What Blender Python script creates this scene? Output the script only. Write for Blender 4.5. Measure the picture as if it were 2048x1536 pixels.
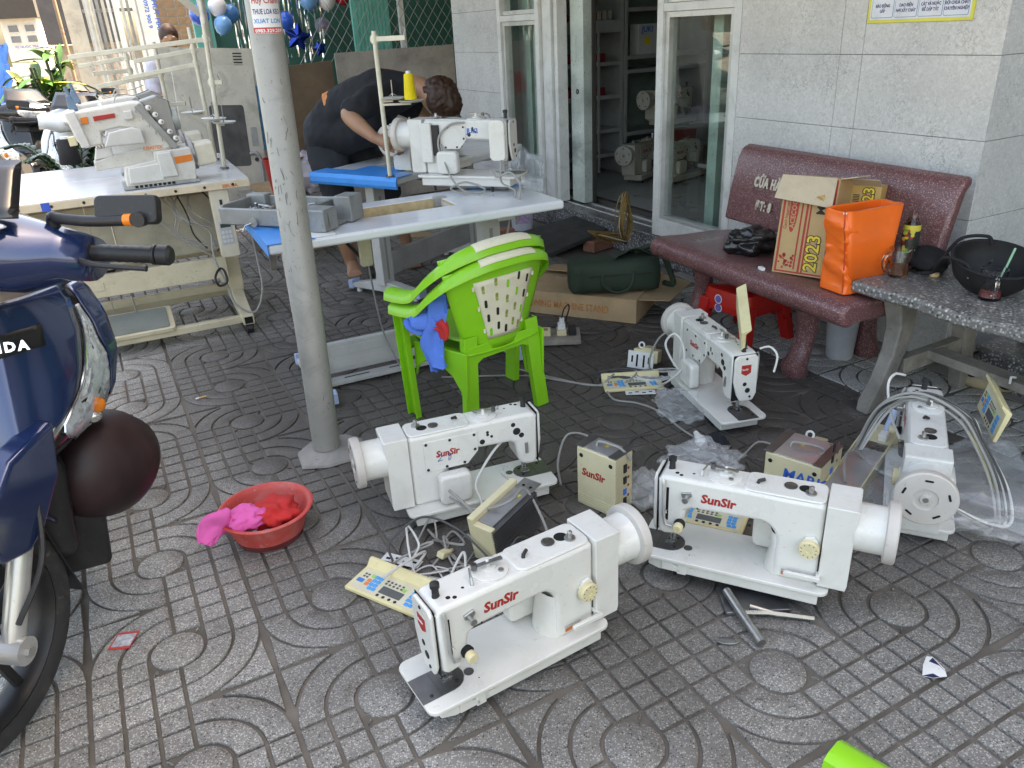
import bpy, bmesh, math, random
from mathutils import Vector, Matrix, Euler, noise
random.seed(7)
for o in list(bpy.data.objects): bpy.data.objects.remove(o)
S = bpy.context.scene
COL = S.collection
R = math.radians
PI = math.pi

# ---------------------------------------------------------------- camera
cam_d = bpy.data.cameras.new('camera'); cam = bpy.data.objects.new('camera', cam_d); COL.objects.link(cam)
cam_d.sensor_width = 36; cam_d.lens = 27.295; cam_d.clip_start = .02; cam_d.clip_end = 400
def cam_matrix(h=1.36153, pitch=24.781, roll=-3.1836):
    cp, sp = math.cos(R(pitch)), math.sin(R(pitch))
    F = Vector((0, cp, -sp)); R0 = Vector((1, 0, 0)); U0 = R0.cross(F)
    c, s = math.cos(R(roll)), math.sin(R(roll))
    X = R0*c + U0*s; Y = -R0*s + U0*c
    return Matrix(((X.x, Y.x, -F.x, 0), (X.y, Y.y, -F.y, 0), (X.z, Y.z, -F.z, h), (0, 0, 0, 1)))
cam.matrix_world = cam_matrix()
S.camera = cam

# ---------------------------------------------------------------- sky, sun, exposure
SUN_EL, SUN_AZ = 52.0, 62.0          # azimuth clockwise from +Y: the sun stands behind the shop
world = bpy.data.worlds.new('World'); S.world = world; world.use_nodes = True
wn = world.node_tree; wn.nodes.clear()
sky = wn.nodes.new('ShaderNodeTexSky'); sky.sky_type = 'NISHITA'; sky.sun_disc = False
sky.sun_elevation = R(SUN_EL); sky.sun_rotation = R(SUN_AZ)
sky.air_density = 1.0; sky.dust_density = 4.0; sky.ozone_density = 1.0
bg = wn.nodes.new('ShaderNodeBackground'); bg.inputs['Strength'].default_value = .15
wo = wn.nodes.new('ShaderNodeOutputWorld')
wn.links.new(sky.outputs[0], bg.inputs[0]); wn.links.new(bg.outputs[0], wo.inputs[0])
sl = bpy.data.lights.new('sun', 'SUN'); sl.energy = 3.5; sl.angle = R(.5); sl.color = (1, .95, .87)
sun = bpy.data.objects.new('sun', sl); COL.objects.link(sun)
sd = Vector((math.sin(R(SUN_AZ))*math.cos(R(SUN_EL)), math.cos(R(SUN_AZ))*math.cos(R(SUN_EL)), math.sin(R(SUN_EL))))
sun.rotation_euler = sd.to_track_quat('Z', 'Y').to_euler()
vs = S.view_settings
vs.view_transform = 'Standard'; vs.look = 'None'; vs.gamma = 1; vs.use_curve_mapping = False
vs.exposure = 2.8
vs.use_white_balance = True; vs.white_balance_temperature = 8900; vs.white_balance_tint = 10
S.render.resolution_x, S.render.resolution_y = 1024, 768

# ---------------------------------------------------------------- frame of the building: u along the wall (away), n out of the wall
A0 = Vector((1.556, 3.306, 0)); TH = R(116.5)
EU = Vector((math.cos(TH), math.sin(TH), 0)); EN = Vector((-math.sin(TH), math.cos(TH), 0))
def W(u, n, z=0): return A0 + EU*u + EN*n + Vector((0, 0, z))
WM = Matrix(((EU.x, EN.x, 0, A0.x), (EU.y, EN.y, 0, A0.y), (0, 0, 1, 0), (0, 0, 0, 1)))   # (u,n,z) -> world, right handed

# ---------------------------------------------------------------- mesh helpers
def frame(d):
    d = Vector(d).normalized(); a = Vector((0, 0, 1)) if abs(d.z) < .95 else Vector((1, 0, 0))
    x = d.cross(a).normalized(); return x, d.cross(x).normalized(), d
class MB:
    def __init__(s, M=None): s.v = []; s.f = []; s.M = M or Matrix()
    def add(s, vs, fs):
        b = len(s.v); M = s.M
        s.v += [tuple(M @ Vector(v)) for v in vs]; s.f += [tuple(b+i for i in f) for f in fs]; return s
    def box(s, x0, x1, y0, y1, z0, z1):
        return s.add([(x0,y0,z0),(x1,y0,z0),(x1,y1,z0),(x0,y1,z0),(x0,y0,z1),(x1,y0,z1),(x1,y1,z1),(x0,y1,z1)],
                     [(3,2,1,0),(4,5,6,7),(0,1,5,4),(1,2,6,5),(2,3,7,6),(3,0,4,7)])
    def beam(s, p, q, w, h, up=(0,0,1)):
        p, q = Vector(p), Vector(q); d = (q-p).normalized(); up = Vector(up)
        x = d.cross(up); x = x.normalized() if x.length > 1e-4 else Vector((1,0,0)); y = x.cross(d)
        vs = [e + x*(a*w/2) + y*(b*h/2) for e in (p, q) for a, b in ((-1,-1),(1,-1),(1,1),(-1,1))]
        return s.add(vs, [(0,1,2,3),(7,6,5,4),(0,4,5,1),(1,5,6,2),(2,6,7,3),(3,7,4,0)])
    def cyl(s, p, q, r0, r1=None, n=16):
        r1 = r0 if r1 is None else r1; p, q = Vector(p), Vector(q); x, y, d = frame(q-p); vs = []
        for e, r in ((p, r0), (q, r1)):
            vs += [e + (x*math.cos(2*PI*i/n) + y*math.sin(2*PI*i/n))*r for i in range(n)]
        fs = [(i, (i+1) % n, n+(i+1) % n, n+i) for i in range(n)]
        return s.add(vs, fs + [tuple(range(n-1, -1, -1)), tuple(range(n, 2*n))])
    def tube(s, pts, r, n=8, closed=False):
        pts = [Vector(p) for p in pts]; m = len(pts); rr = r if hasattr(r, '__len__') else [r]*m
        t0 = (pts[1]-pts[0]).normalized(); x = frame(t0)[0]; vs = []; pt = t0
        for i, p in enumerate(pts):
            if closed: t = (pts[(i+1) % m]-pts[i-1]).normalized()
            else: t = (pts[min(i+1, m-1)]-pts[max(i-1, 0)]).normalized()
            q = pt.rotation_difference(t); x = q @ x; pt = t; y = t.cross(x).normalized(); x = y.cross(t).normalized()
            vs += [p + (x*math.cos(2*PI*k/n) + y*math.sin(2*PI*k/n))*rr[i] for k in range(n)]
        fs = []
        for i in range(m if closed else m-1):
            a, b = i*n, ((i+1) % m)*n
            fs += [(a+k, a+(k+1) % n, b+(k+1) % n, b+k) for k in range(n)]
        if not closed: fs += [tuple(range(n-1, -1, -1)), tuple(range((m-1)*n, m*n))]
        return s.add(vs, fs)
    def lathe(s, prof, o=(0,0,0), ax=(0,0,1), n=24, sx=1, sy=1, cap=True):
        o = Vector(o); x, y, d = frame(ax)
        if tuple(ax) == (0,0,1): x, y = Vector((1,0,0)), Vector((0,1,0))
        vs = []; m = len(prof)
        for r, h in prof: vs += [o + x*(r*sx*math.cos(2*PI*i/n)) + y*(r*sy*math.sin(2*PI*i/n)) + d*h for i in range(n)]
        fs = [(j*n+i, j*n+(i+1) % n, (j+1)*n+(i+1) % n, (j+1)*n+i) for j in range(m-1) for i in range(n)]
        if cap:
            if prof[0][0] > 1e-5: fs.append(tuple(range(n-1, -1, -1)))
            if prof[-1][0] > 1e-5: fs.append(tuple(range((m-1)*n, m*n)))
        return s.add(vs, fs)
    def prism(s, poly, a, b, pl='xz'):
        def P(p, d): return {'xz': (p[0], d, p[1]), 'xy': (p[0], p[1], d), 'yz': (d, p[0], p[1])}[pl]
        n = len(poly); vs = [P(p, a) for p in poly] + [P(p, b) for p in poly]
        return s.add(vs, [tuple(range(n-1, -1, -1)), tuple(range(n, 2*n))] + [(i, (i+1) % n, n+(i+1) % n, n+i) for i in range(n)])
    def loft(s, rings, cap=True):
        n = len(rings[0]); m = len(rings); vs = [p for r in rings for p in r]
        fs = [(j*n+i, j*n+(i+1) % n, (j+1)*n+(i+1) % n, (j+1)*n+i) for j in range(m-1) for i in range(n)]
        if cap: fs += [tuple(range(n-1, -1, -1)), tuple(range((m-1)*n, m*n))]
        return s.add(vs, fs)
    def grid(s, f, nu, nv):
        vs = [f(i/nu, j/nv) for j in range(nv+1) for i in range(nu+1)]
        return s.add(vs, [(j*(nu+1)+i, j*(nu+1)+i+1, (j+1)*(nu+1)+i+1, (j+1)*(nu+1)+i) for j in range(nv) for i in range(nu)])
    def ell(s, c, r, n=16, m=10, Q=None):
        c = Vector(c); r = r if hasattr(r, '__len__') else (r, r, r); rings = []
        for j in range(m+1):
            a = -PI/2 + PI*j/m; k = max(math.cos(a), .02)
            ring = [Vector((r[0]*k*math.cos(2*PI*i/n), r[1]*k*math.sin(2*PI*i/n), r[2]*math.sin(a))) for i in range(n)]
            rings.append([c + (Q @ p if Q else p) for p in ring])
        return s.loft(rings)
    def mesh(s, name):
        me = bpy.data.meshes.new(name); me.from_pydata(s.v, [], s.f); me.validate(); 
        bm = bmesh.new(); bm.from_mesh(me); bmesh.ops.recalc_face_normals(bm, faces=bm.faces); bm.to_mesh(me); bm.free(); return me
    def build(s, name, mt, parent=None, bevel=0, smooth=40, seg=2, solid=0, sub=0, M=None):
        return obj(name, s.mesh(name), mt, parent, bevel, smooth, seg, solid, sub, M)
def obj(name, me, mt, parent=None, bevel=0, smooth=40, seg=2, solid=0, sub=0, M=None):
    o = bpy.data.objects.new(name, me); COL.objects.link(o)
    if mt: me.materials.append(mt)
    if parent: o.parent = parent
    if M: o.matrix_local = M
    if smooth:
        me.polygons.foreach_set('use_smooth', [True]*len(me.polygons))
        if smooth < 170: me.set_sharp_from_angle(angle=R(smooth))
    if solid:
        m = o.modifiers.new('s', 'SOLIDIFY'); m.thickness = solid; m.offset = 0
    if bevel:
        m = o.modifiers.new('b', 'BEVEL'); m.width = bevel; m.segments = seg; m.limit_method = 'ANGLE'; m.angle_limit = R(35); m.harden_normals = True
    if sub:
        m = o.modifiers.new('d', 'SUBSURF'); m.levels = m.render_levels = sub
    return o
def thing(name, label, cat, loc=(0,0,0), rz=0, group=None, M=None):
    o = bpy.data.objects.new(name, None); COL.objects.link(o); o.empty_display_size = .05
    if M: o.matrix_world = M
    else: o.location = loc; o.rotation_euler = (0, 0, rz)
    return tag(o, label, cat, group)
def tag(o, label, cat, group=None):
    o['label'] = label; o['category'] = cat
    if group: o['group'] = group
    return o
def struct(o): o['kind'] = 'structure'; return o
def dup(o, parent=None):
    c = o.copy(); COL.objects.link(c); c.parent = parent
    for ch in list(o.children): dup(ch, c)
    return c
def cr(pts, k=8, closed=False):                 # Catmull-Rom through points
    P = [Vector(p) for p in pts]; m = len(P); out = []
    for i in range(m if closed else m-1):
        g = lambda j: P[j % m] if closed else P[min(max(j, 0), m-1)]
        a, b, c, d = g(i-1), g(i), g(i+1), g(i+2)
        for t in [q/k for q in range(k)]:
            out.append(.5*((2*b) + (c-a)*t + (2*a-5*b+4*c-d)*t*t + (3*b-a-3*c+d)*t**3))
    if not closed: out.append(P[-1])
    return out
def arc(cx, cy, r, a0, a1, n=6, ry=None):
    return [(cx + r*math.cos(R(a0+(a1-a0)*i/n)), cy + (ry or r)*math.sin(R(a0+(a1-a0)*i/n))) for i in range(n+1)]
def rrect(x0, x1, y0, y1, r, n=4):
    return arc(x1-r, y0+r, r, -90, 0, n) + arc(x1-r, y1-r, r, 0, 90, n) + arc(x0+r, y1-r, r, 90, 180, n) + arc(x0+r, y0+r, r, 180, 270, n)
def nz(p, s=1.0): return noise.noise(Vector(p)*s)
def TM(loc, rx=0, ry=0, rz=0): return Matrix.Translation(Vector(loc)) @ Euler((R(rx), R(ry), R(rz))).to_matrix().to_4x4()
def basis(o, x, y):                              # matrix from origin, x direction and approximate y direction
    x = Vector(x).normalized(); z = x.cross(Vector(y)).normalized(); y = z.cross(x); o = Vector(o)
    return Matrix(((x.x, y.x, z.x, o.x), (x.y, y.y, z.y, o.y), (x.z, y.z, z.z, o.z), (0, 0, 0, 1)))
def text(s, size, mt, parent, M, name='lettering', ext=.0004, shear=0, bold=0, sx=1, align='LEFT', space=1):
    cu = bpy.data.curves.new('t', 'FONT'); cu.body = s; cu.size = size; cu.extrude = ext; cu.shear = shear; cu.offset = bold
    cu.align_x = align; cu.space_character = space; cu.resolution_u = 2
    to = bpy.data.objects.new('t', cu); COL.objects.link(to)
    bpy.context.view_layer.update()
    me = bpy.data.meshes.new_from_object(to.evaluated_get(bpy.context.evaluated_depsgraph_get()))
    bpy.data.objects.remove(to); bpy.data.curves.remove(cu)
    me.materials.clear()
    o = obj(name, me, mt, parent, smooth=0); o.matrix_local = M @ Matrix.Diagonal((sx, 1, 1, 1)); return o
def remesh(mb, name, mt, parent=None, vox=.01, sm=6, M=None, fac=.5):
    o = mb.build(name, mt, parent, smooth=180, M=M)
    m = o.modifiers.new('r', 'REMESH'); m.mode = 'VOXEL'; m.voxel_size = vox; m.use_smooth_shade = True
    m = o.modifiers.new('m', 'SMOOTH'); m.iterations = sm; m.factor = fac
    return o

# ---------------------------------------------------------------- materials
MATS = {}
def nodes(name):
    m = bpy.data.materials.new(name); m.use_nodes = True; t = m.node_tree; t.nodes.clear()
    out = t.nodes.new('ShaderNodeOutputMaterial'); b = t.nodes.new('ShaderNodeBsdfPrincipled'); t.links.new(b.outputs[0], out.inputs[0])
    return m, t, b
def N(t, typ, ins=None, **kw):
    n = t.nodes.new('ShaderNode'+typ)
    for k, v in kw.items(): setattr(n, k, v)
    for k, v in (ins or {}).items():
        if hasattr(v, 'bl_idname') or isinstance(v, bpy.types.NodeSocket): t.links.new(v, n.inputs[k])
        else: n.inputs[k].default_value = v
    return n
def ramp(t, fac, stops, mode='LINEAR'):
    n = t.nodes.new('ShaderNodeValToRGB'); t.links.new(fac, n.inputs[0]); n.color_ramp.interpolation = mode
    e = n.color_ramp.elements
    while len(e) < len(stops): e.new(.5)
    for q, (p, c) in zip(e, stops): q.position = p; q.color = (*c, 1) if len(c) == 3 else (c[0],)*3 + (1,)
    return n.outputs[0]
def mixc(t, f, a, b, bt='MIX'):
    n = t.nodes.new('ShaderNodeMix'); n.data_type = 'RGBA'; n.blend_type = bt
    for i, v in ((0, f), (6, a), (7, b)):
        if isinstance(v, bpy.types.NodeSocket): t.links.new(v, n.inputs[i])
        else: n.inputs[i].default_value = v if i == 0 else (*v, 1)
    return n.outputs[2]
def bump(t, b, h, strength=.3, dist=.002):
    n = N(t, 'Bump', {'Strength': strength, 'Distance': dist, 'Height': h}); t.links.new(n.outputs[0], b.inputs['Normal'])
def M(name, col, rough=.5, metal=0, var=.12, scale=9, grime=0, gcol=(.09,.075,.06), bmp=0, bscale=300, spec=.5, coat=0, coord='Object', alpha=1, trans=0, ior=1.45, emit=0, gscale=7):
    if name in MATS: return MATS[name]
    m, t, b = nodes(name)
    tc = N(t, 'TexCoord').outputs[coord]
    n1 = N(t, 'TexNoise', {'Vector': tc, 'Scale': scale, 'Detail': 5, 'Roughness': .6})
    lo = tuple(c*(1-var) for c in col); hi = tuple(min(1, c*(1+var)) for c in col)
    c = ramp(t, n1.outputs[0], [(.3, lo), (.7, hi)])
    if grime:
        n2 = N(t, 'TexNoise', {'Vector': tc, 'Scale': gscale, 'Detail': 8, 'Roughness': .68, 'Distortion': .6})
        f = ramp(t, n2.outputs[0], [(.5, (0,)), (.78, (grime,))])
        c = mixc(t, f, c, gcol)
        n3 = N(t, 'TexNoise', {'Vector': tc, 'Scale': 90, 'Detail': 2})
        f3 = ramp(t, n3.outputs[0], [(.66, (0,)), (.74, (grime,))])
        c = mixc(t, f3, c, gcol)
    t.links.new(c, b.inputs['Base Color'])
    r = ramp(t, n1.outputs[0], [(.3, (max(.02, rough*.8),)), (.7, (min(1, rough*1.25),))]); t.links.new(r, b.inputs['Roughness'])
    b.inputs['Metallic'].default_value = metal; b.inputs['Specular IOR Level'].default_value = spec
    b.inputs['Coat Weight'].default_value = coat; b.inputs['Coat Roughness'].default_value = .08
    b.inputs['Transmission Weight'].default_value = trans; b.inputs['IOR'].default_value = ior; b.inputs['Alpha'].default_value = alpha
    if bmp:
        n4 = N(t, 'TexNoise', {'Vector': tc, 'Scale': bscale, 'Detail': 3}); bump(t, b, n4.outputs[0], bmp)
    MATS[name] = m; return m
def speckle(name, base, chips, scale=160, rough=.4, coord='Object', dirt=.3, bmp=.1, dcol=(.05,.045,.04)):
    # terrazzo / granite: voronoi chips of several colours in a matrix
    m, t, b = nodes(name); tc = N(t, 'TexCoord').outputs[coord]
    v = N(t, 'TexVoronoi', {'Vector': tc, 'Scale': scale}, feature='F1')
    sep = N(t, 'SeparateColor', {0: v.outputs['Color']})
    stops = []; p = 0
    for fr, c in chips: stops.append((p, c)); p += fr
    c = ramp(t, sep.outputs[0], stops, 'CONSTANT')
    edge = ramp(t, v.outputs['Distance'], [(.28, (0,)), (.62, (1,))])
    sz = ramp(t, sep.outputs[1], [(.0, (.0,)), (1., (.55,))])
    e2 = N(t, 'Math', {0: edge, 1: sz}, operation='ADD', use_clamp=True)
    c = mixc(t, e2.outputs[0], c, base)
    n2 = N(t, 'TexNoise', {'Vector': tc, 'Scale': 3.1, 'Detail': 9, 'Roughness': .65, 'Distortion': .4})
    c = mixc(t, ramp(t, n2.outputs[0], [(.42, (0,)), (.75, (dirt,))]), c, dcol)
    t.links.new(c, b.inputs['Base Color'])
    r = ramp(t, n2.outputs[0], [(.35, (rough*.75,)), (.7, (min(1, rough*1.35),))]); t.links.new(r, b.inputs['Roughness'])
    if bmp: bump(t, b, v.outputs['Distance'], bmp, .001)
    MATS[name] = m; return m
def glass(name, col=(1,1,1), rough=.02, alpha=None, ior=1.45, milk=0):
    # thin clear sheet: mostly transparent, mirror-like at grazing angles
    m = bpy.data.materials.new(name); m.use_nodes = True; t = m.node_tree; t.nodes.clear()
    out = t.nodes.new('ShaderNodeOutputMaterial'); tr = N(t, 'BsdfTransparent', {0: (*col, 1)})
    gl = N(t, 'BsdfGlossy', {'Color': (1,1,1,1), 'Roughness': rough})
    lw = N(t, 'LayerWeight', {'Blend': .5}); p5 = N(t, 'Math', {0: lw.outputs['Facing'], 1: 4.0}, operation='POWER')
    f = N(t, 'Math', {0: p5.outputs[0], 1: .7, 2: alpha or .04}, operation='MULTIPLY_ADD', use_clamp=True).outputs[0]
    if milk:
        df = N(t, 'BsdfTranslucent', {0: (.85, .87, .9, 1)}); d2 = N(t, 'BsdfDiffuse', {0: (.8, .82, .85, 1)}); dd = N(t, 'AddShader', {0: df.outputs[0], 1: d2.outputs[0]})
        tr = N(t, 'MixShader', {0: milk, 1: tr.outputs[0], 2: dd.outputs[0]})
    mx = N(t, 'MixShader', {0: f, 1: tr.outputs[0], 2: gl.outputs[0]}); t.links.new(mx.outputs[0], out.inputs[0])
    MATS[name] = m; return m
# ================================================================ materials of the place
def paver_mat(name, tint, chipw, dark):
    m, t, b = nodes(name); P = N(t, 'NewGeometry').outputs['Position']
    v = N(t, 'TexVoronoi', {'Vector': P, 'Scale': 235.0}, feature='F1')
    sep = N(t, 'SeparateColor', {0: v.outputs['Color']})
    chip = ramp(t, sep.outputs[0], [(0, tuple(c*.12 for c in tint)), (.12, tuple(c*.85 for c in tint)), (.42, tuple(min(1, c*1.45*chipw) for c in tint)), (.74, tuple(min(1, c*1.95*chipw) for c in tint))], 'CONSTANT')
    edge = ramp(t, v.outputs['Distance'], [(.3, (0,)), (.55, (1,))])
    c = mixc(t, edge, chip, tuple(x*.72 for x in tint))
    info = N(t, 'ObjectInfo'); 
    c = mixc(t, 1.0, c, ramp(t, info.outputs['Random'], [(0, (.8,)), (1, (1.12,))]), 'MULTIPLY')
    # dirt and old oil: an irregular worn area in the middle of the yard, and cloudy dirt everywhere
    dst = N(t, 'VectorMath', {0: P, 1: (.45, 3.25, 0)}, operation='DISTANCE')
    n1 = N(t, 'TexNoise', {'Vector': P, 'Scale': 1.6, 'Detail': 8, 'Roughness': .62, 'Distortion': .5})
    a = N(t, 'Math', {0: n1.outputs[0], 1: 1.5, 2: -.75}, operation='MULTIPLY_ADD')
    d2 = N(t, 'Math', {0: dst.outputs['Value'], 1: a.outputs[0]}, operation='ADD')
    oil = ramp(t, d2.outputs[0], [(.0, (dark,)), (.62, (dark*.9,)), (1.0, (.0,))])
    sc = N(t, 'Math', {0: d2.outputs[0], 1: .42}, operation='MULTIPLY'); t.links.new(sc.outputs[0], oil.node.inputs[0])
    c = mixc(t, oil, c, (.045, .036, .03))
    n2 = N(t, 'TexNoise', {'Vector': P, 'Scale': 5.5, 'Detail': 10, 'Roughness': .7})
    c = mixc(t, ramp(t, n2.outputs[0], [(.48, (0,)), (.8, (.5,))]), c, (.075, .062, .052))
    n3 = N(t, 'TexNoise', {'Vector': P, 'Scale': 7.0, 'Detail': 6, 'Roughness': .75})
    c = mixc(t, ramp(t, n3.outputs[0], [(.66, (0,)), (.8, (.55,))]), c, (.42, .41, .39))
    t.links.new(c, b.inputs['Base Color'])
    r = ramp(t, n2.outputs[0], [(.3, (.42,)), (.7, (.75,))]); t.links.new(r, b.inputs['Roughness'])
    n5 = N(t, 'TexNoise', {'Vector': P, 'Scale': 420, 'Detail': 2}); bump(t, b, n5.outputs[0], .22, .001)
    MATS[name] = m; return m
paver = paver_mat('terrazzo paver', (.33, .315, .295), .95, .88)
paver_wall = paver_mat('pale cement paver', (.52, .505, .48), .75, .1)
mortar = M('dirty joint mortar', (.14, .122, .104), .9, var=.4, scale=5, grime=.5, bmp=.4, bscale=120)
granite = speckle('grey granite', (.16, .155, .15), [(.3, (.4, .38, .35)), (.25, (.03, .03, .03)), (.25, (.62, .59, .54)), (.2, (.16, .15, .14))], 105, .36, dirt=.35)
riser_m = speckle('black and white chip granite', (.1, .1, .105), [(.45, (.62, .63, .64)), (.15, (.03, .03, .035)), (.25, (.5, .51, .52)), (.15, (.22, .22, .23))], 95, .5, dirt=.2)
alu = M('aged aluminium', (.55, .55, .53), .42, .55, var=.1, grime=.35)
alu_w = M('white painted aluminium', (.66, .66, .64), .4, 0, var=.06, grime=.35)
dark_rub = M('dark track', (.05, .045, .04), .7, grime=.4)
concrete = M('rough concrete', (.28, .265, .25), .85, var=.3, scale=4, grime=.5, bmp=.5, bscale=60)
plaster = M('pale plaster', (.5, .48, .44), .8, var=.15, scale=3, grime=.4, bmp=.2, bscale=80)
pane_m = glass('window glass', (.93, .97, .95), .01, .06)
mint = M('mint painted steel', (.36, .47, .43), .45, 0, var=.15, scale=6, grime=.55)
def wall_tile_mat():
    m, t, b = nodes('grey marble wall tile'); tc = N(t, 'TexCoord').outputs['Object']
    w = N(t, 'TexNoise', {'Vector': tc, 'Scale': 7, 'Detail': 6, 'Roughness': .6})
    wv = N(t, 'VectorMath', {0: tc, 1: w.outputs['Color']}, operation='ADD')
    v = N(t, 'TexVoronoi', {'Vector': wv.outputs[0], 'Scale': 7.5}, feature='DISTANCE_TO_EDGE')
    vein = ramp(t, v.outputs[0], [(0, (1,)), (.014, (.45,)), (.05, (0,))])
    n = N(t, 'TexNoise', {'Vector': tc, 'Scale': 55, 'Detail': 8, 'Roughness': .7, 'Distortion': 1.6})
    c = ramp(t, n.outputs[0], [(.28, (.47, .46, .45)), (.5, (.6, .592, .58)), (.72, (.74, .73, .715))])
    big = N(t, 'TexNoise', {'Vector': tc, 'Scale': 2.6, 'Detail': 3})
    c = mixc(t, 1.0, c, ramp(t, big.outputs[0], [(.3, (.86,)), (.7, (1.05,))]), 'MULTIPLY')
    mod = N(t, 'TexNoise', {'Vector': tc, 'Scale': 5})
    f = N(t, 'Math', {0: vein, 1: ramp(t, mod.outputs[0], [(.46, (0,)), (.6, (.75,))])}, operation='MULTIPLY')
    c = mixc(t, f.outputs[0], c, (.17, .16, .15))
    t.links.new(c, b.inputs['Base Color']); b.inputs['Roughness'].default_value = .17; b.inputs['Specular IOR Level'].default_value = .5
    return m
wtile = wall_tile_mat()
grout = M('dark grout', (.2, .19, .18), .9)

# ================================================================ pavement: terrazzo tiles with pressed grooves
GO = Vector((-.32629515, 1.3136618, 0)); GY = R(26.8169); TS = .4
GA = Vector((math.cos(GY), math.sin(GY), 0)); GB = Vector((-math.sin(GY), math.cos(GY), 0))
def paver_mesh(name, na=8, groove=.0046, joint=.006, depth=.0075):
    r = [0, .2/3, .4/3, .2]; g = groove; H = .2 - joint; mb = MB()
    def piece(poly):
        n = len(poly); c = Vector((sum(p[0] for p in poly)/n, sum(p[1] for p in poly)/n))
        top = []
        for i in range(n):      # small rounded shoulder
            p = Vector(poly[i]); a = Vector(poly[i-1]); b2 = Vector(poly[(i+1) % n])
            d = ((a-p).normalized() + (b2-p).normalized())
            q = p + (c-p).normalized()*.0016; top.append(q)
        vs = [(p[0], p[1], -depth) for p in poly] + [(p[0], p[1], -.0016) for p in poly] + [(p.x, p.y, 0) for p in top]
        fs = [tuple(range(2*n, 3*n))]
        for k in (0, n): fs += [(k+i, k+(i+1) % n, k+n+(i+1) % n, k+n+i) for i in range(n)]
        mb.add(vs, fs)
    for s in (1, -1):           # arcs in two opposite quadrants, squares in the other two
        X = lambda x, y: (s*x, s*y)
        for k in (1, 2):
            r0, r1 = r[k]+g, (r[k+1]-g if k < 2 else min(r[3]-g, H))
            a0 = math.degrees(math.asin(g/r0)); a1 = math.degrees(math.asin(g/r1))
            piece([X(-x, y) for x, y in arc(0, 0, r1, a1, 90-a1, na+2)] + [X(-x, y) for x, y in arc(0, 0, r0, 90-a0, a0, na)])
        ro = .2 + g*.6; a = math.degrees(math.acos(min(1, H/ro)))
        piece([X(-x, y) for x, y in arc(0, 0, ro, a+4, 86-a, na)] + [X(-H, H)][::-1])
        for i in range(3):
            for j in range(3):
                x0, x1 = r[i]+g, min(r[i+1]-g, H); y0, y1 = r[j]+g, min(r[j+1]-g, H)
                if i == 0 and j == 0:
                    rr = r[1]+g; a = math.degrees(math.acos(x1/rr)) if x1 < rr else 0
                    piece([X(x, y) for x, y in arc(0, 0, rr, a+14, 76-a, na)] + [X(x1, y1)]); continue
                piece([X(x0, y0), X(x1, y0), X(x1, y1), X(x0, y1)])
    piece(arc(0, 0, r[1]-g, 0, 360-15, 23))
    me = mb.mesh(name)
    me.polygons.foreach_set('use_smooth', [True]*len(me.polygons)); me.set_sharp_from_angle(angle=R(50)); return me
pav = MB().add([(-60,-30,-.0075),(40,-30,-.0075),(40,90,-.0075),(-60,90,-.0075)], [(0,1,2,3)]).build('pavement', mortar, smooth=0); struct(pav)
tile_me = paver_mesh('paving_tile'); tile_me.materials.append(paver)
cand = []
CM = cam.matrix_world.inverted()
for cx in range(-14, 7):
    for cy in range(-4, 24):
        p = GO + GA*(cx*TS) + GB*(cy*TS); q = CM @ p
        n = (p-A0).dot(EN)
        if n < .35 or q.z > -.2: continue
        if abs(q.x/q.z) > .66+.35/-q.z*.7 or abs(q.y/q.z) > .495+.35/-q.z*.7: continue
        u = (p-A0).dot(EU)
        if u > 7.2: continue
        cand.append((q.length, cx, cy, p))
cand.sort()
near = cand[:285]; rest = cand[285:]
for d, cx, cy, p in near:
    o = bpy.data.objects.new('paving_tile', tile_me); COL.objects.link(o); o.parent = pav
    q = 0 if (cx+cy) % 2 == 0 else PI/2
    o.location = p + Vector((0, 0, random.uniform(-.0012, .0012))); o.rotation_euler = (R(random.uniform(-.12, .12)), R(random.uniform(-.12, .12)), GY+q+R(random.uniform(-.25, .25))+random.choice((0, PI)))
if rest:
    src = paver_mesh('far', 3); mb = MB()
    for d, cx, cy, p in rest:
        mb.M = Matrix.Translation(p) @ Matrix.Rotation(GY + (0 if (cx+cy) % 2 == 0 else PI/2), 4, 'Z')
        mb.add([v.co for v in src.vertices], [tuple(f.vertices) for f in src.polygons])
    o = mb.build('far_paving_tiles', paver, pav, smooth=30); o['kind'] = 'stuff'
# a strip of paler tiles along the wall
strip_me = paver_mesh('wall_strip_tile'); strip_me.materials.append(paver_wall)
for k in range(-4, 7):
    if k > 2: break
    o = bpy.data.objects.new('wall_strip_tile', strip_me); COL.objects.link(o); o.parent = pav
    o.matrix_local = WM @ Matrix.Translation((-.055+.4*k, .27, .005)) @ Matrix.Rotation(PI/2*(k % 2), 4, 'Z')
b = MB(WM); b.box(-2, 1.2, .066, .474, -.02, -.0005); b.build('strip_bed', mortar, pav, smooth=0)
b = MB(WM); b.box(-2, 1.2, -.02, .064, -.02, .003); b.build('wall_foot_strip', concrete, pav, smooth=0)

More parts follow.
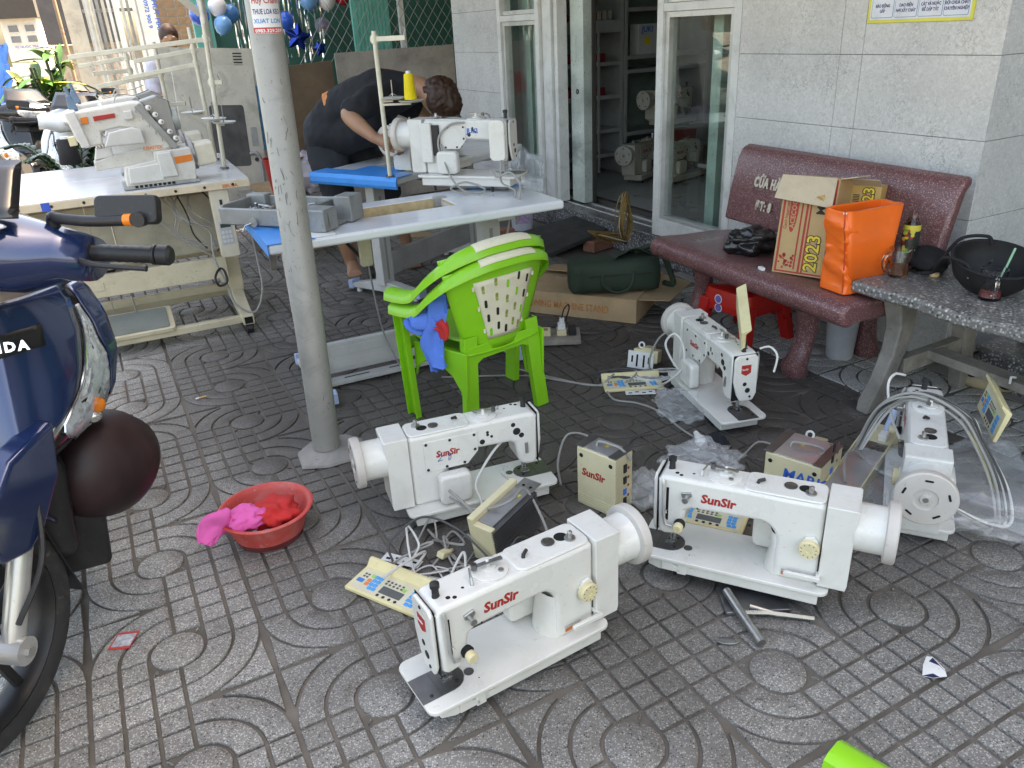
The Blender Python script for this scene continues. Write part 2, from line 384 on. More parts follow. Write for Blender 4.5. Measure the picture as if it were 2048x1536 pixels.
# ================================================================ the shop
shop = thing('shop_building', 'grey marble tiled shop front with open doorway and aluminium framed windows', 'shop')
shop.matrix_world = WM
def wbox(name, mt, *a, bevel=0, parent=shop): return MB().box(*a).build(name, mt, parent, bevel=bevel, smooth=30)
wbox('wall', grout, -.455, .83, -.2, -.012, 0, 2.6)
wbox('left_pier', grout, 3.40, 4.21, -.35, -.012, 0, 2.6)
wbox('upper_wall', plaster, -.455, 4.21, -.3, -.012, 2.6, 7)  # unseen upper facade, added to block light from above
wbox('roof_slab', concrete, -.455, 4.21, -9, -.3, 6.8, 7)
zj = [.012, .31, .60, .89, 1.18, 1.47, 1.76, 2.05, 2.34, 2.6]
tm = {}
def wtiles(us, n0=-.012, n1=0):
    for i in range(len(us)-1):
        for j in range(len(zj)-1):
            o = MB().box(us[i]+.0008, us[i+1]-.0008, n0, n1, zj[j]+.0008, zj[j+1]-.0008).build('wall_tile', wtile, shop, bevel=.0012, smooth=0, seg=1)
wtiles([-.465, .117, .23, .83]); wtiles([3.40, 3.81, 4.22])
for j in range(len(zj)-1):     # return face round the corner
    MB().box(-.465, -.455, -.5, -.0125, zj[j]+.0008, zj[j+1]-.0008).build('wall_tile', wtile, shop, bevel=.0012, smooth=0, seg=1)
    MB().box(4.21, 4.22, -.35, -.0125, zj[j]+.0008, zj[j+1]-.0008).build('wall_tile', wtile, shop, bevel=.0012, smooth=0, seg=1)
wbox('corner_pier', grout, -.454, -.2, -.5, -.2, 0, 2.6)
# granite step and threshold
wbox('step_riser', riser_m, .83, 3.40, -.03, .0, 0, .158, bevel=.003)
wbox('step_tread', granite, .83, 3.40, -.29, .012, .158, .172, bevel=.003)
wbox('tread_strip', alu_w, 1.48, 2.9, -.112, -.1, .172, .176)
wbox('door_track', dark_rub, 1.47, 3.0, -.30, -.25, .165, .2, bevel=.003)
wbox('door_track', alu, 1.47, 3.0, -.2, -.185, .172, .182)
wbox('step_base', grout, .83, 3.40, -.3, -.03, 0, .157)
# windows
def window(u0, u1, gate_u0, gate_u1, jam):
    w = thing_part('window', shop)
    f = MB()
    for a, b2 in ((u0, u0+.05), (u1-.05, u1)): wp('window_post', alu_w, w, a, b2, -.09, .004, .175, 2.5)
    wp('bottom_rail', alu_w, w, u0+.05, u1-.05, -.08, -.002, .175, .275)
    wp('transom', alu_w, w, u0+.05, u1-.05, -.085, .001, 1.385, 1.425)
    wp('sash_post', alu, w, u0+.05, u0+.085, -.07, -.012, .275, 1.385); wp('sash_post', alu, w, u1-.085, u1-.05, -.07, -.012, .275, 1.385)
    wp('sash_rail', alu, w, u0+.085, u1-.085, -.07, -.012, 1.355, 1.385); wp('sash_rail', alu, w, u0+.085, u1-.085, -.07, -.012, .275, .295)
    wp('upper_sash', alu, w, u0+.05, u1-.05, -.07, -.02, 1.427, 1.455)
    wp('pane', pane_m, w, u0+.085, u1-.085, -.045, -.041, .295, 1.355)
    wp('upper_pane', pane_m, w, u0+.05, u1-.05, -.045, -.041, 1.455, 2.5)
    k = int((gate_u1-gate_u0)/.042)
    for i in range(k):
        x = gate_u0 + i*.042
        MB().prism([(x, -.17), (x+.020, -.165), (x+.020, -.161), (x, -.166)], .19, 2.4, 'xy').build('gate_slat', mint, w, smooth=0)
    wp('gate_post', mint, w, gate_u1, gate_u1+.075, -.21, -.16, .19, 2.4)
    return w
def thing_part(name, parent):
    o = bpy.data.objects.new(name, None); COL.objects.link(o); o.parent = parent; o.empty_display_size = .05; return o
def wp(name, mt, par, *a, bevel=.002): return MB().box(*a).build(name, mt, par, bevel=bevel, smooth=30)
window(.83, 1.475, .85, 1.13, 0)
window(2.78, 3.40, 2.84, 3.2, 0)
wbox('lintel', plaster, .83, 3.40, -.2, -.012, 2.5, 2.6)  # out of view, added above the openings to block light
# sliding door leaf pushed back at the left, peeling gate post
wbox('door_leaf_frame', alu_w, 2.66, 2.775, -.075, -.02, .182, 2.5, bevel=.004)
wbox('door_leaf_edge', alu_w, 2.61, 2.655, -.12, -.04, .182, 2.5, bevel=.004)
peel = M('peeling mint gate paint', (.45, .5, .46), .6, 0, var=.3, scale=4, grime=.95, gcol=(.035, .03, .027), gscale=3)
gp = MB().box(2.43, 2.59, -.2, -.13, .185, 2.45).build('gate_post', peel, shop, bevel=.006)
wbox('gate_edge', dark_rub, 2.425, 2.45, -.23, -.2, .185, 2.45, bevel=.003)
MB().tube([(2.5 + .012*math.cos(a), -.125, .93+.014*math.sin(a)) for a in [2*PI*i/14 for i in range(14)]], .0035, 6, True).build('lock_ring', dark_rub, shop)
# inside
in_floor = M('shop floor tile', (.36, .36, .35), .32, var=.15, scale=3, grime=.4)
in_wall = M('shop inner wall', (.34, .38, .36), .8, var=.1)
fl = MB(WM).box(-.4, 4.2, -6, -.3, .1, .17).build('shop_floor', in_floor, smooth=0); struct(fl)
for nm, a in (('inner_side_wall', (3.95, 4.2, -6, -.36, .17, 2.7)), ('inner_back_wall', (-.4, 4.2, -6.2, -6, .1, 2.7)), ('inner_right_wall', (-.45, -.2, -6, -.5, .1, 2.7)), ('inner_ceiling', (-.4, 4.2, -6, -.2, 2.7, 2.8)), ('inner_partition', (3.41, 3.95, -.42, -.36, .17, 2.7))):
    wbox(nm, in_wall, *a)

# the awning over the yard, held by the steel pole
aw = thing('awning', 'corrugated steel awning over the shop yard, above the picture', 'awning'); aw.matrix_world = WM
zinc = M('grey zinc sheet', (.42, .43, .44), .4, .5, grime=.2)
mb = MB()
for i in range(0, 92):
    x0 = -1.2 + i*.06; mb.add([(x0, 0, 2.95), (x0+.03, 0, 2.975), (x0+.06, 0, 2.95), (x0, 2.3, 2.45), (x0+.03, 2.3, 2.475), (x0+.06, 2.3, 2.45)], [(0,1,4,3),(1,2,5,4)])
mb.build('roof_sheet', zinc, aw, smooth=0)
wp('front_beam', M('grey paint steel', (.4, .41, .4), .5, .2), aw, -1.2, 4.3, 2.2, 2.26, 2.37, 2.44)
# ================================================================ neighbours and street
green_w = M('dark green wall paint', (.035, .135, .1), .6, var=.15, scale=2, grime=.25)
teal = M('teal painted steel', (.1, .42, .35), .4, 0, var=.12, scale=5, grime=.25)
ply_g = M('weathered grey plywood', (.34, .31, .28), .8, var=.25, scale=4, grime=.5, bmp=.2, bscale=40)
ply_b = M('stained brown plywood', (.17, .115, .075), .75, var=.35, scale=3, grime=.5, bmp=.2, bscale=40)
cream_p = M('cream painted board', (.56, .52, .44), .6, var=.15, scale=5, grime=.5)
steel_g = M('dull grey steel pipe', (.33, .33, .32), .5, .4, var=.2, grime=.4)
brickm = M('old brown brick wall', (.2, .14, .095), .85, var=.3, scale=12, grime=.4, bmp=.6, bscale=30)
red_p = M('red paint', (.45, .03, .03), .6)
white_p = M('white paint', (.75, .75, .73), .5, grime=.2)
cement = M('cement render', (.4, .39, .37), .85, var=.2, scale=3, grime=.4)
wood_g = M('grey worn wood', (.26, .235, .2), .8, var=.35, scale=14, grime=.5, bmp=.3, bscale=60)

nb = thing('left_neighbour_house', 'dark green walled house front behind the plywood fence, left of the shop', 'house'); nb.matrix_world = WM
wp('wall', green_w, nb, 6.0, 6.15, -1.2, 1.62, 0, 2.9)
wp('side_wall', green_w, nb, 4.3, 6.0, -1.2, -1.1, 0, 2.9)
wp('canopy', cement, nb, 4.25, 6.3, -1.2, .9, 2.9, 3.0)
dr = wp('shutter_leaf', teal, nb, 5.0, 5.04, .26, .60, .5, 2.3)
for i in range(9): MB().box(4.994, 5.0, .275+i*.035, .3+i*.035, .55, 2.25).build('shutter_rib', teal, dr, smooth=0)
wp('door_post', teal, nb, 5.9, 5.98, 1.64, 1.80, 0, 2.6); wp('door_frame', white_p, nb, 5.1, 5.14, .08, .13, .3, 2.4)
mb = MB()
for i in range(16):
    y = -.62 + i*.09
    mb.tube([(4.85, y, 1.15), (4.85, y+.42, 1.75)], .0022, 4); mb.tube([(4.85, y+.42, 1.15), (4.85, y, 1.75)], .0022, 4)
mb.build('wire_mesh', steel_g, nb)
def board(name, label, mt, P, thick=.018, lean=0):
    o = tag(MB(WM).prism(P, 0, thick, 'yz').build(name, mt, smooth=0, bevel=.002), label, 'board'); o.location = WM.to_3x3() @ Vector((lean, 0, 0)); return o
bd = board('plywood_board', 'grey weathered plywood sheet with red paint smear behind the bending person', ply_g, [(-.14, 0), (.93, 0), (.93, 1.225), (-.14, 1.235)], lean=4.55)
mb = MB(WM)
for k, (y, z, w, h) in enumerate([(.70, .88, .05, .2), (.62, .93, .03, .16), (.655, .86, .02, .22), (.75, .84, .03, .12)]):
    mb.prism(arc(y, z, w, 0, 330, 9, h/2), -.0035, -.001, 'yz')
mb.build('paint_smear', red_p, bd, smooth=0)
board('plywood_board', 'brown stained plywood sheet half hidden behind the steel pole', ply_b, [(.94, 0), (2.0, 0), (2.0, .93), (1.71, 1.035), (1.36, 1.15), (.94, 1.17)], lean=4.62)
# leaning machine table tops
def lean_top(label, n0, n1, u, h, cut, dy, mt):
    t = thing('table_top', label, 'table top', M=WM @ Matrix.Translation((u, 0, 0)) @ Matrix.Rotation(R(10), 4, 'Y') @ Matrix.Rotation(R(dy), 4, 'X'))
    MB().prism(rrect(n0, n1, .05, h, .03), -.014, .014, 'yz').build('top_board', mt, t, bevel=.003, smooth=30)
    if cut:
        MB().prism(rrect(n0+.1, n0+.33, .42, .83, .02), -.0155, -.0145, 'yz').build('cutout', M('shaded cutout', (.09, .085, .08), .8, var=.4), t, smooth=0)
        MB().prism(rrect(n0+.03, n0+.075, .55, .68, .01), -.016, -.0145, 'yz').build('hinge_plate', steel_g, t, smooth=0)
        MB().cyl((-.02, n0+.06, .46), (.0, n0+.06, .46), .014).build('bolt', dark_rub, t)
        MB().tube(cr([(-.02, n0+.1, .5), (-.045, n0+.06, .5), (-.045, n0+.035, .42), (-.045, n0+.035, .1)]), .012, 8).build('pipe', steel_g, t)
    return t
lean_top('cream machine table top with dark cutout leaning behind the overlock machines', 1.83, 2.36, 3.55, 1.09, True, 4, cream_p)
t2 = lean_top('larger cream board with blue paint smudge leaning behind the cutout table top', 1.76, 2.42, 3.75, 1.2, False, 4, cream_p)
MB().prism(rrect(1.765, 1.83, .5, .95, .02), -.0152, -.0145, 'yz').build('paint_smudge', M('blue paint smudge', (.1, .3, .55), .7, var=.4, scale=14), t2, smooth=0)
for i in range(5): MB().box(-.016, -.0145, 1.86, 1.92, 1.08+i*.02, 1.09+i*.02).build('vent_slot', dark_rub, t2, smooth=0)
# lamp post of pipe with bracket
tp = thing('awning_post', 'thin grey steel post with slanted bracket beside the balloons', 'post', M=WM)
MB().cyl((4.3, 1.93, 0), (4.3, 1.93, 2.8), .028).build('post', alu, tp); MB().beam((4.3, 1.95, 1.55), (4.3, 2.16, 1.75), .02, .05).build('bracket', alu, tp)
# grille fence facing the yard
fe = thing('grille_fence', 'tall fence of mixed steel pipes with rails across, far left', 'fence', M=WM)
random.seed(3)
n = 2.53
for i in range(11):
    w = random.choice((.02, .03, .045, .03)); mt = random.choice((steel_g, alu, cream_p, white_p)) if i not in (4, 7) else white_p
    if i in (4, 7): w = .055
    MB().box(8-w/2, 8+w/2, n-w, n, 0, 2.4).build('fence_pipe', mt, fe, smooth=0); n -= w+random.uniform(.012, .035)
for z in (.75, 1.33, 1.71): MB().box(8.03, 8.06, 1.9, 2.62, z, z+.035).build('rail', steel_g, fe, smooth=0)
MB().cyl((8, 2.56, 0), (8, 2.56, 2.4), .04).build('fence_post', alu, fe)
pn = tag(MB(WM).box(7.98, 8.0, 2.63, 2.80, 0, 2.3).build('fence_panel', cream_p, smooth=0), 'plain cream upright panel at the left end of the pipe fence', 'panel')
tag(MB(WM).cyl((7.95, 2.86, 0), (7.95, 2.86, 2.3), .018).build('rusty_pipe', M('rusty pipe', (.3, .2, .13), .8, grime=.4)), 'thin rusty upright pipe beside the cream panel', 'pipe')
sp = thing('sign_post', 'square cement post with blue lettered white sign above the overlock machines', 'post', M=WM)
MB().box(7.7, 7.82, 1.93, 2.1, 0, 2.6).build('post', cement, sp, bevel=.006)
sg = MB().box(7.692, 7.7, 1.93, 2.09, 1.22, 1.85).build('sign', white_p, sp, smooth=0)
bl = M('blue sign ink', (.03, .13, .55), .5)
SM = basis((7.6905, 2.085, 2.0), (0, 0, -1), (0, 1, 0))
text('HUT HAM CAU', .075, bl, sg, basis((7.6905, 1.945, 1.80), (0, 0, -1), (0, -1, 0)), bold=.001)
text('0972 900 9', .06, bl, sg, basis((7.6905, 2.025, 1.80), (0, 0, -1), (0, -1, 0)), bold=.001)
bw = thing('brick_wall', 'brown unplastered brick wall behind the person in the pale shirt', 'wall', M=WM)
MB().box(8.6, 8.8, .4, 1.93, 0, 2.7).build('mortar_core', cement, bw, smooth=0)
bme = MB().box(-.005, .006, -.1, .1, -.04, .04).mesh('brick'); bme.materials.append(brickm)
for r_ in range(18):
    for k in range(7):
        y = 1.82 - k*.212 - (.1 if r_ % 2 else 0)
        o = bpy.data.objects.new('brick', bme); COL.objects.link(o); o.parent = bw; o.location = (8.598, y, .8+r_*.09)
# far side of the street corner
fh = thing('street_house', 'far white house with four small windows at the left edge', 'house', (-13.6, 25, 0), R(12))
sunw = M('sunlit cream render', (.62, .6, .55), .8, var=.1)
MB().box(-.5, .45, 0, 3, 0, 3.6).build('wall', sunw, fh, smooth=0); MB().box(-.6, .6, -.3, 3.1, 2.25, 2.9).build('awning', dark_rub, fh, smooth=0)
for x in (-.32, .12):
    for z in (1.9, 1.62): 
        w_ = MB().box(x, x+.24, -.03, -.004, z, z+.17).build('window', M('far window', (.16, .17, .18), .3), fh, smooth=0); MB().box(x-.02, x+.26, -.035, -.001, z-.025, z-.004).build('sill', sunw, w_, smooth=0)
text('XE NUOC MIA', .1, M('violet ink', (.12, .1, .45), .6), fh, basis((-.3, -.006, 1.47), (1, 0, 0), (0, 0, 1)))
h2 = thing('corner_house', 'tall pale house wall against the sky at the top left edge', 'house', (-15.4, 27, 0), R(8))
MB().box(.5, 1.3, 0, 4, 0, 5).build('wall', sunw, h2, smooth=0); MB().box(.4, 1.4, -.1, 4.1, 5, 5.15).build('roof', cement, h2, smooth=0)
sh = thing('tarpaulin_shed', 'dark canvas covered shed behind the leafy plant', 'shed', (-9.2, 18.2, 0), R(25))
MB().box(-.1, 1.1, 0, 2, 0, 1.45).build('wall', M('brown shed wall', (.3, .25, .2), .9, var=.3), sh, smooth=0)
MB().box(-.2, 1.2, -.25, 2, 1.47, 3.2).build('canvas', M('black canvas', (.055, .055, .06), .8, var=.4, scale=3), sh, smooth=0)
tp_ = MB(); tp_.grid(lambda a, b: (-10.95+a*.55+.1*nz((a*5, b*4, 1)), 18+.4*b+.2*nz((a*4, b*6, 3)), .35+1.2*b+.1*nz((a*6, 2, b*3))), 10, 10)
tag(tp_.build('tarpaulin', M('blue tarpaulin', (.05, .2, .6), .5, var=.2), smooth=180, solid=.01), 'bright blue tarpaulin hanging beside the far white house', 'tarpaulin')
ft = thing('tree', 'small sunlit green street tree at the far left edge', 'tree', (-19.5, 32, 0))
leafm = M('leaf green', (.07, .14, .03), .5, var=.5, scale=3)
MB().tube(cr([(0,0,0),(.05,0,.8),(-.05,.05,1.4)]), [.09-.0025*i for i in range(17)], 8).build('trunk', brickm, ft)
random.seed(5); mb = MB()
for i in range(500):
    d = Vector((random.gauss(0,1), random.gauss(0,1), random.gauss(0,.8))).normalized()*random.uniform(.3, .75); c = Vector((0,0,1.5))+d
    a = Vector((random.uniform(-1,1), random.uniform(-1,1), random.uniform(-.4,.4))).normalized(); b2 = a.cross(Vector((random.random(), random.random(), 1))).normalized()
    mb.add([c-a*.09, c+b2*.04, c+a*.09, c-b2*.04], [(0,1,2,3)])
mb.build('crown', leafm, ft, smooth=0)
# balloons and party foil on the green wall
def balloon(label, n, z, r, mt, u=5.5):
    t = thing('balloon', label, 'balloon', M=WM @ Matrix.Translation((u, n, z)) @ Matrix.Rotation(R(random.uniform(-30, 30)), 4, 'X'))
    MB().lathe([(.001, -1.08*r), (.45*r, -.93*r), (.8*r, -.55*r), (.98*r, -.05*r), (.97*r, .3*r), (.75*r, .72*r), (.4*r, .97*r), (.001, 1.05*r)], n=20).build('balloon_skin', mt, t, smooth=180)
    MB().lathe([(.06*r, -1.06*r), (.14*r, -1.18*r)], n=8).build('knot', mt, t)
def bm_(n, c): return M(n, c, .18, 0, var=.03, coat=.5)
bwt, bdb, blb, brd = bm_('white balloon', (.75, .74, .76)), bm_('blue balloon', (.02, .12, .6)), bm_('light blue balloon', (.14, .37, .7)), bm_('red balloon', (.5, .02, .03))
balloon('dark blue balloon left of the other balloons by the thin steel post', 1.79, 1.57, .085, bdb)
balloon('white balloon in the left bunch, above a light blue one', 1.63, 1.634, .08, bwt)
balloon('light blue balloon at the bottom of the left bunch', 1.62, 1.485, .077, blb, 5.45)
balloon('mid blue balloon right of the white one in the left bunch', 1.515, 1.575, .08, M('mid blue balloon', (.05, .22, .5), .2, coat=.5), 5.62)
balloon('light blue balloon at the top edge right of the pole', .832, 1.66, .085, blb)
balloon('white balloon beside the red one at the top edge', .665, 1.65, .083, bwt)
balloon('red balloon at the top edge beside the teal shutter', .52, 1.68, .075, brd)
balloon('navy balloon half hidden right behind the pole top', 1.04, 1.5, .08, bdb, 5.62)
balloon('lilac dotted balloon hanging below the white one near the shutter', .68, 1.44, .075, M('lilac balloon', (.32, .28, .38), .3), 5.7)
foil = M('blue foil', (.015, .05, .32), .18, .85, var=.2, scale=5)
def star(label, n, z, r, rot):
    pts = []
    for i in range(10):
        a = PI/2 + i*PI/5 + rot; q = r if i % 2 == 0 else r*.47; pts.append((q*math.cos(a), q*math.sin(a)))
    mb = MB(); k = len(pts); mb.add([(-.35*r, 0, 0)] + [(0, y, z_) for y, z_ in pts] + [(.35*r, 0, 0)], [(0, 1+i, 1+(i+1) % k) for i in range(k)] + [(k+1, 1+(i+1) % k, 1+i) for i in range(k)])
    o = mb.build('star_balloon', foil, smooth=0, bevel=.01, seg=3); o.matrix_world = WM @ Matrix.Translation((5.5, n, z)); return tag(o, label, 'balloon')
star('large blue foil star balloon right of the pole', .98, 1.36, .15, .2); star('small blue foil star balloon below the large star', .79, 1.255, .095, -.25)
tin = M('silver tinsel', (.8, .8, .82), .15, 1)
def tinsel(label, n0, n1, z0, z1, k):
    mb = MB()
    for i in range(k):
        n = n0 + (n1-n0)*i/(k-1) + random.uniform(-.02, .02); zz = random.uniform(z0, z0+.12); w = .008; m = 14; vs = []
        for j in range(m+1):
            a = j*.9+i; z = z1 + (zz-z1)*j/m; vs += [(5.6+w*math.cos(a), n+w*math.sin(a), z), (5.6-w*math.cos(a), n-w*math.sin(a), z)]
        mb.add(vs, [(2*j, 2*j+1, 2*j+3, 2*j+2) for j in range(m)])
    o = mb.build('tinsel_curtain', tin, smooth=0); o.matrix_world = WM; return tag(o, label, 'tinsel')
tinsel('silver foil tinsel strips hanging right of the pole', .72, 1.12, 1.1, 2.2, 14); tinsel('silver foil tinsel strips hanging left of the pole', 1.3, 1.5, .95, 2.2, 9)
# clutter behind the bending person
card = M('brown cardboard', (.4, .27, .155), .8, var=.15, scale=6, grime=.25)
bx_ = thing('carton', 'open brown carton on the ground behind the bending person', 'carton', W(3.3, 1.75), TH+R(15))
MB().box(-.2, .2, -.17, .17, 0, .45).build('body', card, bx_, smooth=0); MB().add([(-.2,-.17,.45),(.2,-.17,.45),(.22,-.3,.56),(-.18,-.3,.56)], [(0,1,2,3)]).build('flap', card, bx_, smooth=0, solid=.004)
tag(MB().lathe([(.1, 0), (.13, .22), (.137, .23), (.127, .23), (.1, .01)], n=20).build('red_bucket', M('red plastic', (.5, .02, .02), .35)), 'red plastic bucket left behind the steel pole', 'bucket').location = W(3.1, 1.78, .42)
cr_ = thing('wooden_stand', 'low grey plank stand holding clutter behind the steel pole', 'stand', W(3.1, 1.75), TH)
for i in range(5): MB().box(-.35, .35, -.32+i*.13, -.21+i*.13, .39, .415).build('plank', wood_g, cr_, bevel=.003)
for x in (-.3, .27):
    for y in (-.3, .24): MB().box(x, x+.04, y, y+.04, 0, .39).build('leg', wood_g, cr_)
def crumple(name, label, c, r, mt, cat, amp=.3, fr=6, seed=0, flat=.0, n=26, m=18, sharp=True, Mx=None):
    mb = MB(); c = Vector(c); rings = []
    for j in range(m+1):
        a = -PI/2 + PI*j/m; k = max(math.cos(a), .03); ring = []
        for i in range(n):
            d = Vector((k*math.cos(2*PI*i/n), k*math.sin(2*PI*i/n), math.sin(a)))
            q = 1 + amp*nz(d*fr + Vector((seed, 0, 0))) + amp*.5*abs(nz(d*fr*2.3 + Vector((0, seed, 0))))
            p = Vector((d.x*r[0]*q, d.y*r[1]*q, d.z*r[2]*q)); p.z = max(p.z, -r[2]*(1-flat)); ring.append(p)
        rings.append(ring)
    mb.loft(rings); o = mb.build(name, mt, smooth=30 if sharp else 180); o.location = c
    if Mx: o.matrix_world = Mx
    return tag(o, label, cat)
crumple('plastic_sack', 'pale plastic sack on the plank stand behind the steel pole', W(3.1, 1.62, .53), (.16, .14, .13), M('pale plastic sack', (.6, .55, .6), .4), 'sack', flat=.1)
# right neighbour: recessed wall with cream door frame
rn = thing('right_neighbour_house', 'recessed dark doorway of the next house at the right edge', 'house', M=WM)
wp('wall', plaster, rn, -8, -.475, -1.6, -1.4, 0, 7); wp('side_return', plaster, rn, -.47, -.455, -1.4, -.5, 0, 7)
wp('door_frame', cream_p, rn, -.52, -.475, -.56, -.505, 0, 2.3); wp('door_panel', M('dark green door', (.05, .12, .1), .4, grime=.3), rn, -1.5, -.53, -.56, -.53, .1, 2.2)
wp('step', riser_m, rn, -2.4, -.62, -.5, .02, 0, .13); wp('step_tread', granite, rn, -2.4, -.61, -.5, .03, .131, .15)
wp('upper_floor', plaster, rn, -8, -.475, -1.6, 0, 2.9, 7)  # unseen storey, added to keep the sun off the right side
# ================================================================ scooters
tyre_m = M('tyre rubber', (.028, .028, .03), .75, var=.25, scale=20, grime=.5, gcol=(.16, .14, .12))
blk = M('black plastic', (.018, .018, .02), .45, var=.2, grime=.25, gcol=(.12, .11, .1))
blk_gl = M('gloss black plastic', (.012, .012, .014), .15, coat=.6); lens_m = glass('lamp lens', (.95, .97, 1), .03, .1)
silver = M('silver fork paint', (.56, .56, .55), .32, .6, var=.08, grime=.25)
chrome = M('chrome', (.75, .75, .76), .14, 1, var=.05)
clearp = M('clear lamp plastic', (.9, .92, .95), .05, 0, var=.02, trans=.85, coat=.5)
lampin = M('lamp reflector', (.72, .74, .77), .28, .45, var=.3, scale=40)
amber = M('amber lamp', (.75, .2, .02), .2)
def scooter(name, label, loc, heading, steer, body, detail=True, group=None, lean=-6, up=0):
    # local frame: +x forward, +y rider's left, origin on the ground under the front axle
    t = thing(name, label, 'motorbike', group=group, M=TM(loc, 0, 0, heading) @ Matrix.Rotation(R(lean), 4, 'X'))
    st = thing_part('steering', t); st.matrix_local = Matrix.Translation((-.22, 0, 0)) @ Matrix.Rotation(R(steer), 4, 'Z') @ Matrix.Translation((.22, 0, 0))
    wh = thing_part('front_wheel', st)
    def wheel(par, M0, big=.25):
        ring = lambda a: Matrix.Rotation(a, 4, 'Y')
        prof = [(big-.012+.0*k, 0) for k in range(1)]
        sec = [(-.034, .205), (-.044, .222), (-.043, .236), (-.03, .2465), (0, .251), (.03, .2465), (.043, .236), (.044, .222), (.034, .205), (.02, .198), (-.02, .198)]
        rings = []
        for i in range(48):
            a = 2*PI*i/48; g = .0025 if i % 2 else 0
            rings.append([Vector((math.cos(a)*(r - (g if r > .24 else 0)), y, math.sin(a)*(r - (g if r > .24 else 0)))) for y, r in sec])
        rings.append(rings[0]); o = MB(M0).loft(rings, cap=False).build('tyre', tyre_m, par, smooth=50)
        rim = [(-.03, .205), (-.034, .196), (-.02, .185), (.02, .185), (.034, .196), (.03, .205)]
        rings = [[Vector((math.cos(2*PI*i/40)*r, y, math.sin(2*PI*i/40)*r)) for y, r in rim] for i in range(41)]
        MB(M0).loft(rings, cap=False).build('rim', blk, par, smooth=50)
        for k in range(5):
            for s in (-1, 1):
                a = 2*PI*k/5+.3; b = a + s*.2
                MB(M0).beam((.03*math.cos(a), 0, .03*math.sin(a)), (.188*math.cos(b), 0, .188*math.sin(b)), .02, .016, (0, 1, 0)).build('spoke', blk, par, bevel=.003)
        MB(M0).cyl((0, -.05, 0), (0, .05, 0), .032, n=20).build('hub', blk, par)
    wheel(wh, TM((0, 0, .25)))
    if detail:
        dsc = MB().lathe([(.06, -.002), (.095, -.002), (.095, .002), (.06, .002), (.06, -.002)], (0, -.052, .25), (0, 1, 0), 32).build('brake_disc', silver, wh)
    for s in (-1, 1):
        lg = MB().tube([(0, .082*s, .25), (-.012, .082*s, .29), (-.09, .078*s, .475)], [.021, .023, .0235], 14).build('fork_leg', silver, st, smooth=50)
        MB().cyl((0, .055*s, .25), (0, .112*s, .25), .03, n=18).build('axle_lug', silver, lg); MB().cyl((0, .112*s, .25), (0, .122*s, .25), .012, n=6).build('axle_nut', steel_g, lg)
        MB().cyl((-.09, .078*s, .475), (-.155, .075*s, .66), .014).build('fork_tube', chrome, lg)
        MB().lathe([(.027, 0), (.027, .02), (.02, .024)], (-.09, .078*s, .47), (-.33, 0, .93), 16).build('fork_seal', blk, lg)
    MB().tube(cr([(-.005, .1, .31), (-.07, .125, .42), (-.12, .1, .55), (-.16, .06, .66)]), .006, 6).build('brake_hose', blk, st)
    # fender over the wheel
    def fend(a, b):
        an = R(28 + 112*a); w = .062; y = w*math.sin((b-.5)*PI)*1.0; dr = .045*math.cos((b-.5)*PI)
        r = .268 + dr*.55
        return (math.cos(an)*r, y*1.08, .25 + math.sin(an)*r)
    for s in (-1, 1): MB().prism([(.0, .455), (.035, .5), (.02, .57), (-.06, .65), (-.2, .68), (-.19, .56), (-.12, .47), (-.07, .44)], s*.055, s*.112).build('fork_cover', body, st, bevel=.014, seg=3)
    MB().grid(fend, 18, 8).build('front_fender', body, st, smooth=180, solid=.004)
    MB().grid(lambda a, b: (-.17-.1*a, .05*(b-.5)*2, .46-.26*a), 2, 2).build('mud_flap', blk, st, smooth=0, solid=.004)
    # front apron (leg shield nose): z height, s = -1..1 across
    def lin(pts, z):
        if z <= pts[0][0]: return pts[0][1]
        for (a, b), (c, d) in zip(pts, pts[1:]):
            if z <= c: return b+(d-b)*(z-a)/(c-a)
        return pts[-1][1]
    hw = lambda z: lin([(.52, .08), (.56, .13), (.6, .18), (.66, .215), (.74, .235), (.82, .225), (.88, .2), (.92, .165)], z)
    def apron(z, s):
        xn = -.09 - .36*(z-.5) - 1.6*max(0, .62-z)**1.25
        return Vector((xn - .2*abs(s)**1.8 + .018*(1-min(1, abs(s)*5)), hw(z)*s, z))
    sc_c = lambda z: lin([(.612, .02), (.63, .2), (.66, .42), (.70, .56), (.78, .66), (.85, .72), (.91, .8)], z)     # edge of the centre panel
    sl0 = lambda z: lin([(.575, .72), (.6, .6), (.62, .48), (.64, .42), (.67, .5), (.70, .6), (.78, .71), (.86, .78)], z); sl1 = lambda z: lin([(.575, .8), (.6, .92), (.64, .96), (.70, .93), (.78, .85), (.86, .82)], z)
    D_ = lambda d: Vector((d, 0, 0))
    ap = MB().grid(lambda a, q: apron(.53+.38*q, a*2-1), 28, 20).build('front_apron', blk_gl, t, smooth=180, solid=.006)
    MB().grid(lambda a, q: apron(.612+.298*q, (a*2-1)*sc_c(.612+.298*q)) + D_(.012), 24, 20).build('centre_panel', body, ap, smooth=60, solid=.008)
    for s in (-1, 1):
        MB().grid(lambda a, q: apron(.64+.26*q, s*(sl1(.64+.26*q)+.025+(1.02-sl1(.64+.26*q)-.025)*a)) + D_(.006), 5, 12).build('side_panel', body, ap, smooth=180, solid=.006)
        lm = MB().grid(lambda a, q: apron(.575+.285*q, s*(sl0(.575+.285*q)+(sl1(.575+.285*q)-sl0(.575+.285*q))*a)) + D_(.004+.008*nz((a*9, q*14, 2))), 14, 24).build('front_lamp', lampin, ap, smooth=35, solid=.005)
        MB().ell((0, 0, 0), (.012, .022, .02)).build('indicator', amber, lm, smooth=180, M=Matrix.Translation(apron(.642, s*.80)+D_(.006)))
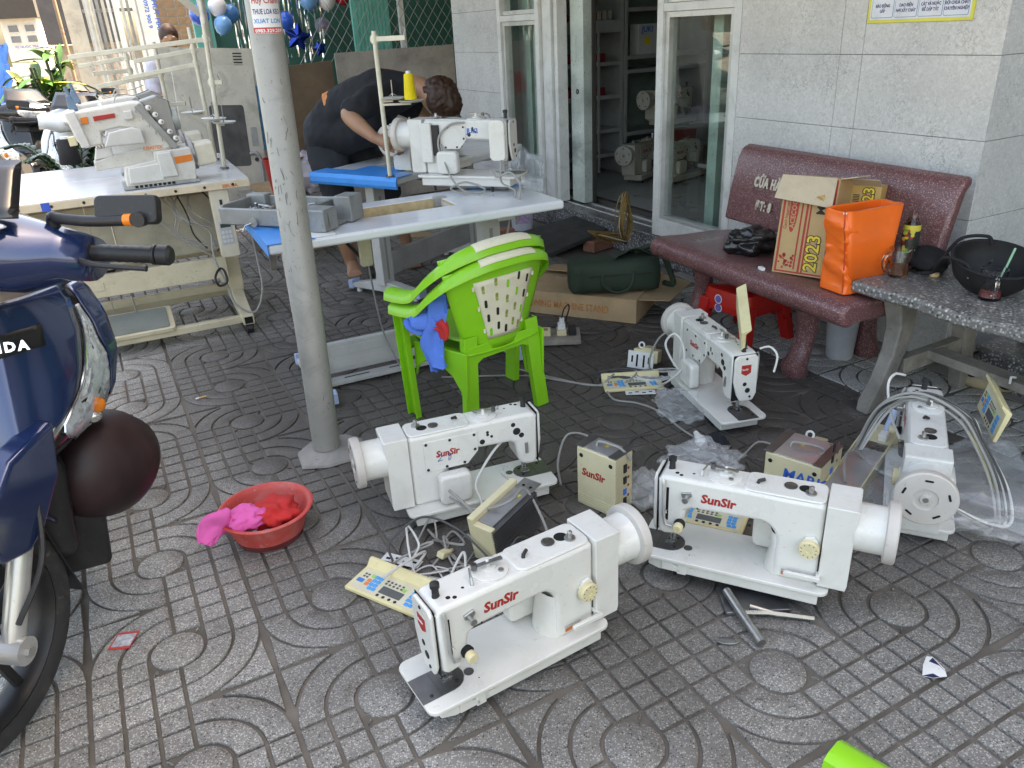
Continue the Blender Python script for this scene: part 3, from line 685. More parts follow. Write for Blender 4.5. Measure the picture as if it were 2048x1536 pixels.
        MB().ell((0, 0, 0), (.012, .02, .016)).build('bulb_cup', chrome, lm, smooth=180, M=Matrix.Translation(apron(.615, s*.82)+D_(.006)))
        MB().grid(lambda a, q: apron(.575+.285*q, s*(sl0(.575+.285*q)+(sl1(.575+.285*q)-sl0(.575+.285*q))*a)) + D_(.012+.02*math.sin(PI*a)*math.sin(PI*q)), 12, 18).build('lamp_lens', lens_m, lm, smooth=180)
        MB().tube([apron(.575+.285*q/20, s*sl0(.575+.285*q/20)) + D_(.016) for q in range(21)], .003, 6).build('lamp_trim', chrome, lm)
        MB().grid(lambda a, q: apron(.612+.07*a-.034*(1-q)*(1-.3*a), s*(.0+.5*a**.8)) + D_(.02-.01*a), 10, 3).build('chrome_chin', chrome, ap, smooth=180, solid=.004)
    MB().grid(lambda a, q: apron(.815+.042*q, (a*2-1)*(.37+.03*q)) + D_(.0225), 14, 3).build('badge_strip', blk, ap, smooth=180, solid=.004)
    if detail:
        bp = apron(.835, 0); text('HONDA', .027, chrome, ap, basis((bp.x+.0275, -.066, .8255), (-.02, 1, 0), (-.34, 0, 1)), bold=.0012, ext=.002, space=1.3)
    # inner leg shield, floor, body, seat, rear wheel
    MB().grid(lambda a, q: apron(.50+.40*q, (a*2-1)*.96)+Vector((-.09-.05*(1-abs(a*2-1)), 0, 0)), 12, 8).build('leg_shield', blk, t, smooth=180, solid=.01)
    MB().prism([(-.3, .2), (-.72, .2), (-.8, .32), (-.74, .34), (-.62, .285), (-.42, .285), (-.32, .42), (-.27, .42)], -.15, .15).build('floorboard', blk, t, bevel=.015)
    MB().box(-.36, -.2, -.08, .08, .3, .55).build('frame_tunnel', blk, t, bevel=.03)
    sec = lambda x, w, z0, z1: [Vector((x, w*math.cos(2*PI*i/20)*(1-.15*math.sin(2*PI*i/20)), (z0+z1)/2 + (z1-z0)/2*math.sin(2*PI*i/20))) for i in range(20)]
    MB().loft([sec(-.66, .07, .34, .66), sec(-.75, .15, .33, .74), sec(-.95, .185, .4, .77), sec(-1.2, .18, .5, .79), sec(-1.42, .13, .6, .8), sec(-1.56, .06, .68, .8)]).build('rear_body', body, t, smooth=180)
    MB().loft([sec(-.68, .08, .72, .77), sec(-.8, .14, .72, .80), sec(-1.0, .155, .74, .81), sec(-1.2, .15, .76, .86), sec(-1.4, .12, .78, .865), sec(-1.48, .06, .8, .85)]).build('seat', M('black seat vinyl', (.02, .02, .022), .55), t, smooth=180)
    rw = thing_part('rear_wheel', t); wheel(rw, TM((-1.27, 0, .25)))
    MB().prism([(-.8, .2), (-1.3, .16), (-1.36, .26), (-1.25, .36), (-.85, .36)], .05, .15).build('engine', blk, t, bevel=.02)
    MB().tube(cr([(-.8, -.1, .22), (-1.0, -.14, .2), (-1.1, -.15, .24), (-1.5, -.16, .36)]), [.02]*9+[.05]*16, 12).build('exhaust', blk, t, smooth=60)
    MB().box(-1.66, -1.5, -.05, .05, .55, .7).build('rear_mudguard', blk, t, bevel=.015)
    # handlebar cover, headlight, grips, levers, mirrors
    hc = MB()
    sc_ = lambda y, x0, x1, z0, z1: [Vector(((x0+x1)/2 + (x1-x0)/2*math.cos(2*PI*i/16), y, (z0+z1)/2 + (z1-z0)/2*math.sin(2*PI*i/16))) for i in range(16)]
    hc.loft([sc_(-.235, -.28, -.17, .90, .985), sc_(-.19, -.275, -.16, .9, 1.0), sc_(-.13, -.285, -.1, .88, 1.02), sc_(-.06, -.29, -.045, .89, 1.045), sc_(0, -.29, -.03, .895, 1.055), sc_(.06, -.29, -.045, .89, 1.045), sc_(.13, -.285, -.1, .88, 1.02), sc_(.19, -.275, -.16, .9, 1.0), sc_(.235, -.28, -.17, .90, .985)])
    hb = hc.build('handlebar_cover', body, st, smooth=180)
    MB().ell((-.06, 0, .965), (.055, .115, .052), 24, 14).build('headlight', lampin, hb, smooth=180)
    MB().grid(lambda a, q: (-.1-.1*q-.16*(a-.5)**2, .16*(a-.5)*2*(1-.3*q), 1.03+.09*q), 12, 5).build('visor', blk_gl, hb, smooth=180, solid=.003)
    MB().ell((-.12, .1, 1.015), (.03, .045, .006), 14, 6).build('sticker', M('pale badge', (.6, .65, .75), .3), hb, smooth=180)
    for s in (-1, 1):
        d = Vector((-.12, s, -.0)); p0 = Vector((-.225, .23*s, .955))
        e = p0 + d*.135
        gp_ = MB(); prof = [(.020, 0), (.0205, .004), (.016, .006), (.0162, .02)]
        for k in range(6): prof += [(.0172, .025+k*.015), (.0158, .033+k*.015)]
        prof += [(.0165, .118), (.0195, .12), (.0195, .126), (.016, .128), (.0195, .13), (.0198, .15), (.015, .156)]
        gp_.lathe(prof, p0, d, 18).build('grip', blk, st, smooth=35)
        MB().tube(cr([p0+Vector((.04, 0, -.005)), p0+Vector((.055, .05*s, -.01)), p0+Vector((.05, .14*s, -.012))]), [.006]*8+[.005]*8+[.006], 8).build('brake_lever', blk, st)
        mr = MB().tube(cr([(-.22, .17*s, .985), (-.215, .172*s, 1.02), (-.21, .19*s, 1.02), (-.205, .26*s, 1.02), (-.2, .36*s, 1.03)]), [.012]*10+[.0105]*23, 10).build('mirror_stalk', blk, st, smooth=60)
        MB().prism(rrect(-.062, .062, -.027, .027, .012), -.012, .012).build('mirror_shell', blk, mr, bevel=.006, M=TM((-.215, .325*s, 1.043), -12, -4*s, 90))
        MB().cyl((-.2015, .325*s, 1.0265), (-.201, .34*s, 1.028), .0115, n=12).build('orange_band', amber, mr); MB().cyl((-.19, .355*s, 1.03), (-.21, .355*s, 1.03), .014, n=16).build('pivot', blk, mr)
        MB().cyl((-.222, .17*s, .97), (-.219, .172*s, 1.0), .015).build('mirror_clamp', steel_g, mr)
    bpy.context.view_layer.update()
    for c in list(st.children):
        mm = st.matrix_local @ c.matrix_local; c.parent = t; c.matrix_local = mm
    bpy.data.objects.remove(st); bpy.context.view_layer.update()
    for c in t.children:
        if c.name.split('.')[0] in ('handlebar_cover', 'grip', 'brake_lever', 'mirror_stalk'): c.matrix_local = Matrix.Translation((0, 0, up)) @ c.matrix_local
    return t
navy = M('navy blue metallic paint', (.011, .03, .105), .22, .35, var=.08, scale=3, coat=1)
blue_sc = scooter('parked_scooter', 'dark blue scooter with HONDA badge standing at the left edge', (-1.0, 1.265, 0), 304, -41, navy, lean=-6.4, up=.075)
whitep = M('white scooter paint', (.62, .66, .7), .25, 0, var=.04, coat=.8)
scooter('parked_scooter', 'white scooter parked beyond the sewing tables beside the leafy plants', (-2.62, 5.0, 0), 300, 0, whitep, False, 'scooters parked at the left')
scooter('parked_scooter', 'black motorbike at the far left edge behind the white scooter', (-3.5, 6.05, 0), 310, 10, blk_gl, False, 'scooters parked at the left')
scooter('parked_scooter', 'dark red scooter mostly hidden behind the white scooter and plant', (-3.75, 7.2, 0), 305, 0, M('dark red paint', (.12, .02, .02), .25, coat=.8), False, 'scooters parked at the left')
# helmet hung on the blue scooter
hm = thing('helmet', 'black and dark red helmet hung on the blue scooter', 'helmet', M=Matrix.Translation((-1.085, 1.71, .425)) @ Vector((.85, -.42, .1)).to_track_quat('Z', 'Y').to_matrix().to_4x4())
MB().lathe([(.118, 0), (.128, .02), (.132, .07), (.12, .12), (.09, .155), (.05, .172), (.001, .178)], n=32, sx=1.12).build('shell', M('black and dark red helmet shell', (.03, .012, .014), .5, var=.8, scale=4), hm, smooth=180)
MB().lathe([(.131, -.004), (.134, .004), (.131, .012), (.122, .01), (.122, -.004), (.131, -.004)], n=32, sx=1.12, cap=False).build('rim_trim', blk, hm, smooth=60)
MB().lathe([(.122, .0), (.112, .06), (.08, .13), (.001, .155)], n=24, sx=1.12).build('lining', M('helmet lining', (.03, .03, .03), .95), hm, smooth=180)
MB().tube(cr([(-.12, .0, 0), (-.1, .03, -.07), (0, .05, -.1), (.1, .03, -.07), (.12, 0, 0)]), .006, 6).build('chin_strap', blk, hm)
# ================================================================ sewing machine heads
mw = M('off-white machine enamel', (.70, .685, .64), .3, 0, var=.04, scale=5, grime=.22, gcol=(.32, .28, .22), coat=.25)
mw2 = M('grey white machine enamel', (.64, .635, .61), .34, 0, var=.05, scale=5, grime=.3, gcol=(.25, .22, .18), coat=.2)
mw_old = M('yellowed machine enamel', (.56, .53, .45), .4, 0, var=.08, scale=6, grime=.45, gcol=(.14, .11, .08))
ivory = M('ivory plastic', (.68, .6, .37), .4, 0, var=.07, grime=.25, gcol=(.3, .22, .12))
ivory2 = M('yellowed control panel plastic', (.72, .63, .36), .42, 0, var=.06, grime=.3, gcol=(.35, .27, .15))
mot_m = M('warm grey motor paint', (.55, .51, .47), .45, 0, var=.06, grime=.2)
stl = M('worn bright steel', (.42, .42, .41), .3, .9, var=.2, scale=20, grime=.25)
stl_d = M('dark needle plate steel', (.2, .2, .205), .36, .85, var=.2, scale=14, grime=.3)
red_l = M('red logo ink', (.42, .03, .025), .45)
org_l = M('orange label', (.62, .17, .05), .5, var=.25, scale=40)
lbl = M('grey metal label', (.5, .49, .46), .35, .4)
_scr = None
def rep(name, me, mt, parent, mats):
    if not me.materials: me.materials.append(mt)
    for m_ in mats:
        o = bpy.data.objects.new(name, me); COL.objects.link(o); o.parent = parent; o.matrix_local = m_
def smooth_me(me, a=40):
    me.polygons.foreach_set('use_smooth', [True]*len(me.polygons)); me.set_sharp_from_angle(angle=R(a)); return me
SCREW = smooth_me(MB().lathe([(.0045, 0), (.0045, .0015), (.003, .0022), (.001, .0018)], n=12).mesh('screw')); SCREW.materials.append(blk)
PLUG = smooth_me(MB().lathe([(.012, 0), (.012, .0012), (.009, .002), (.001, .0022)], n=20).mesh('plug')); PLUG.materials.append(blk)
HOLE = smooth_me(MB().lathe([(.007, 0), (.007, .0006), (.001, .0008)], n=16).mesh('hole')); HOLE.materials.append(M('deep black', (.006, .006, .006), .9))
FY = lambda x, y, z: basis((x, y, z), (1, 0, 0), (0, 0, 1))        # lies on the operator side (faces -y)
BY = lambda x, y, z: basis((x, y, z), (-1, 0, 0), (0, 0, 1))       # lies on the back (faces +y)
TZ = lambda x, y, z: Matrix.Translation((x, y, z))                 # lies on top
FX = lambda x, y, z: basis((x, y, z), (0, -1, 0), (0, 0, 1))       # lies on the face end (faces -x)
BX = lambda x, y, z: basis((x, y, z), (0, 1, 0), (0, 0, 1))        # lies on the wheel end (faces +x)
def machine(label, loc, rz, enamel=mw, brand='SunSir', badge=True, dial=True, legs=True, cover=True, group='sewing machine heads standing on the pavement', M0=None, knee=False, col=red_l, guard=True, mot=True, scale=1):
    t = thing('sewing_machine', label, 'sewing machine', loc, R(rz), group, M0)
    zb = .07
    # bed: plate with rounded corners, skirt below
    bd = MB().prism(rrect(0, .476, 0, .178, .022, 5), zb-.011, zb, 'xy').build('bed', enamel, t, bevel=.003, smooth=40)
    MB().prism([(.03, .022), (.06, .012), (.11, .012), (.11, .006), (.135, .006), (.135, .012), (.455, .012), (.455, .166), (.03, .166)], .024, zb-.0105, 'xy').build('skirt', enamel, bd, bevel=.004)
    MB().box(.05, .44, .03, .15, .012, .026).build('underframe', stl_d, bd, bevel=.003)
    MB().prism([(.07, -.0008+.03), (.12, .03), (.12, .04), (.1, .05), (.1, .062), (.07, .062)], .006, .013).build('skirt_lug', enamel, bd, bevel=.002)
    MB().cyl((.15, .0118, .04), (.15, .009, .04), .009).build('skirt_plug', enamel, bd)
    if legs:
        for x, y in ((.10, .035), (.12, .15), (.40, .15), (.40, .035)):
            MB().cyl((x, y, 0), (x, y, .03), .006, n=10).build('leg', blk, t)
    npl = MB().prism([(-.0005, .036), (.075, .036)] + arc(.075, .075, .039, -90, 90, 8) + [(-.0005, .114)], zb, zb+.0012, 'xy').build('needle_plate', stl_d, t, smooth=30)
    MB().box(.045, .0455, .037, .113, zb+.0012, zb+.0016).build('plate_seam', blk, npl, smooth=0)
    for k in range(3): MB().box(.062, .084, .066+k*.007, .069+k*.007, zb+.0012, zb+.0035).build('feed_dog', stl, npl, smooth=0)
    rep('screw', SCREW, blk, npl, [TZ(.025, .048, zb+.001), TZ(.09, .055, zb+.001), TZ(.09, .095, zb+.001)])
    MB().lathe([(.0115, 0), (.0115, .0008), (.001, .001)], (.125, .064, zb), n=20).build('bed_plug', stl_d, bd)
    rep('hole', HOLE, blk, bd, [TZ(.135, .036, zb) @ Matrix.Scale(.25, 4)])
    # arm and column
    prof = [(.343, zb-.002), (.343, .165)] + [(x, z) for x, z in arc(.300, .17, .043, 0, 90, 6, .05)] + [(.135, .214), (.12, .205), (.112, .15), (.1, .128), (.06, .122), (.049, .14), (.046, .285), (.052, .296), (.075, .300), (.30, .300), (.34, .2985), (.447, .2985), (.447, zb-.002)]
    ab = MB().prism(prof, .03, .128).build('arm', enamel, t, bevel=.013, seg=4, smooth=45)
    fl_ = MB().loft([[Vector((x, y, zb+.0003)) for x, y in arc(.36, .082, .045, 90, 270, 8, .05)], [Vector((x, y, .10)) for x, y in arc(.355, .082, .034, 90, 270, 8, .047)], [Vector((x, y, .14)) for x, y in arc(.352, .08, .024, 90, 270, 8, .045)], [Vector((x, y, .19)) for x, y in arc(.345, .079, .02, 90, 270, 8, .044)]], cap=False).build('column_fillet', enamel, ab, smooth=180)
    # raised stitch-regulator shelf on the column top
    MB().prism(rrect(.255, .445, .034, .124, .02), .296, .3035, 'xy').build('top_cover', enamel, ab, bevel=.004)
    if mot:
        MB().prism([(.4485, .075), (.512, .075), (.515, .09), (.515, .25), (.52, .30), (.516, .3035), (.4485, .3035)], .022, .134).build('motor_housing', enamel, t, bevel=.012, seg=4, smooth=45)
        mt_ = MB().lathe([(.058, 0), (.058, .062), (.06, .066), (.052, .068)], (.513, .078, .232), (1, 0, 0), 36).build('motor', enamel, t, smooth=40)
        hwl = MB().lathe([(.060, .064), (.073, .066), (.075, .07), (.075, .088), (.072, .091), (.03, .092), (.028, .088), (.014, .088), (.012, .094), (.001, .094)], (.513, .078, .232), (1, 0, 0), 40).build('handwheel', mot_m, t, smooth=35)
        for k in range(5):
            a = 2*PI*k/5+.3
            MB().prism(rrect(-.010, .010, -.0028, .0028, .0027, 3), 0, .0006, 'xy').build('wheel_slot', MATS['deep black'], hwl, smooth=0, M=Matrix.Translation((.6055, .078+.054*math.cos(a), .232+.054*math.sin(a))) @ Matrix.Rotation(a, 4, 'X') @ basis((0,0,0), (0, 0, 1), (0, 1, 0)) )
        MB().cyl((.604, .078, .232), (.6085, .078, .232), .007, n=12).build('wheel_screw', stl, hwl)
        MB().box(.4445, .4515, .035, .0352, .09, .16).build('lever_slot', blk, ab, smooth=0)
    else:
        hwl = MB().lathe([(.02, 0), (.02, .02), (.062, .024), (.07, .03), (.07, .05), (.06, .054), (.05, .046), (.02, .046), (.016, .056), (.001, .056)], (.447, .078, .235), (1, 0, 0), 36).build('handwheel', mot_m, t, smooth=35)
    # face plate
    fp = MB().prism([(.034, .15), (.046, .124), (.095, .124), (.11, .15), (.124, .2), (.124, .285), (.112, .297), (.046, .297), (.034, .285)], .036, .0465, 'yz').build('face_plate', enamel, t, bevel=.007, seg=3)
    MB().box(.0462, .0475, .034, .124, .125, .296).build('face_seam', MATS['deep black'], fp, smooth=0)
    if badge:
        MB().prism([(.062, .262), (.098, .262), (.098, .232), (.08, .222), (.062, .232)], .0352, .0362, 'yz').build('badge', red_l, fp, smooth=0)
        text(brand, .0095, white_p, fp, FX(.0349, .096, .243), bold=.0002)
    rep('plug', PLUG, blk, fp, [FX(.0358, .082, .19) @ Matrix.Scale(.6, 4), FX(.0358, .07, .165) @ Matrix.Scale(.8, 4)])
    rep('screw', SCREW, blk, fp, [FX(.0358, .08, .285), FX(.0358, .06, .14)])
    # needle bar, presser bar and foot
    nb_ = MB().cyl((.075, .078, .085), (.075, .078, .13), .0036, n=10).build('needle_bar', stl, t); MB().cyl((.075, .078, zb+.004), (.075, .078, .086), .0012, n=6).build('needle', stl, nb_)
    pb = MB().cyl((.084, .078, .08), (.084, .078, .13), .004, n=10).build('presser_bar', stl, t)
    MB().prism([(.066, .078-.012), (.086, .066), (.09, .076), (.09, .082), (.086, .09), (.066, .09), (.066, .081), (.076, .08), (.076, .076), (.066, .075)], zb+.0045, zb+.008, 'xy').build('presser_foot', stl, pb, bevel=.0008)
    MB().prism([(.1, .12), (.125, .124), (.13, .135), (.118, .142), (.098, .132)], .034, .044).build('thread_lever', stl, t, bevel=.002) if not cover else None
    # take-up guard, tension dial, thread guides on the operator side
    if guard:
        MB().tube([(.062, .0265, .292), (.064, .0205, .28), (.066, .0205, .19), (.072, .0205, .163), (.088, .0225, .158)], .0042, 8).build('take_up_guard', silver, t)
        MB().box(.0695, .0765, .0297, .0302, .17, .268).build('take_up_slot', MATS['deep black'], ab, smooth=0)
        MB().tube([(.073, .03, .2), (.073, .018, .203), (.075, .014, .2)], .002, 6).build('take_up_lever', stl, t)
        tn = MB().lathe([(.013, 0), (.014, .004), (.010, .006), (.015, .009), (.010, .011), (.009, .018)], (.108, .032, .168), (0, -1, 0), 20).build('tension_disc', blk, t)
        MB().lathe([(.0125, .018), (.0125, .032), (.010, .035), (.003, .035), (.003, .033), (.001, .033)], (.108, .032, .168), (0, -1, 0), 18).build('tension_knob', ivory, tn)
        tg = MB().prism([(.108, .262), (.132, .268), (.136, .256), (.124, .246), (.11, .25)], .024, .0305).build('thread_guide', stl, t, bevel=.002)
        MB().cyl((.122, .026, .25), (.122, .01, .25), .0055, n=14).build('guide_post', stl, tg); MB().cyl((.122, .012, .25), (.122, .009, .25), .008, n=14).build('guide_cap', stl, tg)
    MB().lathe([(.009, 0), (.008, .006), (.0075, .022), (.0105, .024), (.0105, .034), (.006, .036), (.001, .036)], (.072, .075, .298), n=18).build('thread_post', blk if guard else white_p, t)
    for x, y in ((.10, .06), (.10, .09), (.13, .05)): pass
    rep('hole', HOLE, blk, ab, [TZ(.09, .055, .2998) @ Matrix.Scale(.75, 4), TZ(.102, .048, .2998) @ Matrix.Scale(.7, 4), TZ(.13, .065, .2998) @ Matrix.Scale(.5, 4)])
    # bobbin winder disc, hook, oil window and cap on top
    wd = MB().lathe([(.042, 0), (.042, .004), (.036, .006), (.001, .006)], (.205, .082, .2995), n=32).build('winder_plate', enamel, ab, smooth=40)
    MB().lathe([(.018, .006), (.018, .01), (.006, .011), (.0035, .024), (.001, .025)], (.205, .088, .2995), n=20).build('winder_spindle', enamel, wd)
    MB().beam((.178, .088, .318), (.236, .078, .322), .012, .003).build('winder_arm', stl, wd); MB().cyl((.172, .089, .312), (.172, .089, .326), .007, n=12).build('winder_wheel', stl_d, wd)
    MB().cyl((.222, .06, .305), (.222, .06, .309), .006, n=12).build('winder_screw', stl, wd)
    MB().tube([(.15, .06, .30), (.152, .066, .313), (.16, .088, .322)], [.004, .0035, .002], 6).build('thread_hook', stl, ab)
    MB().tube([(.285, .07, .3032), (.287, .072, .31), (.3, .08, .312)], .0045, 8).build('thread_eyelet', blk, ab)
    ow = MB().lathe([(.0155, 0), (.0155, .003), (.012, .0045), (.001, .006)], (.36, .084, .3032), n=24).build('oil_window', M('smoked oil window', (.06, .055, .05), .15, coat=.6), ab, smooth=40)
    MB().lathe([(.016, 0), (.016, .0006), (.001, .0008)], (.395, .084, .3033), n=24).build('oil_hole', MATS['deep black'], ab)
    MB().lathe([(.013, 0), (.013, .004), (.006, .006), (.005, .013), (.0062, .014), (.0062, .019), (.001, .022)], (.408, .066, .3034), n=16).build('oil_cap', stl, ab)
    MB().cyl((.15, .03, .222), (.15, .029, .222), .0025, n=8).build('arm_rivet', blk, ab)
    # lettering on the operator side
    bf = basis((0, 0, 0), (1, 0, 0), (0, 0, 1))
    text(brand, .034, col, ab, FY(.157, .0293, .243), bold=.0012, shear=.12, ext=.0004, sx=.98)
    MB().box(.155, .26, .0292, .0297, .2535, .2545).build('logo_cut', enamel, ab, smooth=0)
    if dial:
        dl = MB().prism([(.408, .17), (.425, .178), (.436, .17), (.44, .196), (.43, .212), (.41, .208), (.402, .19)], .0215, .0302).build('dial_plate', enamel, ab, bevel=.003)
        kn = MB().lathe([(.024, 0), (.024, .012), (.0215, .0155), (.007, .0155), (.007, .013), (.001, .013)], (.421, .0235, .18), (0, -1, 0), 28).build('stitch_dial', ivory, ab, smooth=35)
        for k in range(10):
            a = 2*PI*k/10; MB().box(-.0008, .0008, -.0022, .0022, 0, .0004).build('dial_mark', blk, kn, smooth=0, M=FY(.421+.0175*math.sin(a), .0082, .18+.0175*math.cos(a)) @ Matrix.Rotation(-a, 4, 'Z'))
        lv = MB().prism(rrect(.37, .455, .098, .111, .004, 2), .002, .012).build('reverse_lever', enamel, t, bevel=.003)
        MB().box(.443, .453, .0118, .05, .1, .109).build('lever_arm', enamel, lv, bevel=.002)
        MB().prism(rrect(.363, .408, .081, .098, .001, 1), .0288, .0296).build('rating_label', lbl, ab, smooth=0)
        MB().prism(rrect(.364, .407, .081, .091, .0008, 1), .0284, .0289).build('label_band', org_l, ab, smooth=0)
    # back: cover plate with screws, logo, knee box
    if cover:
        cvr = MB().prism([(.24, .215), (.275, .178), (.405, .178), (.405, .278), (.24, .278)], .1275, .1315).build('back_cover', enamel, t, bevel=.002)
        rep('screw', SCREW, blk, cvr, [BY(x, .1314, z) for x, z in ((.25, .27), (.325, .27), (.397, .27), (.25, .222), (.285, .186), (.34, .185), (.397, .186))])
        text(brand, .028, col, cvr if brand != 'JUKI' else ab, BY(.37, .1318, .222) if brand != 'JUKI' else BY(.235, .1285, .245), bold=.001, shear=.12 if brand != 'JUKI' else 0)
        MB().prism(rrect(.275, .375, .074, .172, .018), .1275, .17).build('solenoid_box', enamel, t, bevel=.012, seg=3)
        rep('plug', PLUG, blk, ab, [BY(.115, .1275, .248), BY(.1, .1275, .232) @ Matrix.Scale(.7, 4), BY(.125, .1275, .272) @ Matrix.Scale(.6, 4), BY(.225, .1275, .238) @ Matrix.Scale(.7, 4)])
        rep('screw', SCREW, blk, ab, [BY(.195, .1275, .25), BY(.207, .1275, .258), BY(.207, .1275, .266)])
        MB().beam((.086, .128, .205), (.086, .132, .168), .010, .006, (0, 1, 0)).build('presser_lifter', stl, t, bevel=.002)
    return t
A_ = machine('white lockstitch machine nearest the camera, its red badge facing left', (-.205, 1.176, 0), 31)
B_ = machine('white lockstitch machine with its back to the camera and blue pen marks on the cover', (.073, 2.228, 0), 199)
C_ = machine('white lockstitch machine at right resting tilted over steel tubing', (.301, 1.673, .012), -26.5, badge=False)
D_ = machine('white lockstitch machine pointing at the camera near the stone bench, yellow panel on top', (.894, 2.41, 0), 102)
E_ = machine('grey white lockstitch machine seen from its handwheel end below the granite table', (1.209, 2.197, 0), -115.7, mw2)
# blue pen scribble on machine B
pen = M('blue pen', (.03, .06, .3), .5)
MB().tube(cr([(.365, .1327, .226), (.358, .1327, .23), (.354, .1327, .224), (.36, .1327, .214), (.366, .1327, .209), (.352, .1327, .21)]), .0009, 5).build('pen_mark', pen, B_)
MB().tube(cr([(.335, .1327, .228), (.33, .1327, .218), (.326, .1327, .227), (.326, .1327, .212), (.333, .1327, .205), (.332, .1327, .215)]), .0009, 5).build('pen_mark', pen, B_)
# ================================================================ machine tables
lam = M('white laminate', (.68, .70, .73), .22, 0, var=.03, scale=3, grime=.12, coat=.3)
film = M('blue protective film', (.02, .27, .72), .35, 0, var=.1, scale=10)
film_t = M('pale table film', (.55, .66, .8), .2, var=.05)
grey_leg = M('light grey stand paint', (.52, .52, .51), .4, var=.06, grime=.3)
capm = M('pale blue foot cap', (.36, .46, .66), .5, var=.05)
beige = M('beige stand paint', (.6, .53, .38), .42, 0, var=.08, scale=5, grime=.4, gcol=(.2, .15, .1))
edge_w = M('cream wood edge band', (.66, .55, .4), .5, 0, var=.1, scale=8, grime=.35, gcol=(.3, .2, .12))
plyedge = M('raw plywood edge', (.52, .38, .22), .7, var=.25, scale=30)
rubber = M('grey green ribbed rubber', (.2, .22, .2), .7, var=.15, grime=.4)
def slab(mb, X, Y, hx, hy, z0, z1):     # plate with a rectangular hole
    xs = [X[0], hx[0], hx[1], X[1]]; ys = [Y[0], hy[0], hy[1], Y[1]]; vs = []; fs = []
    for z in (z0, z1): vs += [(x, y, z) for y in ys for x in xs]
    I = lambda i, j, k: k*16 + j*4 + i
    for j in range(3):
        for i in range(3):
            if i == 1 and j == 1: continue
            fs += [(I(i,j,0), I(i,j+1,0), I(i+1,j+1,0), I(i+1,j,0)), (I(i,j,1), I(i+1,j,1), I(i+1,j+1,1), I(i,j+1,1))]
    for i in range(3):
        fs += [(I(i,0,0), I(i+1,0,0), I(i+1,0,1), I(i,0,1)), (I(i,3,0), I(i,3,1), I(i+1,3,1), I(i+1,3,0)), (I(0,i,0), I(0,i,1), I(0,i+1,1), I(0,i+1,0)), (I(3,i,0), I(3,i+1,0), I(3,i+1,1), I(3,i,1))]
    fs += [(I(1,1,0), I(1,1,1), I(2,1,1), I(2,1,0)), (I(1,2,0), I(2,2,0), I(2,2,1), I(1,2,1)), (I(1,1,0), I(1,2,0), I(1,2,1), I(1,1,1)), (I(2,1,0), I(2,1,1), I(2,2,1), I(2,2,0))]
    return mb.add(vs, fs)
def t_leg(t, x, yc, h, mt, cap, L=.46, caster=False):
    f = MB().prism([(yc-L/2, .03), (yc-L/2, .055), (yc-.06, .085), (yc+.06, .085), (yc+L/2, .055), (yc+L/2, .03)], x-.03, x+.03, 'yz').build('foot', mt, t, bevel=.004)
    for s in (-1, 1):
        y = yc + s*L/2
        if cap: MB().prism([(y, .02), (y, .075), (y+s*.035, .068), (y+s*.035, .02)], x-.033, x+.033, 'yz').build('foot_cap', cap, f, bevel=.004); MB().cyl((x, y-s*.02, 0), (x, y-s*.02, .03), .016).build('levelling_pad', white_p, f)
        if caster:
            MB().cyl((x-.012, y-s*.02, .026), (x+.012, y-s*.02, .026), .026, n=20).build('caster', blk, f)
            MB().box(x-.018, x+.018, y-s*.02-.016, y-s*.02+.016, .03, .05).build('caster_fork', blk, f, bevel=.003)
    c = MB().prism([(x-.045, yc-.03), (x+.045, yc-.03), (x+.045, yc+.03), (x-.045, yc+.03)], .07, h-.02, 'xy').build('leg', mt, t, bevel=.005)
    MB().box(x-.008, x+.008, yc-.0315, yc-.03, .1, h-.1).build('leg_groove', M('groove shade grey', (.3, .3, .3), .6), c, smooth=0)
    MB().box(x-.04, x+.04, yc-.2, yc+.2, h-.035, h-.003).build('top_bracket', mt, t, bevel=.003)
def beam_part(t, x0, x1, yc, z0, z1, mt):
    b = MB().box(x0, x1, yc-.016, yc+.016, z0, z1).build('crossbeam', mt, t, bevel=.004)
    for k in range(2):
        for j in range(2):
            xa = x0+.05 + k*(x1-x0-.1)*.55; zz = z0+.02+j*(z1-z0-.02)/2
            MB().prism(rrect(xa, xa+(x1-x0-.1)*.42, zz, zz+(z1-z0)*.28, .008), yc-.019, yc-.0162).build('pressed_panel', mt, b, bevel=.002)
    return b
def t_part_hole(t, name, mt, X, Y, hx, hy, z0, z1, bevel): return slab(MB(), X, Y, hx, hy, z0, z1).build(name, mt, t, bevel=bevel, smooth=40, seg=3)
# white table in front
tw = thing('sewing_table', 'long white sewing table with rolled edge and blue film on its left end', 'sewing table', (-.832, 2.704, 0), R(24.7))
top = t_part_hole(tw, 'table_top', lam, (0, 1.2), (0, .52), (.33, .80), (.22, .40), .662, .70, .012)
for a in ((.33, .80, .40, .404, .655, .699), (.33, .80, .216, .22, .655, .699), (.8, .804, .216, .404, .655, .699), (.326, .33, .216, .404, .655, .699)):
    MB().box(a[0], a[1], a[2]-.0005, a[3]-.0005, a[4], a[5]-.001).build('cutout_edge', plyedge, top, smooth=0)
MB().box(.775, .83, .375, .42, .665, .7035).build('hinge_socket', steel_g, top, bevel=.003)
MB().prism([(-.003, .66), (-.003, .703), (.16, .703), (.17, .7005), (.0, .7005), (.0, .66)], -.001, .521).build('end_film', film, top, smooth=0)
MB().prism(rrect(.01, .25, .01, .1, .01), .7007, .7025, 'xy').build('paper_label', white_p, top, smooth=0)
MB().prism([(1.0, .44), (1.12, .43), (1.2025, .38), (1.2025, .523), (.98, .523)], .6995, .704, 'xy').build('corner_film', film, top, smooth=0)
t_leg(tw, .135, .30, .664, grey_leg, capm); t_leg(tw, .98, .30, .664, grey_leg, capm)
beam_part(tw, .165, .95, .33, .035, .17, grey_leg)
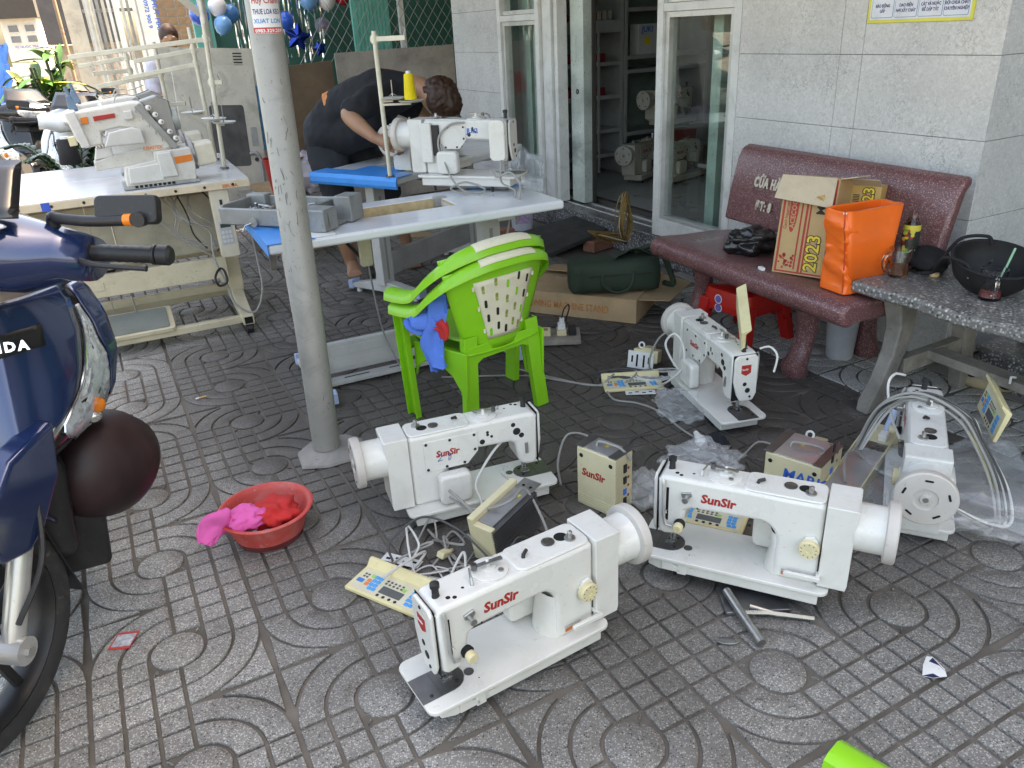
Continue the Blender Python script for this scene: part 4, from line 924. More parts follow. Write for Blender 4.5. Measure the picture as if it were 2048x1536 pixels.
MB().box(.17, .9, .23, .29, .012, .03).build('slotted_bar', grey_leg, tw, bevel=.003)
for k in range(3): MB().box(.25+k*.2, .36+k*.2, .255, .263, .0302, .031).build('bar_slot', MATS['deep black'], tw, smooth=0)
sw = MB().prism(rrect(.40, .45, .48, .62, .01), .3, .33).build('switch_box', beige, tw, bevel=.004)
MB().tube(cr([(.43, .31, .48), (.44, .3, .3), (.46, .3, .16), (.5, .25, .02)]), .004, 6).build('switch_cable', steel_g, tw)
MB().tube(cr([(.3, .32, .64), (.36, .34, .58), (.42, .36, .5), (.45, .38, .45)]), .008, 8).build('motor_bracket', blk, tw)
MB().cyl((.44, .38, .43), (.47, .38, .43), .028, n=20).build('small_motor', blk, tw, bevel=.006)
# far table, blue end towards the camera
tf = thing('sewing_table', 'white sewing table with bright blue edge where the person is working', 'sewing table', (-.523, 3.94, 0), R(56))
topf = t_part_hole(tf, 'table_top', lam, (0, 1.2), (0, .58), (.3, .78), (.2, .38), .662, .70, .012)
MB().prism([(-.004, .645), (-.012, .66), (-.012, .685), (-.002, .704), (.12, .704), (.12, .7005), (.0, .7005), (.0, .645)], -.012, .592).build('edge_film', film, topf, smooth=0)
MB().box(.12, .26, .1, .4, .7005, .7025).build('loose_film', film, topf, smooth=0)
t_leg(tf, .164, .30, .664, grey_leg, capm); t_leg(tf, 1.0, .30, .664, grey_leg, capm)
beam_part(tf, .2, .95, .28, .12, .25, M('mid grey beam paint', (.3, .3, .3), .45, grime=.3))
# beige tables with overlock machines at left
def beige_table(label, loc, rz, full=True):
    t = thing('sewing_table', label, 'sewing table', loc, R(rz))
    top = MB().box(0, 1.2, 0, .545, .715, .75).build('table_top', edge_w, t, bevel=.003)
    MB().prism(rrect(.003, 1.197, .003, .542, .01), .7502, .754, 'xy').build('laminate', lam, top, bevel=.001)
    rep('screw', SCREW, blk, top, [FY(.08+.13*k, 0, .733) @ Matrix.Scale(1.5, 4) for k in range(9)])
    text('SIRUBA', .022, red_l if not full else org_l, top, FY(1.07, -.001, .722), bold=.0006)
    MB().box(.30, .335, -.0015, -.0005, .715, .7505).build('blue_tape', M('blue tape', (.03, .1, .5), .5), top, smooth=0)
    for x in (.13, 1.06):
        f = MB().prism([(.0, .045), (-.08, .05), (-.08, .095), (.02, .105), (.2, .16), (.35, .16), (.48, .095), (.55, .095), (.55, .05), (.4, .055)], x-.028, x+.028, 'yz').build('foot', beige, t, bevel=.003)
        MB().box(x-.02, x+.02, -.0805, -.0795, .055, .09).build('tube_end', MATS['deep black'], f, smooth=0)
        for y in (-.06, .53):
            MB().cyl((x-.016, y, .024), (x+.016, y, .024), .024, n=20).build('caster', blk, f); MB().box(x-.02, x+.02, y-.014, y+.018, .026, .052).build('caster_fork', blk, f, bevel=.003)
        MB().beam((x, .24, .15), (x, .2, .715), .075, .06, (0, 1, 0)).build('leg', beige, t, bevel=.004)
    b = MB().box(.16, 1.03, .14, .165, .25, .36).build('crossbeam', beige, t, bevel=.004); MB().box(.2, .45, .136, .14, .285, .325).build('pressed_panel', beige, b, bevel=.002)
    MB().box(.16, 1.03, .3, .32, .36, .66).build('back_panel', M('dull beige sheet', (.42, .39, .31), .5, grime=.4), t, bevel=.003)
    MB().box(.15, 1.05, .4, .43, .11, .15).build('rear_bar', beige, t, bevel=.003)
    MB().prism([(.13, -.03), (.13, .0), (.3, -.0), (1.0, .0), (1.06, .0), (1.06, -.03), (1.0, -.04), (.3, -.045)], .05, .085, 'xy').build('front_bar', beige, t, bevel=.004)
    if full:
        pd = MB().prism(rrect(.36, .72, -.06, .2, .02), 0, .022, 'xy').build('pedal', beige, t, bevel=.004, M=TM((0, 0, .09), 9, 0, 0))
        MB().prism(rrect(.385, .695, -.045, .18, .015), .022, .027, 'xy').build('pedal_pad', rubber, pd, bevel=.002)
        MB().tube([(.56, .16, .1), (.55, .17, .4), (.55, .2, .7)], .004, 6).build('pedal_rod', stl, t); MB().tube([(.46, .2, .12), (.45, .2, .7)], .003, 6).build('pedal_chain', stl, t)
        cb = MB().prism(rrect(1.005, 1.095, .38, .715, .012), .02, .075).build('control_box', M('pale beige plastic', (.62, .57, .46), .45, grime=.2), t, bevel=.005)
        MB().box(1.02, 1.08, .0185, .0202, .445, .56).build('keypad', M('grey keypad', (.45, .46, .47), .5), cb, smooth=0)
        for r_ in range(3):
            for c_ in range(3): MB().prism(rrect(1.026+c_*.017, 1.039+c_*.017, .455+r_*.022, .469+r_*.022, .003, 2), .0165, .0186).build('key', M('pale key', (.6, .6, .6), .5), cb, smooth=0)
        MB().box(1.026, 1.074, .0172, .0186, .53, .548).build('display', M('dark lcd', (.05, .06, .05), .2), cb, smooth=0)
        MB().box(1.045, 1.058, .0185, .0202, .64, .665).build('power_switch', blk, cb, smooth=0)
        random.seed(11)
        for k in range(9):
            x = .75+.028*k; p = [(x, .25, .7), (x+random.uniform(-.05, .08), .12, .6), (x+.05+random.uniform(-.03, .1), .1, .5), (.98+random.uniform(-.03, .03), .1, .42+random.uniform(-.05, .05))]
            MB().tube(cr(p), .004, 6).build('cable', random.choice((blk, steel_g, M('grey cable', (.3, .29, .27), .5))), t)
        MB().tube(cr([(.98, .06, .5), (.97, .05, .38), (1.0, 0, .25), (1.02, -.03, .15), (1.1, -.05, .1), (1.16, -.02, .2), (1.17, .04, .36), (1.16, .06, .62)]), .005, 8).build('hanging_cable', M('grey cable', (.3, .29, .27), .5), t)
        MB().tube(cr([(.98, .02, .33), (.95, -.02, .3), (.96, -.03, .26), (1.0, -.02, .27), (1.0, .01, .32)], closed=True), .006, 6, True).build('cable_knot', blk, t)
    return t
bt = beige_table('beige framed sewing table with cream edged top and foot pedal, left', (-2.31, 3.37, 0), 24.7)
bt2 = beige_table('second beige framed sewing table with shiny white top behind the first one', (-2.541, 3.868, 0), 24.7, False)
# overlock machines (drawn in px of the photograph / 361 = metres of the machine itself)
def overlock(label, loc, rz, group):
    t = thing('overlock_machine', label, 'sewing machine', loc, R(rz), group)
    k = 1/445
    P = lambda *pts: [((x-225)*k, (383-y)*k) for x, y in pts]
    en, en2 = mw2, M('overlock enamel', (.62, .6, .55), .33, grime=.3, coat=.2)
    B = lambda nm, pts, y0, y1, mt=en2, par=t, bv=.006: MB().prism(P(*pts), y0, y1).build(nm, mt, par, bevel=bv, seg=3)
    base = B('base', [(235, 378), (372, 378), (376, 345), (372, 312), (300, 314), (298, 330), (240, 338)], 0, .2)
    B('lower_cover', [(242, 372), (310, 372), (310, 336), (245, 340)], -.012, 0, en, base); B('right_cover', [(305, 366), (338, 366), (332, 316), (304, 316)], -.016, 0, en, base)
    B('drip_pan', [(228, 383), (378, 383), (378, 377), (228, 377)], -.01, .21, steel_g, base, .003)
    for i in range(9): B('vent_slot', [(250+i*9, 381), (256+i*9, 381), (256+i*9, 376), (250+i*9, 376)], -.0115, -.01, MATS['deep black'], base, 0)
    B('bed_arm', [(186, 343), (236, 340), (300, 335), (300, 312), (225, 316), (186, 324)], .06, .14); B('bed_tip', [(188, 322), (225, 318), (225, 300), (196, 300)], .07, .13, en)
    arm = B('arm', [(156, 228), (286, 216), (300, 218), (345, 312), (298, 318), (272, 268), (250, 262), (214, 268), (212, 292), (178, 296), (166, 280)], .04, .17, en2, t, .012)
    B('face_cover', [(158, 226), (176, 224), (188, 292), (172, 294)], .02, .04, en, arm, .005); B('front_window', [(212, 296), (290, 296), (288, 268), (270, 262), (226, 268)], .0, .035, M('smoked clear cover', (.55, .55, .53), .15, coat=.5), t, .008)
    og = M('orange badge', (.75, .2, .03), .35)
    B('badge', [(183, 250), (196, 249), (196, 236), (183, 237)], .031, .039, og, arm, .002); B('brand_strip', [(206, 246), (246, 242), (246, 234), (206, 237)], .031, .039, red_l, arm, .002)
    B('orange_label', [(338, 342), (372, 339), (372, 326), (336, 328)], -.003, -.0005, og, base, .001); B('lamp', [(262, 248), (278, 247), (278, 231), (262, 232)], .01, .04, en, arm, .003)
    text('KINGTEX', .02, og, arm, FY((283-225)*k, .0385, (383-310)*k) @ TM((0, 0, 0)), bold=.0005)
    # diagonal tension rail with knobs
    a, b = Vector(((290-225)*k, .03, (383-222)*k)), Vector(((346-225)*k, .03, (383-312)*k))
    MB().beam(a, b, .028, .012, (0, 1, 0)).build('tension_rail', steel_g, arm, bevel=.002)
    for i, (x, y) in enumerate(((309, 229), (319, 243), (327, 258), (339, 278), (348, 292))):
        q = MB().lathe([(.006, 0), (.012, .004), (.012, .014), (.009, .018), (.004, .018)], ((x-225)*k, .024, (383-y)*k), (.35, -1, 0), 16).build('tension_knob', M('white knob', (.75, .74, .7), .35), t)
        MB().lathe([(.013, -.004), (.013, .0), (.006, .001)], ((x-225)*k, .026, (383-y)*k), (.35, -1, 0), 16).build('tension_disc', stl, q)
        MB().cyl(((x-225)*k+.006, .006, (383-y)*k), ((x-225)*k+.0065, .004, (383-y)*k), .003, n=8).build('knob_screw', blk, q)
    for i in range(6):
        s = i/6+.08; p = a.lerp(b, s)-Vector((.02, .006, .004)); MB().tube([p+Vector((0, 0, 0)), p+Vector((0, -.012, 0)), p+Vector((0, -.014, -.012))], .0022, 5).build('thread_guide', stl, arm)
    B('cam_cover', [(298, 216), (330, 208), (352, 220), (356, 300), (345, 306)], .05, .16, M('grey casting', (.3, .3, .3), .4, .6, grime=.2), t, .006)
    MB().cyl(((350-225)*k, .1, (383-258)*k), ((365-225)*k, .1, (383-257)*k), .05, n=28).build('handwheel', M('grey green wheel', (.35, .38, .36), .4), t, bevel=.004)
    MB().cyl(((372-225)*k, .1, (383-330)*k), ((382-225)*k, .1, (383-329)*k), .075, n=28).build('motor_flange', M('grey casting', (.3, .3, .3), .4, .6, grime=.2), t, bevel=.003)
    mo = B('motor', [(381, 356), (424, 351), (421, 306), (381, 309)], .03, .17, M('pale beige plastic', (.62, .57, .46), .45, grime=.2), t, .012)
    MB().cyl(((180-225)*k, .1, (383-226)*k), ((170-225)*k, .1, (383-180)*k), .008).build('needle_post', M('blue grey enamel', (.12, .2, .3), .4), t); B('top_block', [(166, 222), (184, 222), (176, 196), (168, 196)], .08, .12, M('blue grey enamel', (.12, .2, .3), .4), t, .004)
    for i, (x, y) in enumerate(((200, 318), (206, 322), (212, 322))): MB().cyl(((x-225)*k, .1, (383-y)*k), ((x-225)*k, .1, (383-292)*k), .004, n=8).build('needle_bar', stl, t)
    MB().tube(cr([((250-225)*k, .1, (383-216)*k), ((262-225)*k, .08, (383-200)*k), ((290-225)*k, .08, (383-204)*k), ((320-225)*k, .08, (383-196)*k)]), .003, 6).build('top_wire', stl, t)
    MB().lathe([(.009, 0), (.009, .008), (.006, .014), (.001, .016)], ((224-225)*k, .1, (383-221)*k), n=14).build('oil_gauge', clearp, arm)
    B('small_box', [(152, 290), (166, 289), (165, 272), (151, 273)], .06, .12, ivory, t, .003)
    return t
o1 = overlock('white overlock machine with orange labels on the front beige table', (-1.75, 3.68, .757), 26, 'overlock machines on the beige tables')
o2 = overlock('white overlock machine standing behind the one with clear orange labels', (-1.97, 4.16, .757), 24.7, 'overlock machines on the beige tables')
# thread stands
def thread_stand(label, loc, rz, h, arms, dish, mt=None, spools=(), lean=0):
    mt = mt or M('cream stand tube', (.66, .62, .5), .4, grime=.3)
    t = thing('thread_stand', label, 'thread stand', M=TM(loc, 0, lean, rz))
    MB().cyl((0, 0, 0), (0, 0, h), .011, n=14).build('post', mt, t); MB().cyl((0, 0, -.0), (0, 0, .008), .022, n=16).build('base_nut', stl_d, t)
    for z, L, a in arms:
        d = Vector((math.cos(R(a)), math.sin(R(a)), 0))
        ar = MB().beam(Vector((0, 0, z))-d*.02, Vector((0, 0, z-(.13*L if L > .2 else 0)))+d*L, .018, .022).build('arm', mt, t, bevel=.003); MB().cyl((0, 0, z-.018), (0, 0, z+.018), .016, n=14).build('collar', mt, ar)
        e = Vector((0, 0, z))+d*(L-.01); MB().tube([e+Vector((0, 0, .01)), e+Vector((.012, 0, .035)), e+Vector((0, .008, .05)), e+Vector((-.006, 0, .04))], .0018, 5).build('thread_eye', stl, ar)
    for z, L, a in dish:
        d = Vector((math.cos(R(a)), math.sin(R(a)), 0)); c = Vector((0, 0, z))+d*L
        ds = MB().lathe([(.001, 0), (.05, .003), (.062, .012), (.06, .013), (.02, .006), (.001, .006)], c, n=32).build('spool_dish', M('pale dish plastic', (.7, .69, .64), .35), t, smooth=50)
        MB().beam((0, 0, z-.004), c-Vector((0, 0, .004)), .016, .01).build('dish_arm', mt, ds, bevel=.002); MB().cyl(c, c+Vector((0, 0, .09)), .003, n=8).build('spool_pin', stl, ds)
        for r_ in range(3): MB().add([(0,-.004,0),(.02,-.001,-.012),(.02,.001,-.012),(0,.004,0)], [(0,1,2,3)]).build('pin_fin', white_p, ds, smooth=0, solid=.001, M=Matrix.Translation(c+Vector((0,0,.03))) @ Matrix.Rotation(r_*2.1, 4, 'Z'))
    return t
tsw = thread_stand('tall cream thread stand with a yellow cone in front of the bending person', (-.55, 3.97, .704), 30, .665, [(.63, .16, -50)], [(.36, .055, -28), (.345, .145, -40)])
yel = M('yellow thread', (.75, .58, .02), .75, var=.08, scale=60, bmp=.5, bscale=400)
def cone(label, loc, r0, r1, h, mt):
    t = thing('thread_cone', label, 'thread cone', loc)
    MB().lathe([(r0*.96, 0), (r0, .006), (r1, h-.006), (r1*.93, h)], n=28).build('thread_winding', mt, t, smooth=50); MB().lathe([(r1*.55, h), (r1*.5, h+.012), (r1*.3, h+.012)], n=16).build('cone_core', white_p, t)
    return t
dsh = tsw.matrix_world @ Vector((.145*math.cos(R(-40)), .145*math.sin(R(-40)), .36))
cone('bright yellow thread cone on the thread stand beside the person', dsh, .030, .022, .115, yel)
ts1 = thread_stand('tall cream thread stand with white dishes at the right end of the beige table', (-1.44, 4.20, .757), 200, .69, [(.62, .62, 0), (.42, .05, 170)], [(.24, .02, 30), (.22, .03, 200)], lean=-3)
ts2 = thread_stand('second tall cream thread stand behind the overlock machines', (-1.6, 4.55, .757), 200, .68, [(.57, .30, 0), (.5, .38, -4)], [(.25, .07, 0)])
ts4 = thread_stand('fourth cream thread stand at the far left of the overlock machines', (-2.05, 4.75, .757), 205, .6, [(.55, .25, 0), (.48, .2, 20)], [(.2, .08, 40)])
ts3 = thread_stand('third cream thread stand with bent wire arms above the black cones', (-1.83, 4.62, .757), 205, .62, [(.46, .33, 3), (.3, .1, 160)], [])
for p in ([(0, 0, .34), (.1, 0, .36), (.22, .01, .33), (.3, -.03, .37), (.34, 0, .4)], [(0, 0, .28), (.1, .02, .27), (.3, .03, .24), (.36, .02, .25)]): MB().tube(cr(p), .004, 6).build('wire_arm', stl, ts3)
blkthread = M('black thread', (.015, .015, .018), .8, bmp=.5, bscale=400)
cone('large black thread cone with yellow band on the second beige table', (-1.98, 4.62, .757+.17), .05, .042, .1, blkthread).location = (-1.86, 4.5, .757+.27)
cn = cone('black thread cone with yellow label behind the left end of the overlock machine', (-2.25, 4.7, .757), .06, .045, .14, blkthread); cn.location = (-2.5, 4.72, .757)
c3 = cone('short black cone beside the tall thread stands', (-2.05, 4.62, .757), .035, .03, .12, blkthread)
stk = thing('cone_shelf', 'small cream shelf that carries the large black cone', 'shelf', (-1.86, 4.5, .757)); MB().box(-.06, .06, -.05, .05, .255, .268).build('shelf_plate', cream_p, stk, bevel=.002); MB().cyl((0, 0, 0), (0, 0, .255), .01).build('shelf_post', cream_p, stk)
# JUKI head on the white table and the head on the far table
J_ = machine('white lockstitch machine with blue JUKI lettering standing on the long white table', (.13, 3.56, .70), 158, mw2, 'JUKI', badge=False, dial=False, group='machine heads on the tables', col=M('blue logo ink', (.02, .12, .5), .45))
MB().box(.40, .455, .128, .15, .12, .29).build('side_box', mw2, J_, bevel=.006); MB().box(.365, .40, .128, .142, .15, .28).build('connector_block', blk, J_, bevel=.004)
MB().prism(rrect(.052, .125, .13, .30, .02), .1285, .15).build('end_cover', mw, J_, bevel=.006)
jc = M('grey cable', (.3, .29, .27), .5)
for p in ([(.36, .14, .2), (.33, .17, .12), (.27, .22, .05), (.2, .24, .01), (.16, .22, .005), (.12, .24, .03), (.2, .26, .06), (.27, .26, .03), (.2, .24, .003), (.08, .24, .003)],
          [(.24, .135, .29), (.3, .14, .285), (.36, .14, .24), (.365, .15, .18), (.33, .15, .13), (.31, .15, .14)], [(.06, .18, .14), (.05, .22, .06), (.0, .25, .04), (-.03, .26, .02), (-.02, .3, -.05), (0, .33, -.2), (.01, .33, -.4)],
          [(.1, .2, .1), (.06, .24, .08), (0, .24, .1), (-.05, .26, .06), (-.06, .3, .0), (-.05, .32, -.1)]):
    MB().tube(cr(p), .0045, 8).build('cable', jc, J_)
K_ = machine('white machine head mounted in the far table, its handwheel under the person\'s hand', (-.279, 4.59, .635), 236, mw, 'JUKI', badge=False, dial=False, legs=False, cover=False, group='machine heads on the tables', guard=False)
# grey casting tray with metal bits
tr = thing('machine_tray', 'grey metal tray full of small parts on the left end of the white table', 'tray', M=TM((-.83, 3.05, .703), 0, 0, -22) @ Matrix.Scale(.82, 4))
castm = M('grey cast tray', (.27, .28, .28), .45, .35, var=.15, grime=.5)
for nm, a in (('tray_floor', (-.28, .28, -.1, .12, 0, .012)), ('long_side', (-.3, .3, -.135, -.115, .012, .09)), ('long_side', (-.3, .3, .125, .14, .012, .1)), ('short_side', (-.3, -.285, -.115, .125, .012, .1)), ('short_side', (.15, .165, -.115, .125, .012, .09)), ('end_block', (.17, .30, -.16, -.05, .0, .1)), ('end_block', (.22, .31, .05, .16, .0, .12)), ('end_block', (-.31, -.2, .09, .15, .0, .11))):
    MB().box(*a).build(nm, castm, tr, bevel=.006)
random.seed(21)
bits = MB()
for i in range(60):
    c = Vector((random.uniform(-.27, .13), random.uniform(-.1, .11), random.uniform(.015, .07))); d = Vector((random.uniform(-1,1), random.uniform(-1,1), random.uniform(-.3,.3))).normalized()*random.uniform(.01, .03)
    bits.cyl(c-d, c+d, random.uniform(.003, .008), n=8)
o = bits.build('metal_bits', stl, tr); o['kind'] = 'stuff'
MB().cyl((-.1, -.15, .03), (-.1, -.135, .03), .022, n=18).build('knob', steel_g, tr, bevel=.002); MB().tube([(-.1, -.16, .03), (-.13, -.17, .02), (-.14, -.18, -.005)], .004, 6).build('lever', stl, tr)
# ================================================================ steel pole with sticker and concrete foot
pole_m = M('grey painted pole', (.31, .305, .28), .45, .15, var=.14, scale=4, grime=.5, gcol=(.13, .12, .11), gscale=10)
pl = thing('steel_pole', 'thick grey steel pole with a sticker, standing on a small concrete foot', 'pole', M=TM((-.68, 2.465, 0), 0, 1.3, 0))
MB().lathe([(.0485, .02), (.0485, .74), (.0475, .742), (.0475, 3)], n=40).build('shaft', pole_m, pl, smooth=40)
random.seed(9)
scr_m = M('black pen scratch', (.04, .04, .04), .7)
for i in range(46):        # scribbles and chips on the camera side
    a = R(random.uniform(225, 325)); z = random.choice((random.gauss(1.02, .09), random.gauss(.85, .1), random.uniform(.1, 1.35))); p = []; da = random.uniform(-.06, .06); dz = random.uniform(-.012, .012)
    for k in range(4): p.append((.0487*math.cos(a+da*k+random.uniform(-.03, .03)), .0487*math.sin(a+da*k), z+dz*k+random.uniform(-.004, .004)))
    MB().tube(cr(p, 3), random.uniform(.0003, .0007), 4).build('scribble', scr_m, pl)
def bent(o, r, a0, z0):    # wrap flat lettering (x right, y up) round the pole
    for v in o.data.vertices: a = a0 + v.co.x/r; rr = r + .0004; v.co = Vector((rr*math.cos(a), rr*math.sin(a), z0+v.co.y))
SA = R(243)
mb = MB(); mb.loft([[Vector((.0489*math.cos(SA+.09/.0489*i/12), .0489*math.sin(SA+.09/.0489*i/12), z)) for z in (1.375, 1.56)] for i in range(13)], cap=False); sk = mb.build('sticker', white_p, pl, smooth=180)
mb = MB(); mb.loft([[Vector((.0491*math.cos(SA+.088/.0489*i/12), .0491*math.sin(SA+.088/.0489*i/12), z)) for z in (1.376, 1.391)] for i in range(13)], cap=False); mb.build('sticker_band', M('sticker red', (.55, .06, .06), .5), sk, smooth=180)
for s_, sz, z, mt in (('Huy Chanh', .022, 1.452, 'sticker red'), ('THUE LOA KEO', .0185, 1.425, 'navy ink'), ('XUAT LON', .016, 1.402, 'sky ink'), ('0983.329.259', .012, 1.3785, 'white paint')):
    mt_ = {'navy ink': M('navy ink', (.03, .03, .2), .5), 'sky ink': M('sky ink', (.05, .25, .6), .5)}.get(mt) or MATS[mt]
    o = text(s_, sz, mt_, sk, Matrix(), bold=.0004, ext=0, sx=1); 
    w = max(v.co.x for v in o.data.vertices); k = .08/w
    for v in o.data.vertices: v.co.x *= k
    bent(o, .0489, SA+.1, z)
ft_ = MB()
ring = [(-.1, -.03), (-.06, -.13), (.03, -.125), (.11, -.08), (.15, -.01), (.12, .06), (.05, .1), (-.06, .08)]
ft_.loft([[Vector((x*1.02, y*1.02, 0)) for x, y in ring], [Vector((x*.97, y*.97, .014+.006*nz((x*20, y*20, 0)))) for x, y in ring], [Vector((x*.7, y*.7, .018)) for x, y in ring]]); ft_.build('concrete_foot', concrete, pl, bevel=.004)
bp_ = M('worn blue paint patch', (.2, .3, .38), .7, var=.5, scale=25)
# ================================================================ green chairs
lime = M('lime green plastic', (.21, .56, .025), .35, 0, var=.05, scale=4, grime=.16, gcol=(.1, .2, .02), coat=.15)
crm = M('cream chair plastic', (.7, .66, .5), .45, 0, var=.05, grime=.25, gcol=(.35, .28, .16))
dkslot = M('dark slot', (.02, .022, .015), .8)
def chair(label, loc, rz, hole_m, nest=False):
    t = thing('plastic_chair', label, 'chair', group='lime green plastic armchairs', M=TM(loc, 0, 0, rz) @ Matrix.Diagonal((1, 1.04, .915, 1)))
    # rail: arms and back in one sweep
    key = [(.135, -.255, .505), (.06, -.25, .51), (-.02, -.24, .53), (-.09, -.225, .60), (-.15, -.18, .665), (-.185, -.09, .70), (-.195, 0, .708), (-.185, .09, .70), (-.15, .18, .665), (-.09, .225, .60), (-.02, .24, .53), (.06, .25, .51), (.135, .255, .505)]
    path = cr(key, 5); rings = []
    for i, p in enumerate(path):
        tg = (path[min(i+1, len(path)-1)]-path[max(i-1, 0)]).normalized(); o = tg.cross(Vector((0, 0, 1))).normalized(); o = -o if o.dot(Vector((p.x+.02, p.y, 0))) < 0 else o
        up = Vector((0, 0, 1)); w0, w1 = .024, .030
        rings.append([p - o*w0 - up*.010, p - o*w0*.9 + up*.006, p - o*.01 + up*.011, p + o*.014 + up*.010, p + o*w1 - up*.002, p + o*(w1+.004) - up*.034, p + o*(w1-.002) - up*.034, p + o*(w1-.006) - up*.008])
    MB().loft(rings).build('arm_rail', lime, t, smooth=50)
    tp = path[24:37]; rg = []
    for i, p in enumerate(tp):
        tg = (tp[min(i+1, len(tp)-1)]-tp[max(i-1, 0)]).normalized(); o = tg.cross(Vector((0, 0, 1))).normalized(); o = -o if o.dot(Vector((p.x+.02, p.y, 0))) < 0 else o
        rg.append([p - o*.02 + Vector((0,0,.007)), p - o*.008 + Vector((0,0,.0145)), p + o*.016 + Vector((0,0,.0135)), p + o*.0325 + Vector((0,0,.002)), p + o*.0335 - Vector((0,0,.006)), p + o*.028 + Vector((0,0,0))])
    MB().loft(rg).build('cream_rail_cap', crm, t, smooth=50)
    def back(a, q):
        w = .125+.095*q**.8; y = w*a; return Vector((-.155-.05*q+.05*a*a*(1+.4*q), y, .33+.365*q-.03*q*a*a))
    bk = MB().grid(lambda a, q: back(a*2-1, q), 18, 14).build('back_shell', lime, t, smooth=180, solid=.008)
    ins = lambda a, q: back((a*2-1)*(.46+.16*q), .13+.70*q)+Vector((-.0058, 0, 0))
    cp2 = MB().grid(lambda a, q: ins(a, q), 14, 12).build('cream_panel', crm, bk, smooth=180, solid=.005)
    sls = []
    for mt in (hole_m, dkslot, lime):
        sl_ = MB().prism(rrect(-.005, .005, -.0165, .0165, .0048, 3), -.0012, .0012, 'xy').mesh('slot'); sl_.materials.append(mt); sls.append(sl_)
    for r_ in range(4):
        for c in range(5):
            a, q = .1+.2*c, .12+.245*r_ + (.08 if c % 2 else 0)
            if q > .95: continue
            p = ins(a, q)+Vector((-.0032, 0, 0)); n_ = (ins(a+.02, q)-ins(a-.02, q)); up = (ins(a, min(1, q+.03))-ins(a, q-.03))
            o = bpy.data.objects.new('slot', sls[(r_*7+c*3) % 5 % 3]); COL.objects.link(o); o.parent = cp2; o.matrix_local = basis(p, n_, up)
    # clip lugs on the rail and insert
    for a, q in ((0, .15), (0, .55), (0, .9), (1, .15), (1, .55), (1, .9)):
        p = ins(a, q)+Vector((0, (a-.5)*.012, 0)); MB().box(-.003, .003, -.004, .004, -.008, .008).build('clip', crm, cp2, bevel=.001, M=Matrix.Translation(p))
    MB().grid(lambda a, q: (-.16+.33*a, (.175-.02*(1-a))*(q*2-1), .335-.012*math.sin(PI*a)-.012*math.cos((q-.5)*PI)+(.012 if a > .93 else 0)), 14, 12).build('seat', lime, t, smooth=180, solid=.008)
    k_ = .72 if nest else 1.0; i_ = .010 if nest else 0
    for s in (-1, 1):
        MB().loft([[Vector((.118-.014*k+dx*k_, s*(.262-.026*(1-k)-i_) + s*dy*k_, z)) for dx, dy in ((-.032, -.012), (.032, -.012), (.032, .012), (.027, .012), (.027, -.006), (-.027, -.006), (-.027, .012), (-.032, .012))] for k, z in (((.2, .1) if nest else (0, 0)), (.35, .18), (.8, .42), (1, .5))]).build('front_leg', lime, t, smooth=30, bevel=.002)
        MB().loft([[Vector((-.135-.018*(1-k)+i_+dx*k_, s*(.135+.03*(1-k)-i_) + s*dy*k_, z)) for dx, dy in ((-.014, -.028), (-.014, .028), (.012, .028), (.012, .023), (-.008, .023), (-.008, -.023), (.012, -.023), (.012, -.028))] for k, z in (((.25, .1) if nest else (0, 0)), (.5, .18), (1, .4))]).build('rear_leg', lime, t, smooth=30, bevel=.002)
        if nest: continue
        MB().prism([(-.14, .35), (.13, .345), (.135, .19), (.115, .24), (.07, .275), (.0, .275), (-.06, .24), (-.1, .18), (-.13, .15)], s*.198-.005, s*.198+.005).build('side_apron', lime, t, bevel=.003, M=Matrix.Rotation(R(10*s), 4, 'Z'))
    if not nest:
        MB().grid(lambda a, q: (.165-.012*q, .2*(a*2-1), .335-.05*q*(1-.5*math.sin(PI*a))), 10, 3).build('seat_front', lime, t, smooth=180, solid=.006)
        MB().prism([(-.15, .36), (.15, .36), (.14, .27), (.09, .3), (-.09, .3), (-.14, .27)], -.152, -.144, 'yz').build('rear_apron', lime, t, bevel=.003)
    return t
slotm = M('slot showing chair behind', (.25, .3, .08), .6, var=.6, scale=60)
chair('lower lime green plastic armchair of the stack of two, its cream slotted back towards us', (-.118, 2.765, 0), 128, slotm)
chair('upper lime green plastic armchair nested in the stack of two', (-.131, 2.783, .047), 128, dkslot, True)
chair('lime green plastic armchair at the bottom right edge, only its arm in view', (.305, .44, 0), 135, dkslot)
# rag hung through the chair arm
def rag(name, label, pts, w, mt, cat='cloth', amp=.02, seed=0):
    c = cr(pts, 6); rings = []; n = 14
    for i, p in enumerate(c):
        s = i/(len(c)-1); ww = w[0]+(w[1]-w[0])*s; tg = (c[min(i+1, len(c)-1)]-c[max(i-1, 0)]).normalized(); x = tg.cross(Vector((.3, .9, .2))).normalized(); y = tg.cross(x)
        rings.append([p + x*(ww*math.cos(2*PI*k/n)) + y*(ww*.35*math.sin(2*PI*k/n)) + Vector((nz((p.x*30, k*.9, seed)), nz((p.y*30, k*.9, seed+5)), nz((k*.9, p.z*30, seed+9))))*amp for k in range(n)])
    o = MB().loft(rings).build(name, mt, smooth=180, sub=1); return tag(o, label, cat)
blue_c = M('blue cloth', (.07, .2, .65), .8, var=.12, scale=12, bmp=.2, bscale=500); redc = M('red cloth', (.55, .03, .03), .85, var=.15, scale=12, bmp=.2, bscale=500); pink = M('pink cloth', (.75, .12, .4), .8, var=.12, scale=12, bmp=.2, bscale=500)
rag('blue_rag', 'blue rag tucked through the arm of the stacked green chairs', [(-.245, 2.62, .50), (-.25, 2.585, .47), (-.26, 2.575, .42), (-.275, 2.575, .37), (-.27, 2.57, .30), (-.255, 2.56, .25)], (.045, .035), blue_c, amp=.035)
